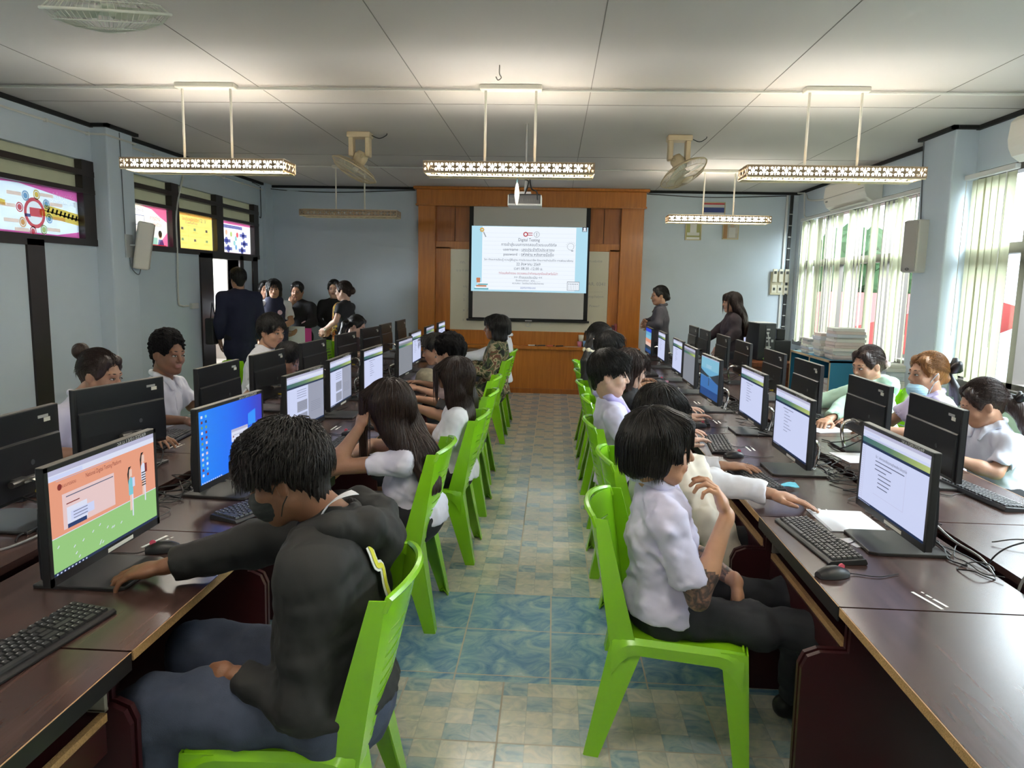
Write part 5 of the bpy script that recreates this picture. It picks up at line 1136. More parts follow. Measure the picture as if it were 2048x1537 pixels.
def strands(prims,roots,dirfn,steps,step,r0,seed,lift=.003,stray=.0,stop=None,down=None):
    """grow tapered hair strands over the surface of prims; returns V,Q"""
    r=np.random.RandomState(seed); P=roots.copy(); path=[P.copy()]; N_=len(P)
    jit=r.normal(size=(N_,3))*stray; lf=lift*(.4+1.2*r.rand(N_)); D=None
    for i in range(steps):
        f,g=grad(prims,P); d=dirfn(P,i)+jit
        d=d-g*np.minimum((d*g).sum(1),0)[:,None]*(f<.012)[:,None] - g*np.maximum((d*g).sum(1),0)[:,None]*(.85*(f<.012))[:,None]
        d=d/np.maximum(np.linalg.norm(d,axis=1),1e-6)[:,None]
        D=d if D is None else unit_rows(D*.55+d*.45); mv=step*np.ones(len(P)) if stop is None else step*(~stop(P))
        if down is not None: D=np.where((f>.014)[:,None],down,D)
        P=P+D*mv[:,None]
        f,g=grad(prims,P); c=np.where(f<lf,lf-f,np.where(f<.012,(lf-f)*.5,0)); P=P+g*c[:,None]; path.append(P.copy())
    path=np.stack(path,1); K=path.shape[1]; T=np.gradient(path,axis=1); T/=np.maximum(np.linalg.norm(T,axis=2),1e-9)[:,:,None]
    up=V3(.3,.2,.93); U=np.cross(T,up); U/=np.maximum(np.linalg.norm(U,axis=2),1e-9)[:,:,None]; Wv=np.cross(T,U)
    t=np.linspace(0,1,K); rad=r0*np.minimum(1,(1-t)*3.0)**.7*(.8+.2*np.sin(PI*t)); rad=rad[None,:,None]*(.6+.8*r.rand(N_))[:,None,None]
    ring=[path+(U*math.cos(a)+Wv*math.sin(a))*rad for a in (0,2*PI/3,4*PI/3)]; A=np.stack(ring,2)   # N,K,3,3
    V=A.reshape(-1,3); base=(np.arange(N_)*K*3)[:,None,None]+(np.arange(K-1)*3)[None,:,None]; k=np.arange(3)[None,None,:]; k2=(k+1)%3
    Q=np.stack([base+k,base+k2,base+3+k2,base+3+k],-1).reshape(-1,4); return V,Q
def unit_rows(A): return A/np.maximum(np.linalg.norm(A,axis=1),1e-9)[:,None]
# ---------------------------------------------------------------- person builder
def skin_mat(name,c): 
    return M('skin_'+name,c,.48,noise=.10,nscale=35,bump=.08,bscale=220,sss=.12)
def cloth_mat(name,c,rough=.85,b=.12): return M('cloth_'+name,c,rough,noise=.06,nscale=30,bump=b,bscale=700)
def hair_mat(name,c,rough=.38,spec=.35): return M('hair_'+name,c,rough,noise=.55,nscale=1.2,bump=.5,bscale=1.6,stretch=(90,90,9),spec=spec)
lipm={}
def hand_prims(wr,d,n,side,size=1.0,curl=(.25,.3,.35,.45),thumb=.5,spread=.12,bend=None):
    """wr wrist, d towards fingers, n back-of-hand normal, side=+1 thumb on the left of d when seen from the back"""
    d=unit(d); n=unit(np.asarray(n)-d*(np.asarray(n)@d)); s=np.cross(n,d)*side; z=size; out=[]
    pc=wr+d*.045*z
    out.append(Cap(wr-d*.01,pc,.024*z,.030*z,.012,fl=(n,.62))); out.append(Cap(pc-s*.014*z,wr+d*.078*z-s*.018*z,.026*z,.019*z,.012,fl=(n,.62))); out.append(Cap(pc+s*.012*z,wr+d*.080*z+s*.022*z,.026*z,.018*z,.012,fl=(n,.62)))
    lens=((.040,.025,.020),(.045,.029,.021),(.041,.027,.021),(.032,.020,.018)); offs=(.028,.009,-.010,-.028); fw=(.084,.089,.085,.077)
    for i in range(4):
        p=wr+d*fw[i]*z+s*offs[i]*z; a=0; dd=unit(d+s*spread*(1.5-i)*.6); c=curl[i]
        ang=[c*.7,c*1.1,c*.8]; rr=[.0092,.0082,.0072,.0062]; cur=dd.copy(); nn=n.copy()
        out.append(Cap(p-d*.03*z,p,.010*z,.0095*z,.006))
        for j in range(3):
            a=ang[j]; cur=unit(cur*math.cos(a)-nn*math.sin(a)); nn=unit(nn-cur*(nn@cur)); q=p+cur*lens[i][j]*z
            out.append(Cap(p,q,rr[j]*z*(1.0 if i<3 else .88),rr[j+1]*z*(1.0 if i<3 else .88),.003)); p=q
    p=wr+d*.022*z+s*.024*z-n*.006*z; t1=unit(d*.62+s*.80-n*.30*thumb); q=p+t1*.040*z; out.append(Cap(p,q,.016*z,.0115*z,.012))
    t2=unit(d*.86+s*(.45-.4*thumb)-n*.35*thumb); q2=q+t2*.032*z; out.append(Cap(q,q2,.0110*z,.0098*z,.003)); t3=unit(d*.92+s*(.15-.45*thumb)-n*.4*thumb); out.append(Cap(q2,q2+t3*.026*z,.0098*z,.0072*z,.003))
    return out
def frame(F_,U_):
    F_=unit(F_); R_=unit(np.cross(F_,U_)); U_=np.cross(R_,F_); return np.stack([R_,F_,U_],1)   # columns: right, forward, up
def person(label,base,yaw,hip_z=.50,neck=None,head=None,look=None,headup=(0,0,1),shw=.185,girth=1.0,size=1.0,hs=1.0,skin=('mid',(.42,.235,.145)),
           shoulders=None,arms=None,knees=None,feet=None,seated=True,top=None,bottom=None,hair=None,h=(.009,.0055,.0035),extra=None,lipc=(.30,.13,.10),nstr=0,face=True,hand=None,shoes=True,seed=1):
    """yaw: facing angle (0 = +x). All explicit points are world coordinates."""
    F_=V3(math.cos(yaw),math.sin(yaw),0); R_=V3(F_[1],-F_[0],0); U_=V3(0,0,1); B=V3(base[0],base[1],0)
    Wd=lambda r,f,z: B+R_*r+F_*f+U_*z
    H=Wd(0,0,hip_z); N_=np.asarray(neck,float) if neck is not None else H+U_*.50*size+F_*.06
    up=unit(N_-H); HD=np.asarray(head,float) if head is not None else N_+U_*.155*size+F_*.03
    lk=np.asarray(look,float) if look is not None else F_; hf=frame(lk,np.asarray(headup,float))
    hp=lambda x,y,z: HD+hf@(V3(x,y,z)*hs)
    sr=R_ if shoulders is None else unit(shoulders)
    S={1:N_-up*.078+sr*shw,-1:N_-up*.078-sr*shw}
    hipj={1:H+R_*.085,-1:H-R_*.085}
    if knees is None: knees={s:hipj[s]+F_*.41*size+R_*s*.03+V3(0,0,.0) for s in(1,-1)} if seated else {s:hipj[s]-U_*(hip_z*.47)+F_*.01 for s in (1,-1)}
    else: knees={s:np.asarray(knees[s],float) for s in (1,-1)}
    if feet is None: feet={s:V3(knees[s][0],knees[s][1],.085)+F_*(.02 if seated else -.03) for s in (1,-1)}
    else: feet={s:np.asarray(feet[s],float) for s in (1,-1)}
    A={}
    for s in (1,-1):
        if arms is not None and s in arms: A[s]=[np.asarray(x,float) for x in arms[s][:2]]
        elif seated: A[s]=[Wd(s*(shw+.05),.10,.70),Wd(s*.15,.33,.755)]
        else: A[s]=[S[s]-U_*.29*size+R_*s*.05-F_*.03,S[s]-U_*.50*size+R_*s*.02+F_*.09]
    g=girth; cn=unit(np.cross(sr,up))    # torso depth axis
    chest=N_-up*.19*size; waist=H+up*.12
    sm=skin_mat(*skin)
    # --- body (skin)
    low=[Cap(H,chest,.105*g,.12*g,.05,fl=(cn,.72)),Cap(S[1],S[-1],.05,.05,.05),Cap(N_-up*.06,N_+up*.01,.07,.055,.04)]
    for s in (1,-1):
        low+=[Cap(S[s],A[s][0],.044*g,.036,.02),Cap(A[s][0],A[s][0]+(A[s][1]-A[s][0])*.35,.036,.038,.015),Cap(A[s][0]+(A[s][1]-A[s][0])*.3,A[s][1],.038,.025,.015),
              Cap(hipj[s],knees[s],.07*g,.05,.03),Cap(knees[s],feet[s],.048,.034,.02)]
    nb=N_+(V3(0,0,0)); hd=[Cap(hp(0,-.025,-.055),nb,.055*hs,.058*hs*(g**.5),.03)]
    hd+=[Ell(hp(0,-.018,.035),V3(.076,.096,.088)*hs,hf,.02),Ell(hp(0,.026,-.030),V3(.060,.066,.082)*hs,hf,.03),Ell(hp(0,.058,-.092),V3(.027,.022,.020)*hs,hf,.025)]
    for s in (1,-1):
        hd+=[Ell(hp(s*.036,.058,-.028),V3(.026,.024,.026)*hs,hf,.02),Cap(hp(s*.055,-.0,-.05),hp(s*.020,.055,-.092),.020*hs,.018*hs,.03)]
    if face:
        hd+=[Cap(hp(-.034,.078,.022),hp(.034,.078,.022),.012*hs,.012*hs,.018)]
        for s in (1,-1): hd+=[Ell(hp(s*.031,.102,.001),V3(.017,.014,.0085)*hs,hf,.012,'-')]
        hd+=[Cap(hp(0,.086,.012),hp(0,.106,-.026),.0085*hs,.0115*hs,.010),Ell(hp(-.011,.094,-.032),V3(.009,.009,.0075)*hs,hf,.006),Ell(hp(.011,.094,-.032),V3(.009,.009,.0075)*hs,hf,.006),
             Ell(hp(0,.083,-.058),V3(.026,.014,.020)*hs,hf,.012),Ell(hp(0,.0915,-.0550),V3(.023,.0075,.0045)*hs,hf,.004),Ell(hp(0,.090,-.0650),V3(.020,.008,.0055)*hs,hf,.004),Ell(hp(0,.101,-.0600),V3(.022,.007,.0012)*hs,hf,.002,'-')]
    for s in (1,-1):
        er=frame(hf@V3(s*-.35,.94,0),hf@V3(0,-.12,1)); hd+=[Ell(hp(s*.077,-.010,-.008),V3(.0085,.019,.031)*hs,er,.006),Ell(hp(s*.087,-.002,-.006),V3(.006,.010,.020)*hs,er,.004,'-')]
    parts=[(low,h[0]*1.3,None),(hd,h[1],None)]
    hnd={} if hand is None else hand
    for s in (1,-1):
        if hnd.get(s,{})=='none': continue
        kw=dict(hnd.get(s,{})); fd=unit(A[s][1]-A[s][0]); d=kw.pop('d',None); d=fd if d is None else unit(d); n=kw.pop('n',V3(0,0,1) if seated else R_*s)
        hs_=kw.pop('size',1.0*hs); hh=kw.pop('h',h[2]); sg=kw.pop('side',s)
        # thumb side: right hand palm down -> thumb towards body midline
        wp=[Cap(A[s][1]-fd*.07,A[s][1],.0285,.024,.01)]+hand_prims(A[s][1],d,n,-sg if True else sg,hs_,**kw)
        parts.append((wp,hh,None))
    lm=M('lip_%d'%int(lipc[0]*100),lipc,.45); mats=[sm,lm]+([extra['mat']] if extra and 'mat' in extra else [])
    def mf(C):
        L_=(C-HD)@hf/hs; m=np.zeros(len(C),int)
        if face: m[(np.abs(L_[:,0])<.023*(1-((L_[:,2]+.060)/.016)**2).clip(0,1)**.5)&(L_[:,1]>.086)&(np.abs(L_[:,2]+.060)<.0105)]=1
        if extra and 'fn' in extra: m[extra['fn'](C,A)]=2
        return m
    body=mesh_obj('person',parts,mats,None,mf,B); body.location=tuple(B); tag(body,label,'person')
    if extra and extra.get('group'): body['group']=extra['group']
    # --- eyes and brows
    ew=M('eye_white',(.40,.38,.36),.3); ei=M('eye_dark',(.012,.008,.006),.2); bw=M('eyebrow_dark',(.02,.014,.011),.8)
    if face:
        m=MB(); seg=10
        for s in (1,-1):
            for (r,y,mi) in ((V3(.0140,.010,.0046),.0862,0),(V3(.0062,.006,.0049),.0912,1)):
                rows=[]
                for i in range(seg+1):
                    t=PI*i/seg; rows.append([tuple(hp(s*.031+r[0]*math.sin(t)*math.cos(a),y+r[1]*math.sin(t)*math.sin(a),.0005+r[2]*math.cos(t))-B) for a in [2*PI*k/12 for k in range(12)]])
                m.grid(rows,mi,closed=True)
            m.tube([tuple(hp(s*(.016+.030*t),.0935-.012*t*t,.0015+.0050*math.sin(PI*t)-.001*t)-B) for t in np.linspace(0,1,6)],.0017*hs,4,1)  # dark line along the upper lid: lid shading put in as colour
        m.build('eyes',[ew,ei],body,smooth=True)
        m=MB()
        for s in (1,-1): m.tube([tuple(hp(s*(.014+.036*t),.0905-.016*t*t,(.0265+.003*math.sin(PI*t*.9)-.003*t))-B) for t in np.linspace(0,1,7)],[.0022*hs,.0030*hs,.0032*hs,.003*hs,.0026*hs,.002*hs,.001*hs],5)
        m.build('eyebrows',bw,body,smooth=True)
    # --- clothes
    tp=dict(kind='shirt',mat=cloth_mat('white',(.72,.72,.75)),sleeve=.62,long=False,fat=1.0,fold=.004,collar=True,hem=.02); tp.update(top or {})
    ft=tp['fat']*g; fm=tp['mat']; pr=[]; ks=tp.get('k',.03); tor=[Cap(H-up*tp['hem'],waist,tp.get('hr',.178)*ft,.135*ft,.03,fl=(cn,.88)),Cap(waist,chest,.135*ft,.150*ft,.05,fl=(cn,.74)),Cap(chest,N_-up*.09,.150*ft,.11*ft,.02+ks,fl=(cn,.70)),Cap(S[1],S[-1],.054*ft,.054*ft,.02+ks),Cap(N_-up*.07,N_-up*.015,.09,.062,.03)]+[Cap(N_-up*.035,S[s_]+up*.012,.055*ft,.040*ft,.04) for s_ in (1,-1)]
    if tp.get('bust'): 
        for s in (1,-1): tor.append(Ell(chest-up*.02+sr*s*.065+unit(F_-up*(F_@up))*.075,V3(.062,.058,.060),None,.05))
    sl_=[]
    for s in (1,-1):
        e_,w_=A[s]; 
        if tp['long']:
            pr+=[Cap(S[s],e_,.059*ft,.055*ft,tp.get('k',.03)),Cap(e_,e_+(w_-e_)*.9,.058*ft,.046,.02,flat=True)]; sl_.append(Cap(e_+(w_-e_)*.80,e_+(w_-e_)*1.1,.031,.033,.002,'-'))
        else:
            t=tp['sleeve']; q=S[s]+(e_-S[s])*t; pr+=[Cap(S[s],q,.056*ft,.063*ft,.03,flat=True)]; sl_.append(Cap(q+(e_-S[s])*.03,q+(e_-S[s])*.4,.046*ft,.052*ft,.002,'-'))
    pr+=sl_+tor+[Cap(N_-up*.03,N_+up*.08,.050*hs,.062*hs,.004,'-')]
    if seated and tp['kind']!='hoodie': pr.append(Ell(H-F_*.005,V3(tp.get('hipr',.186)*ft,.152*ft,.135),frame(F_,U_),.03))
    if seated: pr.append(Half((0,0,tp.get('cut',hip_z-.015)),(0.0,0,-1)))
    if tp['kind']=='hoodie':
        pass
    am=tp['fold']; sd=seed; pr0=list(pr)
    def disp(P): return fold(P,am,26,sd,(1,1,.75))+fold(P,am*.45,70,sd+1)
    so=mesh_obj('shirt' if tp['kind']!='hoodie' else 'hoodie',[(pr,h[0],disp)],fm,body,None,B)
    if tp['kind']=='hoodie':
        hq=[]; 
        for s in (1,-1):
            pts=[N_+F_*.085+sr*s*.045-U_*.045,N_+F_*.045+sr*s*.095+U_*.0,N_-F_*.045+sr*s*.115+U_*.025,N_-F_*.110+sr*s*.060+U_*.010,N_-F_*.135-U_*.035]
            rr_=[.020,.030,.040,.048,.055]
            for i in range(4): hq.append(Cap(pts[i],pts[i+1],rr_[i],rr_[i+1],.025))
        hq+=[Cap(N_-F_*.13-U_*.03,N_-F_*.125-U_*.12,.060,.045,.03,fl=(F_,.7)),Cap(N_-up*.05,N_+up*.14,.058*hs,.075*hs,.01,'-')]
        mesh_obj('hood',[(hq,h[0],lambda P:fold(P,.008,34,sd+7)+fold(P,.003,90,sd+8))],fm,so,None,B)
    if tp['collar']:
        cm=tp.get('cmat',fm); cp=[]
        rn=.078*hs
        for s in (1,-1):
            pts=[N_+up*.030-F_*rn*.9, N_+up*.020+sr*s*rn*.95, N_+F_*rn*.80+sr*s*.050-up*.015, N_+F_*(rn*.9+.03)+sr*s*.045-up*.070]
            for i in range(3): cp.append(Cap(pts[i],pts[i+1],[.017,.019,.017][i],[.019,.017,.010][i],.012))
        cp.append(Cap(N_-up*.05,N_+up*.10,.050*hs,.060*hs,.004,'-'))
        mesh_obj('collar',[(cp,h[1],lambda P:fold(P,.002,60,sd))],cm,so,None,B)
    if tp.get('placket'):
        m=MB(); q=[N_+F_*.075-up*.06,chest+F_*.13*ft*.9,waist+F_*.125*ft]; m.tube([tuple(np.array(x)-B) for x in bez([tuple(a) for a in q],5)],.006,6); m.build('placket',fm,so,smooth=True)
    bt=dict(mat=cloth_mat('black',(.015,.015,.018)),kind='trousers',fold=.004,fat=1.0); bt.update(bottom or {})
    f2=bt['fat']*g
    if bt['kind']=='trousers':
        pr=[Ell(H-U_*.01+F_*.0,V3(.155,.130,.105)*f2,frame(F_,U_),.03)]
        for s in (1,-1): pr+=[Cap(hipj[s],knees[s],.090*f2,.068*f2,.04),Cap(knees[s],feet[s]+U_*.0,.066*f2,.056*f2,.03,flat=True)]
        pr.append(Cap(H,waist-up*.03,.13*f2,.115*f2,.03,fl=(cn,.8)))
        nm='trousers'
    else:
        kz=(knees[1]+knees[-1])/2; pr=[Ell(H,V3(.165,.14,.115)*f2,frame(F_,U_),.03),Cap(H,waist-up*.03,.14*f2,.12*f2,.03,fl=(cn,.8))]
        if seated: pr+=[Cap(hipj[s],knees[s]+F_*.02,.095*f2,.080*f2,.08) for s in (1,-1)]+[Cap(kz+F_*.0,kz-U_*.22+F_*.02,.10*f2,.12*f2,.05,fl=(F_,.6),flat=True)]
        else: pr+=[Cap(H,V3(kz[0],kz[1],feet[1][2]+.12),.150*f2,.165*f2,.06,fl=(F_,.75),flat=True)]
        nm='skirt'
    mesh_obj(nm,[(pr,h[0]*1.15,lambda P:fold(P,bt['fold'],22,sd+4)+fold(P,bt['fold']*.4,60,sd+5))],bt['mat'],body,None,B)
    if shoes:
        for s in (1,-1):
            f_=feet[s]; mesh_obj('shoe',[([Cap(V3(f_[0],f_[1],.045)-F_*.04,V3(f_[0],f_[1],.035)+F_*.13,.045,.038,.02),Half((0,0,.003),(0,0,-1))],.012,None)],M('shoe_black',(.012,.012,.012),.4),body,None,B)
    # --- hair
    if hair: make_hair(hair,hp,hf,hs,body,B,h[1],nstr,sd,N_,F_,R_,U_)
    body['_']=0; del body['_']
    return dict(body=body,H=H,N=N_,HD=HD,hf=hf,hp=hp,S=S,A=A,B=B,F=F_,R=R_,knees=knees,so=so,pr=pr0)
def make_hair(hr,hp,hf,hs,body,B,hh,nstr,sd,N_,F_,R_,U_):
    st=hr['style']; mat=hr.get('mat') or hair_mat('black',(.012,.009,.008)); up=hf[:,2]; fw=hf[:,1]; rt=hf[:,0]
    pr=[Ell(hp(0,-.022,.042),V3(.086,.102,.094)*hs,hf,.02)]
    vol=hr.get('vol',0)
    if vol: pr.append(Ell(hp(0,-.015,.058),V3(.086+vol*.4,.098+vol*.5,.088+vol)*hs,hf,.02))
    op=[]      # openings (face)
    if st in('short','bowl','crop','curly'):
        pr+=[Cap(hp(0,-.075,.0),hp(0,-.070,-.045),.060*hs,.048*hs,.03,fl=(fw,.55))]
        lw=.030 if st!='bowl' else .012
        op=[Cap(hp(0,.10,-.10),hp(0,.13,lw-.02),.075*hs,.085*hs,.012,'-')]
        for s in (1,-1): op.append(Ell(hp(s*.092,.004,-.028),V3(.034,.036,.050)*hs,hf,.008,'-'))
        if st=='bowl' or st=='short':
            for s in (1,-1): pr.append(Cap(hp(s*.018,.060,.085),hp(s*.048,.082,.040),.034*hs,.022*hs,.02)); 
            pr.append(Cap(hp(0,.05,.10),hp(.0,.088,.048 if st=='short' else .04),.036*hs,.018*hs,.02))
            for s in (1,-1): pr.append(Cap(hp(s*.068,.01,.05),hp(s*.074,.022,.005),.026*hs,.014*hs,.02))
    elif st=='bob':
        L_=hr.get('len',.10)
        for s in (1,-1):
            pr+=[Cap(hp(s*.058,-.010,.04),hp(s*.070,-.005,-L_),.044*hs,.036*hs,.03,fl=(rt,.8)),Cap(hp(s*.04,-.07,.02),hp(s*.045,-.068,-L_-.01),.050*hs,.040*hs,.03),Cap(hp(s*.030,.050,.085),hp(s*.072,.038,.01),.030*hs,.022*hs,.02),Cap(hp(s*.072,.038,.01),hp(s*.074,.015,-L_*.8),.022*hs,.018*hs,.02)]
        pr.append(Cap(hp(0,-.07,.02),hp(0,-.08,-L_-.01),.06*hs,.045*hs,.03))
        if hr.get('fringe'): pr.append(Cap(hp(-.035,.075,.055),hp(.035,.075,.055),.026*hs,.026*hs,.02))
        op=[Cap(hp(0,.11,-.12),hp(0,.125,.02),.066*hs,.072*hs,.010,'-'),Ell(hp(0,.115,-.085),V3(.12,.085,.055)*hs,hf,.010,'-')]
    elif st in('long','pony','bun','low'):
        for s in (1,-1): pr.append(Cap(hp(s*.040,.045,.085),hp(s*.070,.020,.005),.028*hs,.020*hs,.02))
        op=[Cap(hp(0,.11,-.12),hp(0,.128,.022),.072*hs,.080*hs,.010,'-')]
        if st!='long':
            for s in (1,-1): op.append(Ell(hp(s*.090,.004,-.030),V3(.028,.028,.045)*hs,hf,.008,'-'))
        pr.append(Cap(hp(0,-.075,.0),hp(0,-.065,-.05),.055*hs,.038*hs,.03))
        if st=='long':
            pts=hr['path']; w=hr.get('w',.075)
            for s in (1,-1): pr+=[Cap(hp(s*.060,.00,.03),hp(s*.066,-.02,-.07),.034*hs,.036*hs,.03)]
            prev=hp(0,-.06,0); axis=hr.get('axis',R_); pw=w*.95
            for i,q in enumerate(pts):
                q=np.asarray(q,float); nw=w*(1-.16*i) ; dd=unit(q-prev); thin=unit(np.cross(dd,axis)); pr.append(Cap(prev,q,pw,nw,.04,fl=(thin,.48))); prev=q; pw=nw
        if st=='pony':
            pts=hr['path']; w=hr.get('w',.036); prev=hp(0,-.10,hr.get('pz',.03))
            for i,q in enumerate(pts):
                q=np.asarray(q,float); pr.append(Cap(prev,q,w*(1.0 if i else .6),w*(1-.18*i),.02)); prev=q
        if st=='bun':
            c=hr.get('bun',(0,-.115,.05)); pr+=[Ell(hp(*c),V3(.050,.046,.050)*hs*hr.get('bs',1),hf,.010)]
        if st=='low': pr+=[Ell(hp(0,-.115,-.035),V3(.040,.034,.036)*hs,hf,.015)]
    full=pr+op
    amp=hr.get('amp',.0012)
    def disp(P):
        L_=(P-hp(0,0,0))@hf; az=np.arctan2(L_[:,0],L_[:,1]+.02); v=np.sin(az*46+6*np.sin(L_[:,2]*14))*amp+np.sin(az*23+L_[:,2]*22+1)*amp*1.2
        if st=='curly': v=fold(P,.006,150,sd,(1,1,1))+fold(P,.006,75,sd+2)
        return v
    ho=mesh_obj('hair',[(full,hh*.9,disp)],mat,body,None,B)
    if nstr:
        rr=np.random.RandomState(sd+9); D=rr.normal(size=(nstr*3,3)); D=unit_rows(D); D[:,2]=np.abs(D[:,2])*1.0+.05; D=unit_rows(D)
        Rt=hp(0,-.022,.042)+(D*V3(.088,.104,.096)*hs)@hf.T
        whorl=hp(.01,-.05,.135)
        f,g=grad(full,Rt); L0=(Rt-hp(0,0,0))@hf/hs; ok=f<.012
        if st in('pony','bun','low'): ok&=(L0[:,2]>.062)|(L0[:,1]<.015)
        Rt=Rt[ok][:nstr]; 
        sp={'short':6,'bowl':7,'crop':4,'curly':4,'bob':12,'long':26,'pony':9,'bun':8,'low':8}[st]; sp=hr.get('steps',sp)
        down=-U_
        def dirfn(P,i):
            L_=P-whorl; rad=L_-np.outer(L_@up,up); rad=unit_rows(rad); z=((P-hp(0,0,.05))@up)[:,None]; t=np.clip(z/.07,0,1); 
            if st in('pony','bun','low'): tgt=unit_rows(hp(0,-.12,hr.get('pz',.03) if st=='pony' else .0)-P); return tgt
            return rad*t+ (down*.9+up*-.1)*(1.0-t*.75)+ (fw*.25 if st in('short','bowl') else 0)
        def stopf(P):
            L_=(P-hp(0,0,0))@hf/hs; z=(np.abs(L_[:,0])<.064)&(L_[:,1]>.030)&(L_[:,2]<hr.get('fz',.030))
            if st=='bob': z=z|((L_[:,1]>.030+.25*(L_[:,2]+.03))&(L_[:,2]<-.02))
            if st in('short','bowl','crop','curly'): z=z|((L_[:,1]>-.045)&(L_[:,2]<.012-.15*(L_[:,1]<.0)*0))|(L_[:,2]<-.055)
            return z
        v,q=strands(full,Rt,dirfn,sp,.014,hr.get('r',.0013)*hs,sd,lift=hr.get('lift',.003),stray=hr.get('stray',.10),stop=stopf,down=-U_)
        raw_mesh('hair_strands',v-B,q,mat,ho)
    return ho
# ================================================================= PEOPLE
def P3(p): return V3(*p)
def ribbon(prims,pts,w,lift,parent,B,name,mat,nrm=None,n=6):
    P=np.array([list(p) for p in bez(pts,n)]); rows=[]
    for _ in range(6):
        f,g=grad(prims,P); P=P-g*(f-lift)[:,None]
    f,g=grad(prims,P); T=np.gradient(P,axis=0); T=unit_rows(T); S_=unit_rows(np.cross(g,T))
    m=MB(); m.grid([[tuple(P[i]-S_[i]*w/2-B),tuple(P[i]+g[i]*.001-B),tuple(P[i]+S_[i]*w/2-B)] for i in range(len(P))]); return m.build(name,mat,parent,smooth=True,solid=.002)
NEAR=(.0075,.0042,.0026); MID=(.011,.006,.0042); FAR=(.015,.0085,.006)
white=cloth_mat('white_shirt',(.70,.70,.74)); lav=cloth_mat('lavender_white',(.60,.58,.76)); cream=cloth_mat('cream_jacket',(.66,.60,.50)); blk_c=cloth_mat('black',(.013,.013,.016)); navy=cloth_mat('navy',(.012,.014,.040)); dkgrey=cloth_mat('dark_grey',(.045,.042,.045)); mint=cloth_mat('mint',(.42,.60,.47))
denim=M('cloth_navy_denim',(.050,.064,.105),.85,noise=.35,nscale=14,bump=.25,bscale=500)
brown=('brown',(.23,.105,.055)); tan=('tan',(.42,.225,.14)); mid=('mid',(.34,.175,.105)); fair=('fair',(.56,.35,.26)); deep=('deep',(.215,.098,.055))
hb=hair_mat('black',(.011,.009,.008)); hbr=hair_mat('dark_brown',(.028,.014,.010)); hog=hair_mat('orange_brown',(.22,.095,.028)); 
# --- boy in the black hoodie
b=person('boy in a black hoodie and black mask, reaching towards the nearest monitor',(-.58,1.86),PI,hip_z=.485,neck=(-.585,1.91,.955),head=(-.705,1.885,1.085),look=(-1,-.02,-.34),headup=(-.3,0,1),shw=.185,girth=1.06,hs=1.02,skin=brown,
  arms={1:[(-.90,2.06,.82),(-1.115,1.98,.775)],-1:[(-.60,1.67,.56),(-.80,1.74,.585)]},hand={1:dict(d=(-.97,-.22,-.16),n=(-.1,.0,1),curl=(.35,.40,.45,.5),spread=.20,thumb=.35,size=1.06),-1:dict(d=(-.9,.25,-.25),n=(-.2,-.75,.6),curl=(1.2,1.25,1.3,1.3),thumb=1.0,size=1.05)},
  knees={1:(-1.03,2.0,.50),-1:(-1.02,1.72,.485)},feet={1:(-1.03,2.0,.085),-1:(-1.0,1.70,.085)},
  top=dict(kind='hoodie',mat=M('cloth_black_fleece',(.014,.014,.014),.75,noise=.1,nscale=30,bump=.1,bscale=600),long=True,collar=False,fat=1.16,fold=.008,hem=-.02,k=.08,cut=.5),bottom=dict(mat=denim,fat=1.26,fold=.013),
  hair=dict(style='short',mat=hair_mat('soft_black',(.016,.013,.012),.42),vol=.012,amp=.0025,steps=6,r=.0013,stray=.24,lift=.008),nstr=3400,h=NEAR,seed=3,lipc=(.2,.08,.06))
hp,F_,R_,B_,so=b['hp'],b['F'],b['R'],b['B'],b['so']
def mask_on(b,mat,low=0,name='face_mask'):
    hp=b['hp']; hf=b['hf']; pr=[Ell(hp(0,.060-.002*0,-.055-low),V3(.050,.048,.052),hf,.02),Cap(hp(-.05,.04,-.05-low),hp(.05,.04,-.05-low),.03,.03,.02),Cap(hp(0,.088,-.022-low),hp(0,.104,-.035-low),.018,.016,.02)]
    pr=[Ell(hp(0,.052,-.052-low),V3(.066,.066,.056),hf,.02),Cap(hp(0,.085,-.018-low),hp(0,.106,-.036-low),.016,.017,.02)]
    bk=[]; 
    cut=Half(hp(0,.022,0),-hf[:,1],None,None); cut.lo,cut.hi=hp(0,0,0)-.3,hp(0,0,0)+.3
    c2=Half(hp(0,0,-.012-low),hf[:,2]); c2.lo,c2.hi=cut.lo,cut.hi
    m=mesh_obj(name,[(pr+[cut,c2],.0045,lambda P:.0012*np.sin(((P-hp(0,0,0))@hf)[:,2]*420))],mat,b['body'],None,b['B'])
    for sg in (1,-1):
        s=MB(); s.tube([tuple(Vector(q)-Vector(b['B'])) for q in bez([tuple(hp(sg*.060,.030,-.025-low)),tuple(hp(sg*.078,.010,-.005-low*.4)),tuple(hp(sg*.086,-.018,.012))],5)],.0016,5); s.tube([tuple(Vector(q)-Vector(b['B'])) for q in bez([tuple(hp(sg*.058,.026,-.085-low)),tuple(hp(sg*.076,.004,-.055)),tuple(hp(sg*.084,-.018,-.034))],5)],.0016,5); s.build('ear_loop',mat,m,smooth=True)
mask_on(b,M('mask_black',(.025,.028,.027),.8))
ribbon([Cap(b['N']+V3(.055,.085,.03),b['N']+V3(.055,-.085,.03),.052,.052)],[b['N']+V3(.06,-.02,.07),b['N']+V3(.03,-.07,.06),b['N']+V3(-.04,-.085,.03),b['N']+V3(-.075,-.05,.0)],.035,.012,so,B_,'inner_white_collar',white)
yel=M('print_yellow',(.75,.72,.05),.6); wh=M('print_white',(.8,.8,.78),.6)
zz=[(-.52,1.83,.90),(-.49,1.83,.86),(-.47,1.85,.85),(-.43,1.84,.81),(-.41,1.85,.77),(-.40,1.87,.73)]
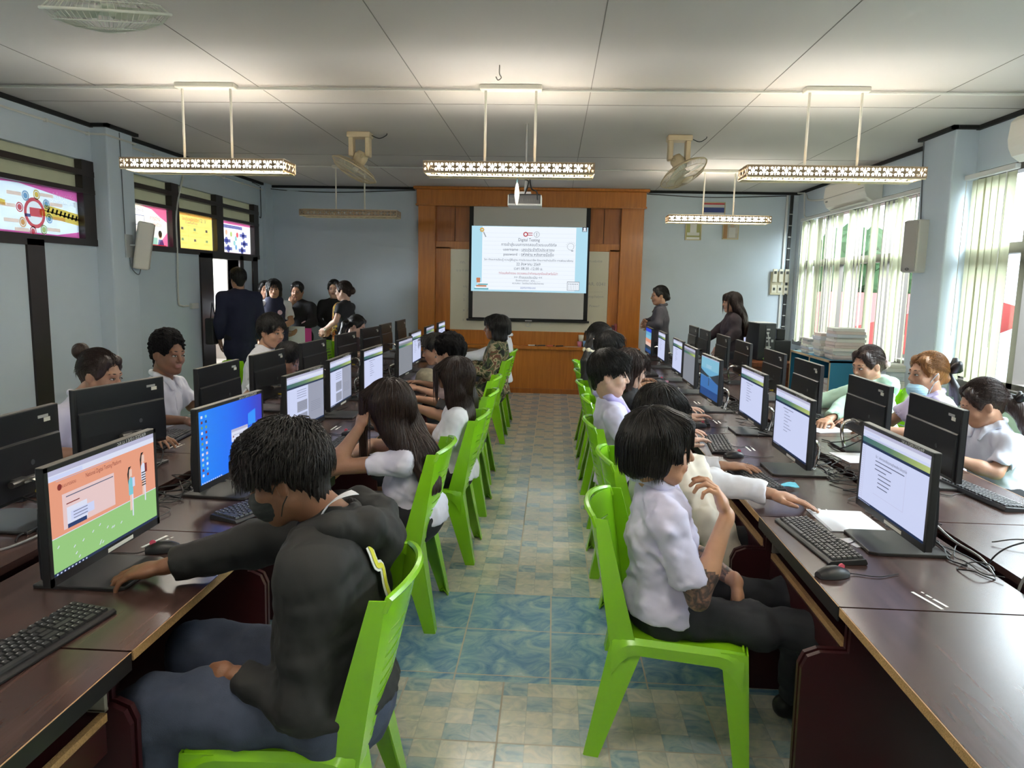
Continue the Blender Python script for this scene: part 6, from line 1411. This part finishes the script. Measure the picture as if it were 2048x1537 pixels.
ribbon(b['pr'],zz,.030,.010,so,B_,'back_print_white',wh,n=4); ribbon(b['pr'],zz,.014,.013,so,B_,'back_print_yellow',yel,n=4)
# --- girls in the left aisle row
ATT='students seated in the left aisle row'
g1=person('girl with very long straight dark hair resting her head on her hand, white shirt',(-.63,3.40),PI,hip_z=.49,neck=(-.675,3.37,.875),head=(-.765,3.33,1.03),look=(-1,.22,-.22),headup=(-.25,-.12,1),shw=.165,girth=.95,hs=.98,skin=mid,
  arms={-1:[(-.985,3.20,.765),(-.875,3.25,.94)],1:[(-.90,3.60,.78),(-.99,3.42,.765)]},hand={-1:dict(d=(.35,.2,.9),n=(-.6,-.7,.2),curl=(.6,.7,.8,.8),size=.92),1:dict(d=(-.8,-.5,-.05),curl=(.5,.5,.6,.6),size=.92)},
  top=dict(mat=cloth_mat('lilac_white',(.64,.62,.72)),sleeve=.50,fat=1.0,fold=.009,bust=True,hem=.03,collar=False),bottom=dict(kind='skirt',mat=blk_c),
  hair=dict(style='long',mat=hbr,path=[(-.68,3.32,.93),(-.59,3.27,.82),(-.54,3.25,.70)],w=.092,axis=V3(.6,.8,0),steps=27,r=.0017,stray=.05,lift=.004),nstr=2200,h=NEAR,seed=5)
m=MB(); w_=P3((-.955,3.49,.77)); m.tube([tuple(w_+V3(.0,.026*math.cos(a),.026*math.sin(a))-g1['B']) for a in np.linspace(0,2*PI,18)[:-1]],.004,6,closed=True); m.build('bracelet',M('white_band',(.75,.65,.6),.4),g1['body'])
g2=person('girl with shoulder-length dark hair in a white shirt, sitting straight',(-.57,4.24),PI,hip_z=.49,neck=(-.53,4.23,.915),head=(-.575,4.21,1.05),look=(-1,-.05,-.22),shw=.165,girth=.93,hs=.98,skin=mid,
  arms={-1:[(-.60,4.01,.66),(-.86,4.08,.76)],1:[(-.60,4.46,.66),(-.90,4.36,.76)]},top=dict(mat=white,sleeve=.74,fold=.008,bust=True,hem=.03,collar=False),bottom=dict(kind='skirt',mat=blk_c),
  hair=dict(style='long',mat=hbr,path=[(-.535,4.20,.95),(-.50,4.18,.86),(-.49,4.17,.80)],w=.082,axis=V3(.5,.85,0),steps=18,r=.0016,stray=.06),nstr=1500,h=NEAR,seed=6)
m=MB(); 
for s in (1,-1): m.tube([tuple(g2['hp'](s*.032+.024*math.cos(a),.101,.0+.018*math.sin(a))-g2['B']) for a in np.linspace(0,2*PI,18)[:-1]],.0014,5,closed=True)
m.build('glasses',M('gold_wire',(.6,.45,.2),.25,metal=1),g2['body']); mask_on(g2,M('mask_pale_pink',(.62,.46,.46),.85))
person('person with short curly black hair in a dark grey shirt',(-.64,5.12),PI,neck=(-.655,5.11,.965),head=(-.72,5.09,1.105),look=(-1,.25,-.2),hs=1.05,skin=tan,girth=1.08,top=dict(mat=dkgrey,sleeve=.8,fat=1.05,fold=.007),hair=dict(style='curly',vol=.016,mat=hair_mat('matte_black',(.006,.005,.005),.8,.08)),nstr=0,h=MID,seed=7)
person('boy with short black hair leaning in, just beyond the curly-haired person',(-.74,5.93),PI,neck=(-.86,5.93,.955),head=(-.955,5.90,1.065),look=(-1,-.15,-.3),skin=tan,top=dict(mat=white,sleeve=.7),hair=dict(style='short'),nstr=300,h=MID,seed=8)
# camouflage
def camo_mat():
    m,t,b_=nt('cloth_camouflage'); N=t.nodes; L=t.links; tc=N.new('ShaderNodeTexCoord'); n=N.new('ShaderNodeTexNoise'); n.inputs['Scale'].default_value=11; n.inputs['Detail'].default_value=2; n.inputs['Distortion'].default_value=1.0; L.new(tc.outputs['Object'],n.inputs['Vector'])
    r=ramp(t,[(0,(.012,.012,.010,1)),(.42,(.05,.07,.025,1)),(.50,(.30,.25,.15,1)),(.57,(.11,.045,.025,1)),(.64,(.06,.09,.03,1))]); r.color_ramp.interpolation='CONSTANT'; L.new(n.outputs['Fac'],r.inputs[0]); L.new(r.outputs[0],b_.inputs['Base Color']); b_.inputs['Roughness'].default_value=.9; return m
cm=camo_mat()
c_=person('person in a camouflage jacket with chin-length black hair',(-.60,7.43),PI,neck=(-.545,7.42,1.02),head=(-.585,7.38,1.165),look=(-1,-.18,-.05),hs=1.0,skin=deep,girth=1.08,arms={-1:[(-.62,7.17,.72),(-.85,7.25,.76)],1:[(-.62,7.68,.72),(-.88,7.6,.76)]},
  top=dict(mat=cm,long=True,collar=True,fold=.008,fat=1.08,cmat=cm),bottom=dict(mat=cm),hair=dict(style='bob',len=.10,amp=.002),nstr=500,h=MID,seed=9)
person('person in a white long-sleeved shirt, farthest in the left aisle row',(-.60,8.32),PI,neck=(-.54,8.31,1.0),head=(-.60,8.29,1.12),look=(-1,0,-.2),skin=mid,arms={-1:[(-.85,8.1,.80),(-1.08,8.02,.765)],1:[(-.75,8.5,.72),(-1.0,8.45,.76)]},top=dict(mat=white,long=True),hair=dict(style='bob',len=.06),h=FAR,seed=10)
# --- left window-wall row (facing the aisle)
b8=person('girl with a hair bun behind the left monitors, eyes just above the screen',(-2.50,3.52),0,neck=(-2.385,3.55,.985),head=(-2.30,3.585,1.105),look=(1,-.10,-.18),headup=(.2,0,1),shw=.16,girth=.93,hs=.98,skin=mid,arms={1:[(-2.42,3.30,.74),(-2.2,3.35,.76)],-1:[(-2.30,3.78,.76),(-2.085,3.66,.77)]},
  top=dict(mat=cloth_mat('lilac_white',(.64,.62,.72)),sleeve=.7,bust=True),bottom=dict(kind='skirt'),hair=dict(style='bun',mat=hbr,bun=(0,-.135,.10),bs=.9),nstr=600,h=MID,seed=11)
person('man with short curly hair in a white shirt by the left wall',(-2.52,4.42),0,neck=(-2.44,4.42,.985),head=(-2.385,4.40,1.135),look=(1,-.40,-.10),headup=(.1,0,1),girth=1.0,hs=1.05,skin=deep,arms={1:[(-2.44,4.12,.77),(-2.17,4.16,.765)],-1:[(-2.38,4.66,.76),(-2.12,4.55,.765)]},
  top=dict(mat=white,sleeve=.80,fold=.010,placket=True),hair=dict(style='curly',vol=.010,mat=hair_mat('matte_black',(.006,.005,.005),.8,.08)),h=NEAR,seed=12)
person('boy with a bowl haircut in a white shirt, looking right, on the left',(-2.62,6.32),0,neck=(-2.54,6.32,.985),head=(-2.47,6.30,1.14),look=(1,-.42,-.08),girth=1.22,hs=1.12,skin=tan,top=dict(mat=white,sleeve=.75,fold=.008),hair=dict(style='bowl',vol=.012),nstr=700,h=MID,seed=13)
person('boy with short black hair bent low between two monitors on the left',(-2.44,5.66),0,neck=(-2.20,5.68,.875),head=(-2.115,5.72,.965),look=(1,-.15,-.55),headup=(.5,0,1),hs=.98,skin=mid,top=dict(mat=white,sleeve=.7),hair=dict(style='short',vol=.01,amp=.002),nstr=500,h=MID,seed=14)
person('girl with a long black ponytail bent over the far left desk',(-2.52,8.82),0,neck=(-2.45,8.82,.93),head=(-2.38,8.79,1.05),look=(1,-.1,-.45),headup=(.4,0,1),shw=.16,skin=fair,top=dict(mat=cloth_mat('dark_brown',(.05,.025,.02)),sleeve=.25,collar=False),bottom=dict(kind='skirt'),hair=dict(style='pony',path=[(-2.52,8.75,1.08),(-2.55,8.72,.95),(-2.54,8.7,.78)],w=.04),nstr=250,h=FAR,seed=15)
# --- right aisle row
def tattoo_mat():
    m,t,b_=nt('skin_tattooed'); N=t.nodes; L=t.links; tc=N.new('ShaderNodeTexCoord'); n=N.new('ShaderNodeTexNoise'); n.inputs['Scale'].default_value=26; n.inputs['Detail'].default_value=6; n.inputs['Distortion'].default_value=2.2; L.new(tc.outputs['Object'],n.inputs['Vector'])
    r=ramp(t,[(.38,(.055,.045,.042,1)),(.50,(.13,.075,.06,1)),(.62,(.24,.13,.09,1))]); L.new(n.outputs['Fac'],r.inputs[0]); L.new(r.outputs[0],b_.inputs['Base Color']); b_.inputs['Roughness'].default_value=.5; return m
def tfn(C,A):
    e1,w1=A[1]; e2,w2=A[-1]; d1=np.linalg.norm(C-e1,axis=1); t2=((C-e2)@(w2-e2))/((w2-e2)@(w2-e2)); l2=np.linalg.norm(C-e2-np.outer(t2,w2-e2),axis=1)
    t1=((C-e1)@(w1-e1))/((w1-e1)@(w1-e1)); return ((d1<.12)&(t1<.33))|((t2>.25)&(t2<.88)&(l2<.05))
p1=person('person with a black bob and tattooed forearms, hand at chin, nearest chair on right',(.43,2.50),0,hip_z=.50,neck=(.375,2.485,.935),head=(.375,2.455,1.075),look=(1,-.10,-.06),shw=.185,girth=.96,hs=1.02,skin=('warm',(.46,.245,.145)),
  arms={1:[(.500,2.30,.605),(.600,2.395,.865)],-1:[(.53,2.68,.64),(.665,2.47,.60)]},hand={1:dict(d=(-.42,.10,.9),n=(.9,-.1,.42),curl=(.55,.75,.85,.95),spread=.16,thumb=.1,size=1.05),-1:dict(d=(.10,-.30,-.95),n=(.92,-.25,.15),curl=(.35,.55,.75,.85),spread=.18,thumb=.7,size=1.05)},
  knees={1:(.90,2.36,.475),-1:(.90,2.62,.48)},feet={1:(.98,2.34,.085),-1:(.96,2.64,.085)},
  top=dict(mat=lav,sleeve=.80,fold=.012,fat=1.02,hem=.045,hipr=.196),bottom=dict(mat=M('cloth_black_serge',(.016,.018,.024),.8,noise=.2,nscale=20,bump=.2,bscale=700),fat=1.02,fold=.012),
  hair=dict(style='bob',len=.055,mat=hb,amp=.0012,steps=12,r=.0018,stray=.07,lift=.004),nstr=2600,h=NEAR,seed=16,extra=dict(mat=tattoo_mat(),fn=tfn))
p2=person('boy with short black hair, white long sleeve and cream jacket, hand on the paper',(.53,3.30),0,hip_z=.49,neck=(.46,3.27,.90),head=(.475,3.225,1.035),look=(1,.05,-.45),headup=(.3,0,1),skin=tan,arms={1:[(.70,3.055,.80),(.925,2.985,.775)],-1:[(.62,3.56,.74),(.85,3.5,.76)]},
  hand={1:dict(d=(.93,-.36,-.10),n=(.05,.05,1),curl=(.15,.2,.25,.35),spread=.16,thumb=.2,size=1.02)},top=dict(mat=white,long=True,fold=.008),hair=dict(style='bowl',vol=.012),nstr=1400,h=NEAR,seed=17)
jk=[Cap((.46,3.02,.92),(.60,2.98,.84),.05,.06,.05),Cap((.60,2.98,.86),(.69,2.95,.66),.07,.085,.05,fl=(V3(.7,-.7,0),.5)),Cap((.68,2.95,.68),(.74,2.93,.46),.085,.075,.05,fl=(V3(.7,-.7,0),.5)),Cap((.76,2.93,.50),(.86,2.92,.345),.05,.045,.04),Cap((.56,2.98,.84),(.62,2.97,.46),.06,.07,.05,fl=(V3(.6,-.8,0),.5))]
mesh_obj('cream_jacket',[(jk,.008,lambda P:fold(P,.016,24,33,(1,1,.55))+fold(P,.006,60,34,(1,1,.6)))],cream,p2['body'],None,p2['B'])
person('boy in a lavender shirt looking right, undercut black hair, third on the right',(.41,4.13),0,neck=(.335,4.13,.975),head=(.325,4.10,1.115),look=(1,-.10,-.06),shw=.18,girth=.88,hs=1.0,skin=fair,arms={1:[(.46,3.89,.69),(.72,3.98,.76)],-1:[(.48,4.36,.70),(.74,4.28,.76)]},
  top=dict(mat=lav,sleeve=.72,fold=.009,cmat=cloth_mat('lavender',(.50,.44,.78)),placket=True),hair=dict(style='bowl',vol=.008),nstr=1300,h=NEAR,seed=18)
person('girl with long dark brown hair in black, fourth on the right',(.56,4.95),0,neck=(.52,4.95,.925),head=(.535,4.93,1.06),look=(1,.25,-.35),shw=.155,girth=.92,skin=fair,top=dict(mat=blk_c,long=True,collar=False),bottom=dict(kind='skirt'),hair=dict(style='long',mat=hbr,path=[(.50,4.90,.95),(.50,4.88,.84)],w=.07,axis=V3(0,1,0),steps=14),nstr=500,h=MID,seed=19)
person('person with short black hair holding a hand to the face, fifth on the right',(.48,5.74),0,neck=(.42,5.74,.975),head=(.445,5.72,1.115),look=(1,.1,-.15),skin=tan,arms={1:[(.68,5.56,.78),(.60,5.60,.98)],-1:[(.62,5.95,.72),(.85,5.88,.76)]},hand={1:dict(d=(-.3,.3,.9),n=(.8,-.4,0),curl=(.8,.9,1,1))},top=dict(mat=white,sleeve=.72),hair=dict(style='bowl',vol=.006),nstr=400,h=MID,seed=20)
p6=person('girl with a long ponytail, cream scrunchie and flowered clip, sixth on the right',(.45,6.50),0,neck=(.40,6.50,1.01),head=(.43,6.48,1.15),look=(1,.15,-.15),shw=.16,skin=tan,top=dict(mat=white,sleeve=.6),bottom=dict(kind='skirt'),hair=dict(style='pony',path=[(.335,6.40,1.08),(.30,6.35,.95),(.285,6.32,.76)],w=.05),nstr=300,h=MID,seed=21)
def torus_child(b,c,R0,r0,axis,name,mat,lump=0,n=26):
    a=unit(axis); u=unit(np.cross(a,V3(.3,.2,.9))); v=np.cross(a,u); m=MB()
    m.tube([tuple(P3(c)+(u*math.cos(t)+v*math.sin(t))*(R0+lump*math.sin(7*t))-b['B']) for t in np.linspace(0,2*PI,n)[:-1]],[r0*(1+.35*math.sin(5*t)*(lump>0)) for t in np.linspace(0,2*PI,n)[:-1]],8,closed=True); return m.build(name,mat,b['body'],smooth=True)
torus_child(p6,(.325,6.38,1.04),.034,.018,(-.3,-.3,-1),'scrunchie',M('cream_satin',(.6,.56,.42),.5),.006); torus_child(p6,(.345,6.42,1.13),.022,.010,(-1,-.5,.2),'hair_clip',M('pink_clip',(.5,.3,.22),.5),.004)
# --- outer right row (facing the aisle)
p19=person('girl in a mint green hoodie reaching across the desk, pale scrunchie',(2.42,5.45),PI,neck=(2.33,5.40,.945),head=(2.255,5.33,1.085),look=(-1,-.38,-.28),shw=.175,girth=1.15,hs=1.04,skin=tan,arms={-1:[(2.02,5.02,.84),(1.83,4.85,.765)],1:[(2.05,5.7,.74),(1.85,5.5,.76)]},hand={-1:dict(d=(-.6,-.6,-.1),curl=(1,1,1,1),thumb=.9)},
  top=dict(kind='hoodie',mat=mint,long=True,collar=False,fold=.010),hair=dict(style='low',mat=hbr),nstr=500,h=MID,seed=22)
torus_child(p19,p19['hp'](0,-.135,-.02),.030,.020,p19['hf'][:,1],'scrunchie',M('pale_pink_satin',(.66,.52,.46),.5),.006)
p20=person('woman with orange-brown hair, light blue mask under her chin, lavender blouse',(2.50,4.78),PI,neck=(2.42,4.74,.965),head=(2.355,4.70,1.105),look=(-1,-.16,-.06),shw=.17,girth=1.1,hs=1.03,skin=tan,arms={-1:[(2.30,4.47,.755),(2.04,4.52,.77)],1:[(2.30,5.0,.74),(2.05,4.9,.76)]},top=dict(mat=cloth_mat('lavender_blouse',(.60,.52,.72)),sleeve=.70,fold=.009,bust=True),hair=dict(style='low',mat=hog),nstr=900,h=MID,seed=23)
mask_on(p20,M('mask_light_blue',(.38,.60,.74),.85),low=.042)
def bow(b,c,mat,s=1.0,name='ribbon_bow'):
    c=P3(c)-b['B']; m=MB()
    for k,(dx,dy,dz,w) in enumerate(((.0,.05,.03,.022),(.01,-.05,.04,.022),(.03,.02,-.09,.016),(.035,-.02,-.12,.016),(.02,.0,.055,.02))):
        e=c+V3(dx,dy,dz)*s; q=c+V3(dx*.5+.012,dy*.5,dz*.5)*1.0*s; m.tube([tuple(c),tuple(q),tuple(e)],[.008*s,w*s,.010*s],8)
    m.tube([tuple(c+V3(0,0,-.012)),tuple(c+V3(0,0,.012))],.012*s,8); return m.build(name,mat,b['body'],smooth=True)
rb=M('black_ribbon',(.012,.012,.014),.45); bow(p20,p20['hp'](0,-.145,.0),rb,1.7)
p21=person('girl in a white shirt with a long ponytail and black ribbon bow, far right',(2.47,4.03),PI,neck=(2.39,4.03,.905),head=(2.315,4.02,1.025),look=(-1,.20,-.42),headup=(-.35,0,1),shw=.165,girth=.98,skin=tan,arms={-1:[(2.30,3.80,.70),(2.08,3.86,.765)],1:[(2.28,4.25,.72),(2.05,4.2,.76)]},top=dict(mat=cloth_mat('cool_white',(.66,.68,.76)),sleeve=.78,fold=.010),bottom=dict(kind='skirt'),
  hair=dict(style='pony',mat=hbr,path=[(2.475,3.98,1.02),(2.52,3.94,.93),(2.56,3.90,.80)],w=.045,pz=0),nstr=1100,h=MID,seed=24)
bow(p21,(2.455,3.965,1.05),rb,1.0)
# --- standing people
def stand(label,x,y,ht,yaw,look,**k):
    s=ht/1.66; N_=k.pop('neck',(x,y,ht-.255)); H_=k.pop('headp',(x+look[0]*.03,y+look[1]*.03,ht-.115)); return person(label,(x,y),yaw,hip_z=.86*s,neck=N_,head=H_,look=look,seated=False,size=s,**k)
n1=stand('man in a dark navy jacket seen from behind at the open door',-3.80,8.70,1.70,2.25,(-.7,.75,-.05),shw=.20,girth=1.12,hs=1.0,skin=tan,face=False,top=dict(mat=navy,long=True,collar=False,hem=.12,fat=1.04),bottom=dict(mat=blk_c),hair=dict(style='short',vol=.006),nstr=400,h=MID,seed=30)
tag(MB().rbox(-4.16,-4.05,8.52,8.66,.80,1.12,.02).tube([(-4.10,8.56,1.1),(-4.09,8.59,1.3),(-4.06,8.62,1.1)],.008,6).build('black_bag',M('bag_black',(.015,.015,.016),.5)),'black bag carried by the man in the navy jacket','bag')
stand('person with black hair half hidden behind the woman in the vest',-3.99,9.98,1.56,-.8,(.5,-1,0),shw=.14,skin=tan,top=dict(mat=dkgrey,long=True,collar=False),hair=dict(style='bob',len=.08),h=FAR,seed=31)
n3=stand('woman in a navy vest over a white polo shirt with a round badge',-3.72,9.60,1.585,-1.1,(.42,-1,-.10),shw=.165,girth=.98,skin=tan,top=dict(mat=white,sleeve=.75,hem=.1),bottom=dict(mat=blk_c),arms={1:[(-3.93,9.55,1.05),(-3.80,9.42,.95)],-1:[(-3.47,9.55,1.04),(-3.60,9.42,.95)]},hair=dict(style='bob',len=.10,fringe=True),nstr=500,h=MID,seed=32)
vp_=[Cap(n3['H']-V3(0,0,.1),n3['H']+V3(0,0,.12),.175,.165,.03,fl=(n3['F'],.84)),Cap(n3['H']+V3(0,0,.12),n3['N']-V3(0,0,.19),.165,.180,.05,fl=(n3['F'],.82)),Cap(n3['N']-V3(0,0,.19),n3['N']-V3(0,0,.05),.180,.13,.04,fl=(n3['F'],.82)),Cap(n3['N']-V3(0,0,.05),n3['N']+V3(0,0,.1),.060,.085,.004,'-'),Cap(n3['N']+n3['F']*.16,n3['N']+n3['F']*.16-V3(0,0,.13),.05,.012,.01,'-')]
vo=mesh_obj('vest',[(vp_,.010,None)],navy,n3['body'],None,n3['B'])
def badge(b,r,u,f,w,h_,mat,name,par,round_=False):
    c=b['N']+b['R']*r+V3(0,0,u); P=np.array([c+b['F']*.3])
    for _ in range(12):
        ff,g=grad(b['pr'] if par is None else vp_,P); P=P-g*(ff*.6)[:,None]
    c=P[0]+g[0]*f-b['B']; n=g[0]; a=unit(np.cross(V3(0,0,1),n)); v=np.cross(n,a); m=MB(); K=16
    pts=[tuple(c+a*w*math.cos(t)+v*h_*math.sin(t)) for t in np.linspace(0,2*PI,K+1)[:-1]] if round_ else [tuple(c+a*w*i+v*h_*j) for i,j in((-1,-1),(1,-1),(1,1),(-1,1))]
    m.add(pts,[tuple(range(len(pts)))]); m.build(name,mat,b['so'] if par is None else par,solid=.003)
badge(n3,.085,-.16,.008,.038,.022,M('name_tag',(.72,.35,.42),.5),'name_tag',vo); badge(n3,-.085,-.14,.008,.032,.032,M('round_badge',(.62,.40,.50),.5),'badge',vo,True)
n4=stand('woman in black holding papers and a pink folder, hand over her nose',-3.54,10.0,1.55,-1.45,(.1,-1,-.12),shw=.18,girth=1.18,skin=mid,top=dict(mat=blk_c,long=True,hem=.15,collar=False),bottom=dict(kind='skirt',mat=blk_c),arms={1:[(-3.74,9.86,1.08),(-3.57,9.81,1.255)],-1:[(-3.30,9.90,1.02),(-3.44,9.74,.92)]},hand={1:dict(d=(.1,.1,1),n=(0,-1,0),curl=(.5,.6,.8,.9))},hair=dict(style='low'),nstr=300,h=MID,seed=33)
badge(n4,-.08,-.16,.008,.026,.034,M('round_badge',(.62,.40,.50),.5),'badge',None,True)
hp_=empty('held_papers',(-3.44,9.70,.84),-.1,'white papers with a pink folder held by the woman in black','papers')
MB().box(-.17,.10,-.004,.004,-.16,.13).build('white_sheets',pap,hp_); MB().box(.02,.19,.005,.012,-.12,.11).build('pink_folder',M('pink_folder',(.72,.07,.33),.5),hp_)
n5=stand('woman in a long black dress with hands clasped, against the front wall',-3.10,10.25,1.59,-1.35,(.15,-1,-.05),shw=.165,girth=.98,skin=fair,top=dict(mat=blk_c,long=True,collar=False,hem=.15),bottom=dict(kind='skirt',mat=blk_c),arms={1:[(-3.32,10.15,1.04),(-3.12,10.02,.92)],-1:[(-2.88,10.15,1.04),(-3.06,10.02,.90)]},hair=dict(style='low'),nstr=300,h=MID,seed=34)
pr_m=None
def print_mat():
    m,t,b_=nt('cloth_orange_floral'); N=t.nodes; L=t.links; tc=N.new('ShaderNodeTexCoord'); n=N.new('ShaderNodeTexNoise'); n.inputs['Scale'].default_value=14; L.new(tc.outputs['Object'],n.inputs['Vector'])
    r=ramp(t,[(0,(.02,.015,.01,1)),(.45,(.45,.12,.01,1)),(.52,(.10,.14,.02,1)),(.58,(.50,.30,.03,1)),(.64,(.02,.015,.01,1))]); r.color_ramp.interpolation='CONSTANT'; L.new(n.outputs['Fac'],r.inputs[0]); L.new(r.outputs[0],b_.inputs['Base Color']); b_.inputs['Roughness'].default_value=.85; return m
n6=stand('woman in a black and orange floral dress with a netted bun, facing left',-2.74,9.55,1.575,PI-.15,(-1,.12,-.12),shw=.16,girth=1.0,skin=fair,top=dict(mat=blk_c,sleeve=.55,collar=False,hem=.1,bust=True),bottom=dict(kind='skirt',mat=cloth_mat('brown_black',(.03,.015,.012))),arms={-1:[(-2.80,9.32,1.08),(-2.98,9.42,.96)],1:[(-2.80,9.78,1.08),(-2.98,9.60,.94)]},hair=dict(style='bun',bun=(0,-.125,-.01),bs=.95,mat=hbr),nstr=300,h=MID,seed=35)
fp=[Cap(n6['H']+V3(-.075,0,0),n6['N']+V3(-.07,0,-.12),.125,.12,.04,fl=(V3(1,0,0),.85))]; mesh_obj('floral_panel',[(fp,.012,None)],print_mat(),n6['so'],None,n6['B'])
m=MB(); w_=n6['A'][-1][1]-unit(n6['A'][-1][1]-n6['A'][-1][0])*.02-n6['B']; m.tube([tuple(w_-V3(.01,0,-.01)),tuple(w_+V3(.01,0,-.01))],.031,12); m.build('wrist_watch',M('white_watch',(.7,.68,.62),.3),n6['body'])
n7=stand('woman in a grey blazer with a low bun, arms folded, facing left',1.42,9.80,1.60,PI-.25,(-1,-.12,-.08),shw=.165,girth=1.0,skin=tan,top=dict(mat=cloth_mat('grey_blazer',(.075,.070,.085)),long=True,collar=True,hem=.15,cmat=cloth_mat('grey_blazer',(.075,.070,.085))),bottom=dict(mat=blk_c),arms={-1:[(1.36,9.55,1.12),(1.24,9.72,1.10)],1:[(1.32,10.04,1.12),(1.22,9.82,1.14)]},hair=dict(style='low'),nstr=300,h=MID,seed=36)
n8=stand('woman in black with long dark hair, standing at the outer right monitors',2.20,9.10,1.545,PI-.1,(-1,-.15,-.02),shw=.17,girth=1.2,skin=tan,top=dict(mat=cloth_mat('dark_plum',(.022,.012,.016)),long=True,collar=False,hem=.12),bottom=dict(mat=blk_c),arms={-1:[(2.18,8.86,1.08),(1.98,8.80,.92)],1:[(2.1,9.36,1.08),(1.92,9.3,.95)]},hand={-1:dict(d=(-.4,.2,-.9),n=(-.3,-1,0),curl=(.3,.3,.4,.4))},hair=dict(style='long',mat=hbr,path=[(2.27,9.02,1.33),(2.31,8.99,1.20),(2.32,8.98,1.08)],w=.085,axis=V3(.3,1,0),steps=20),nstr=700,h=MID,seed=37)
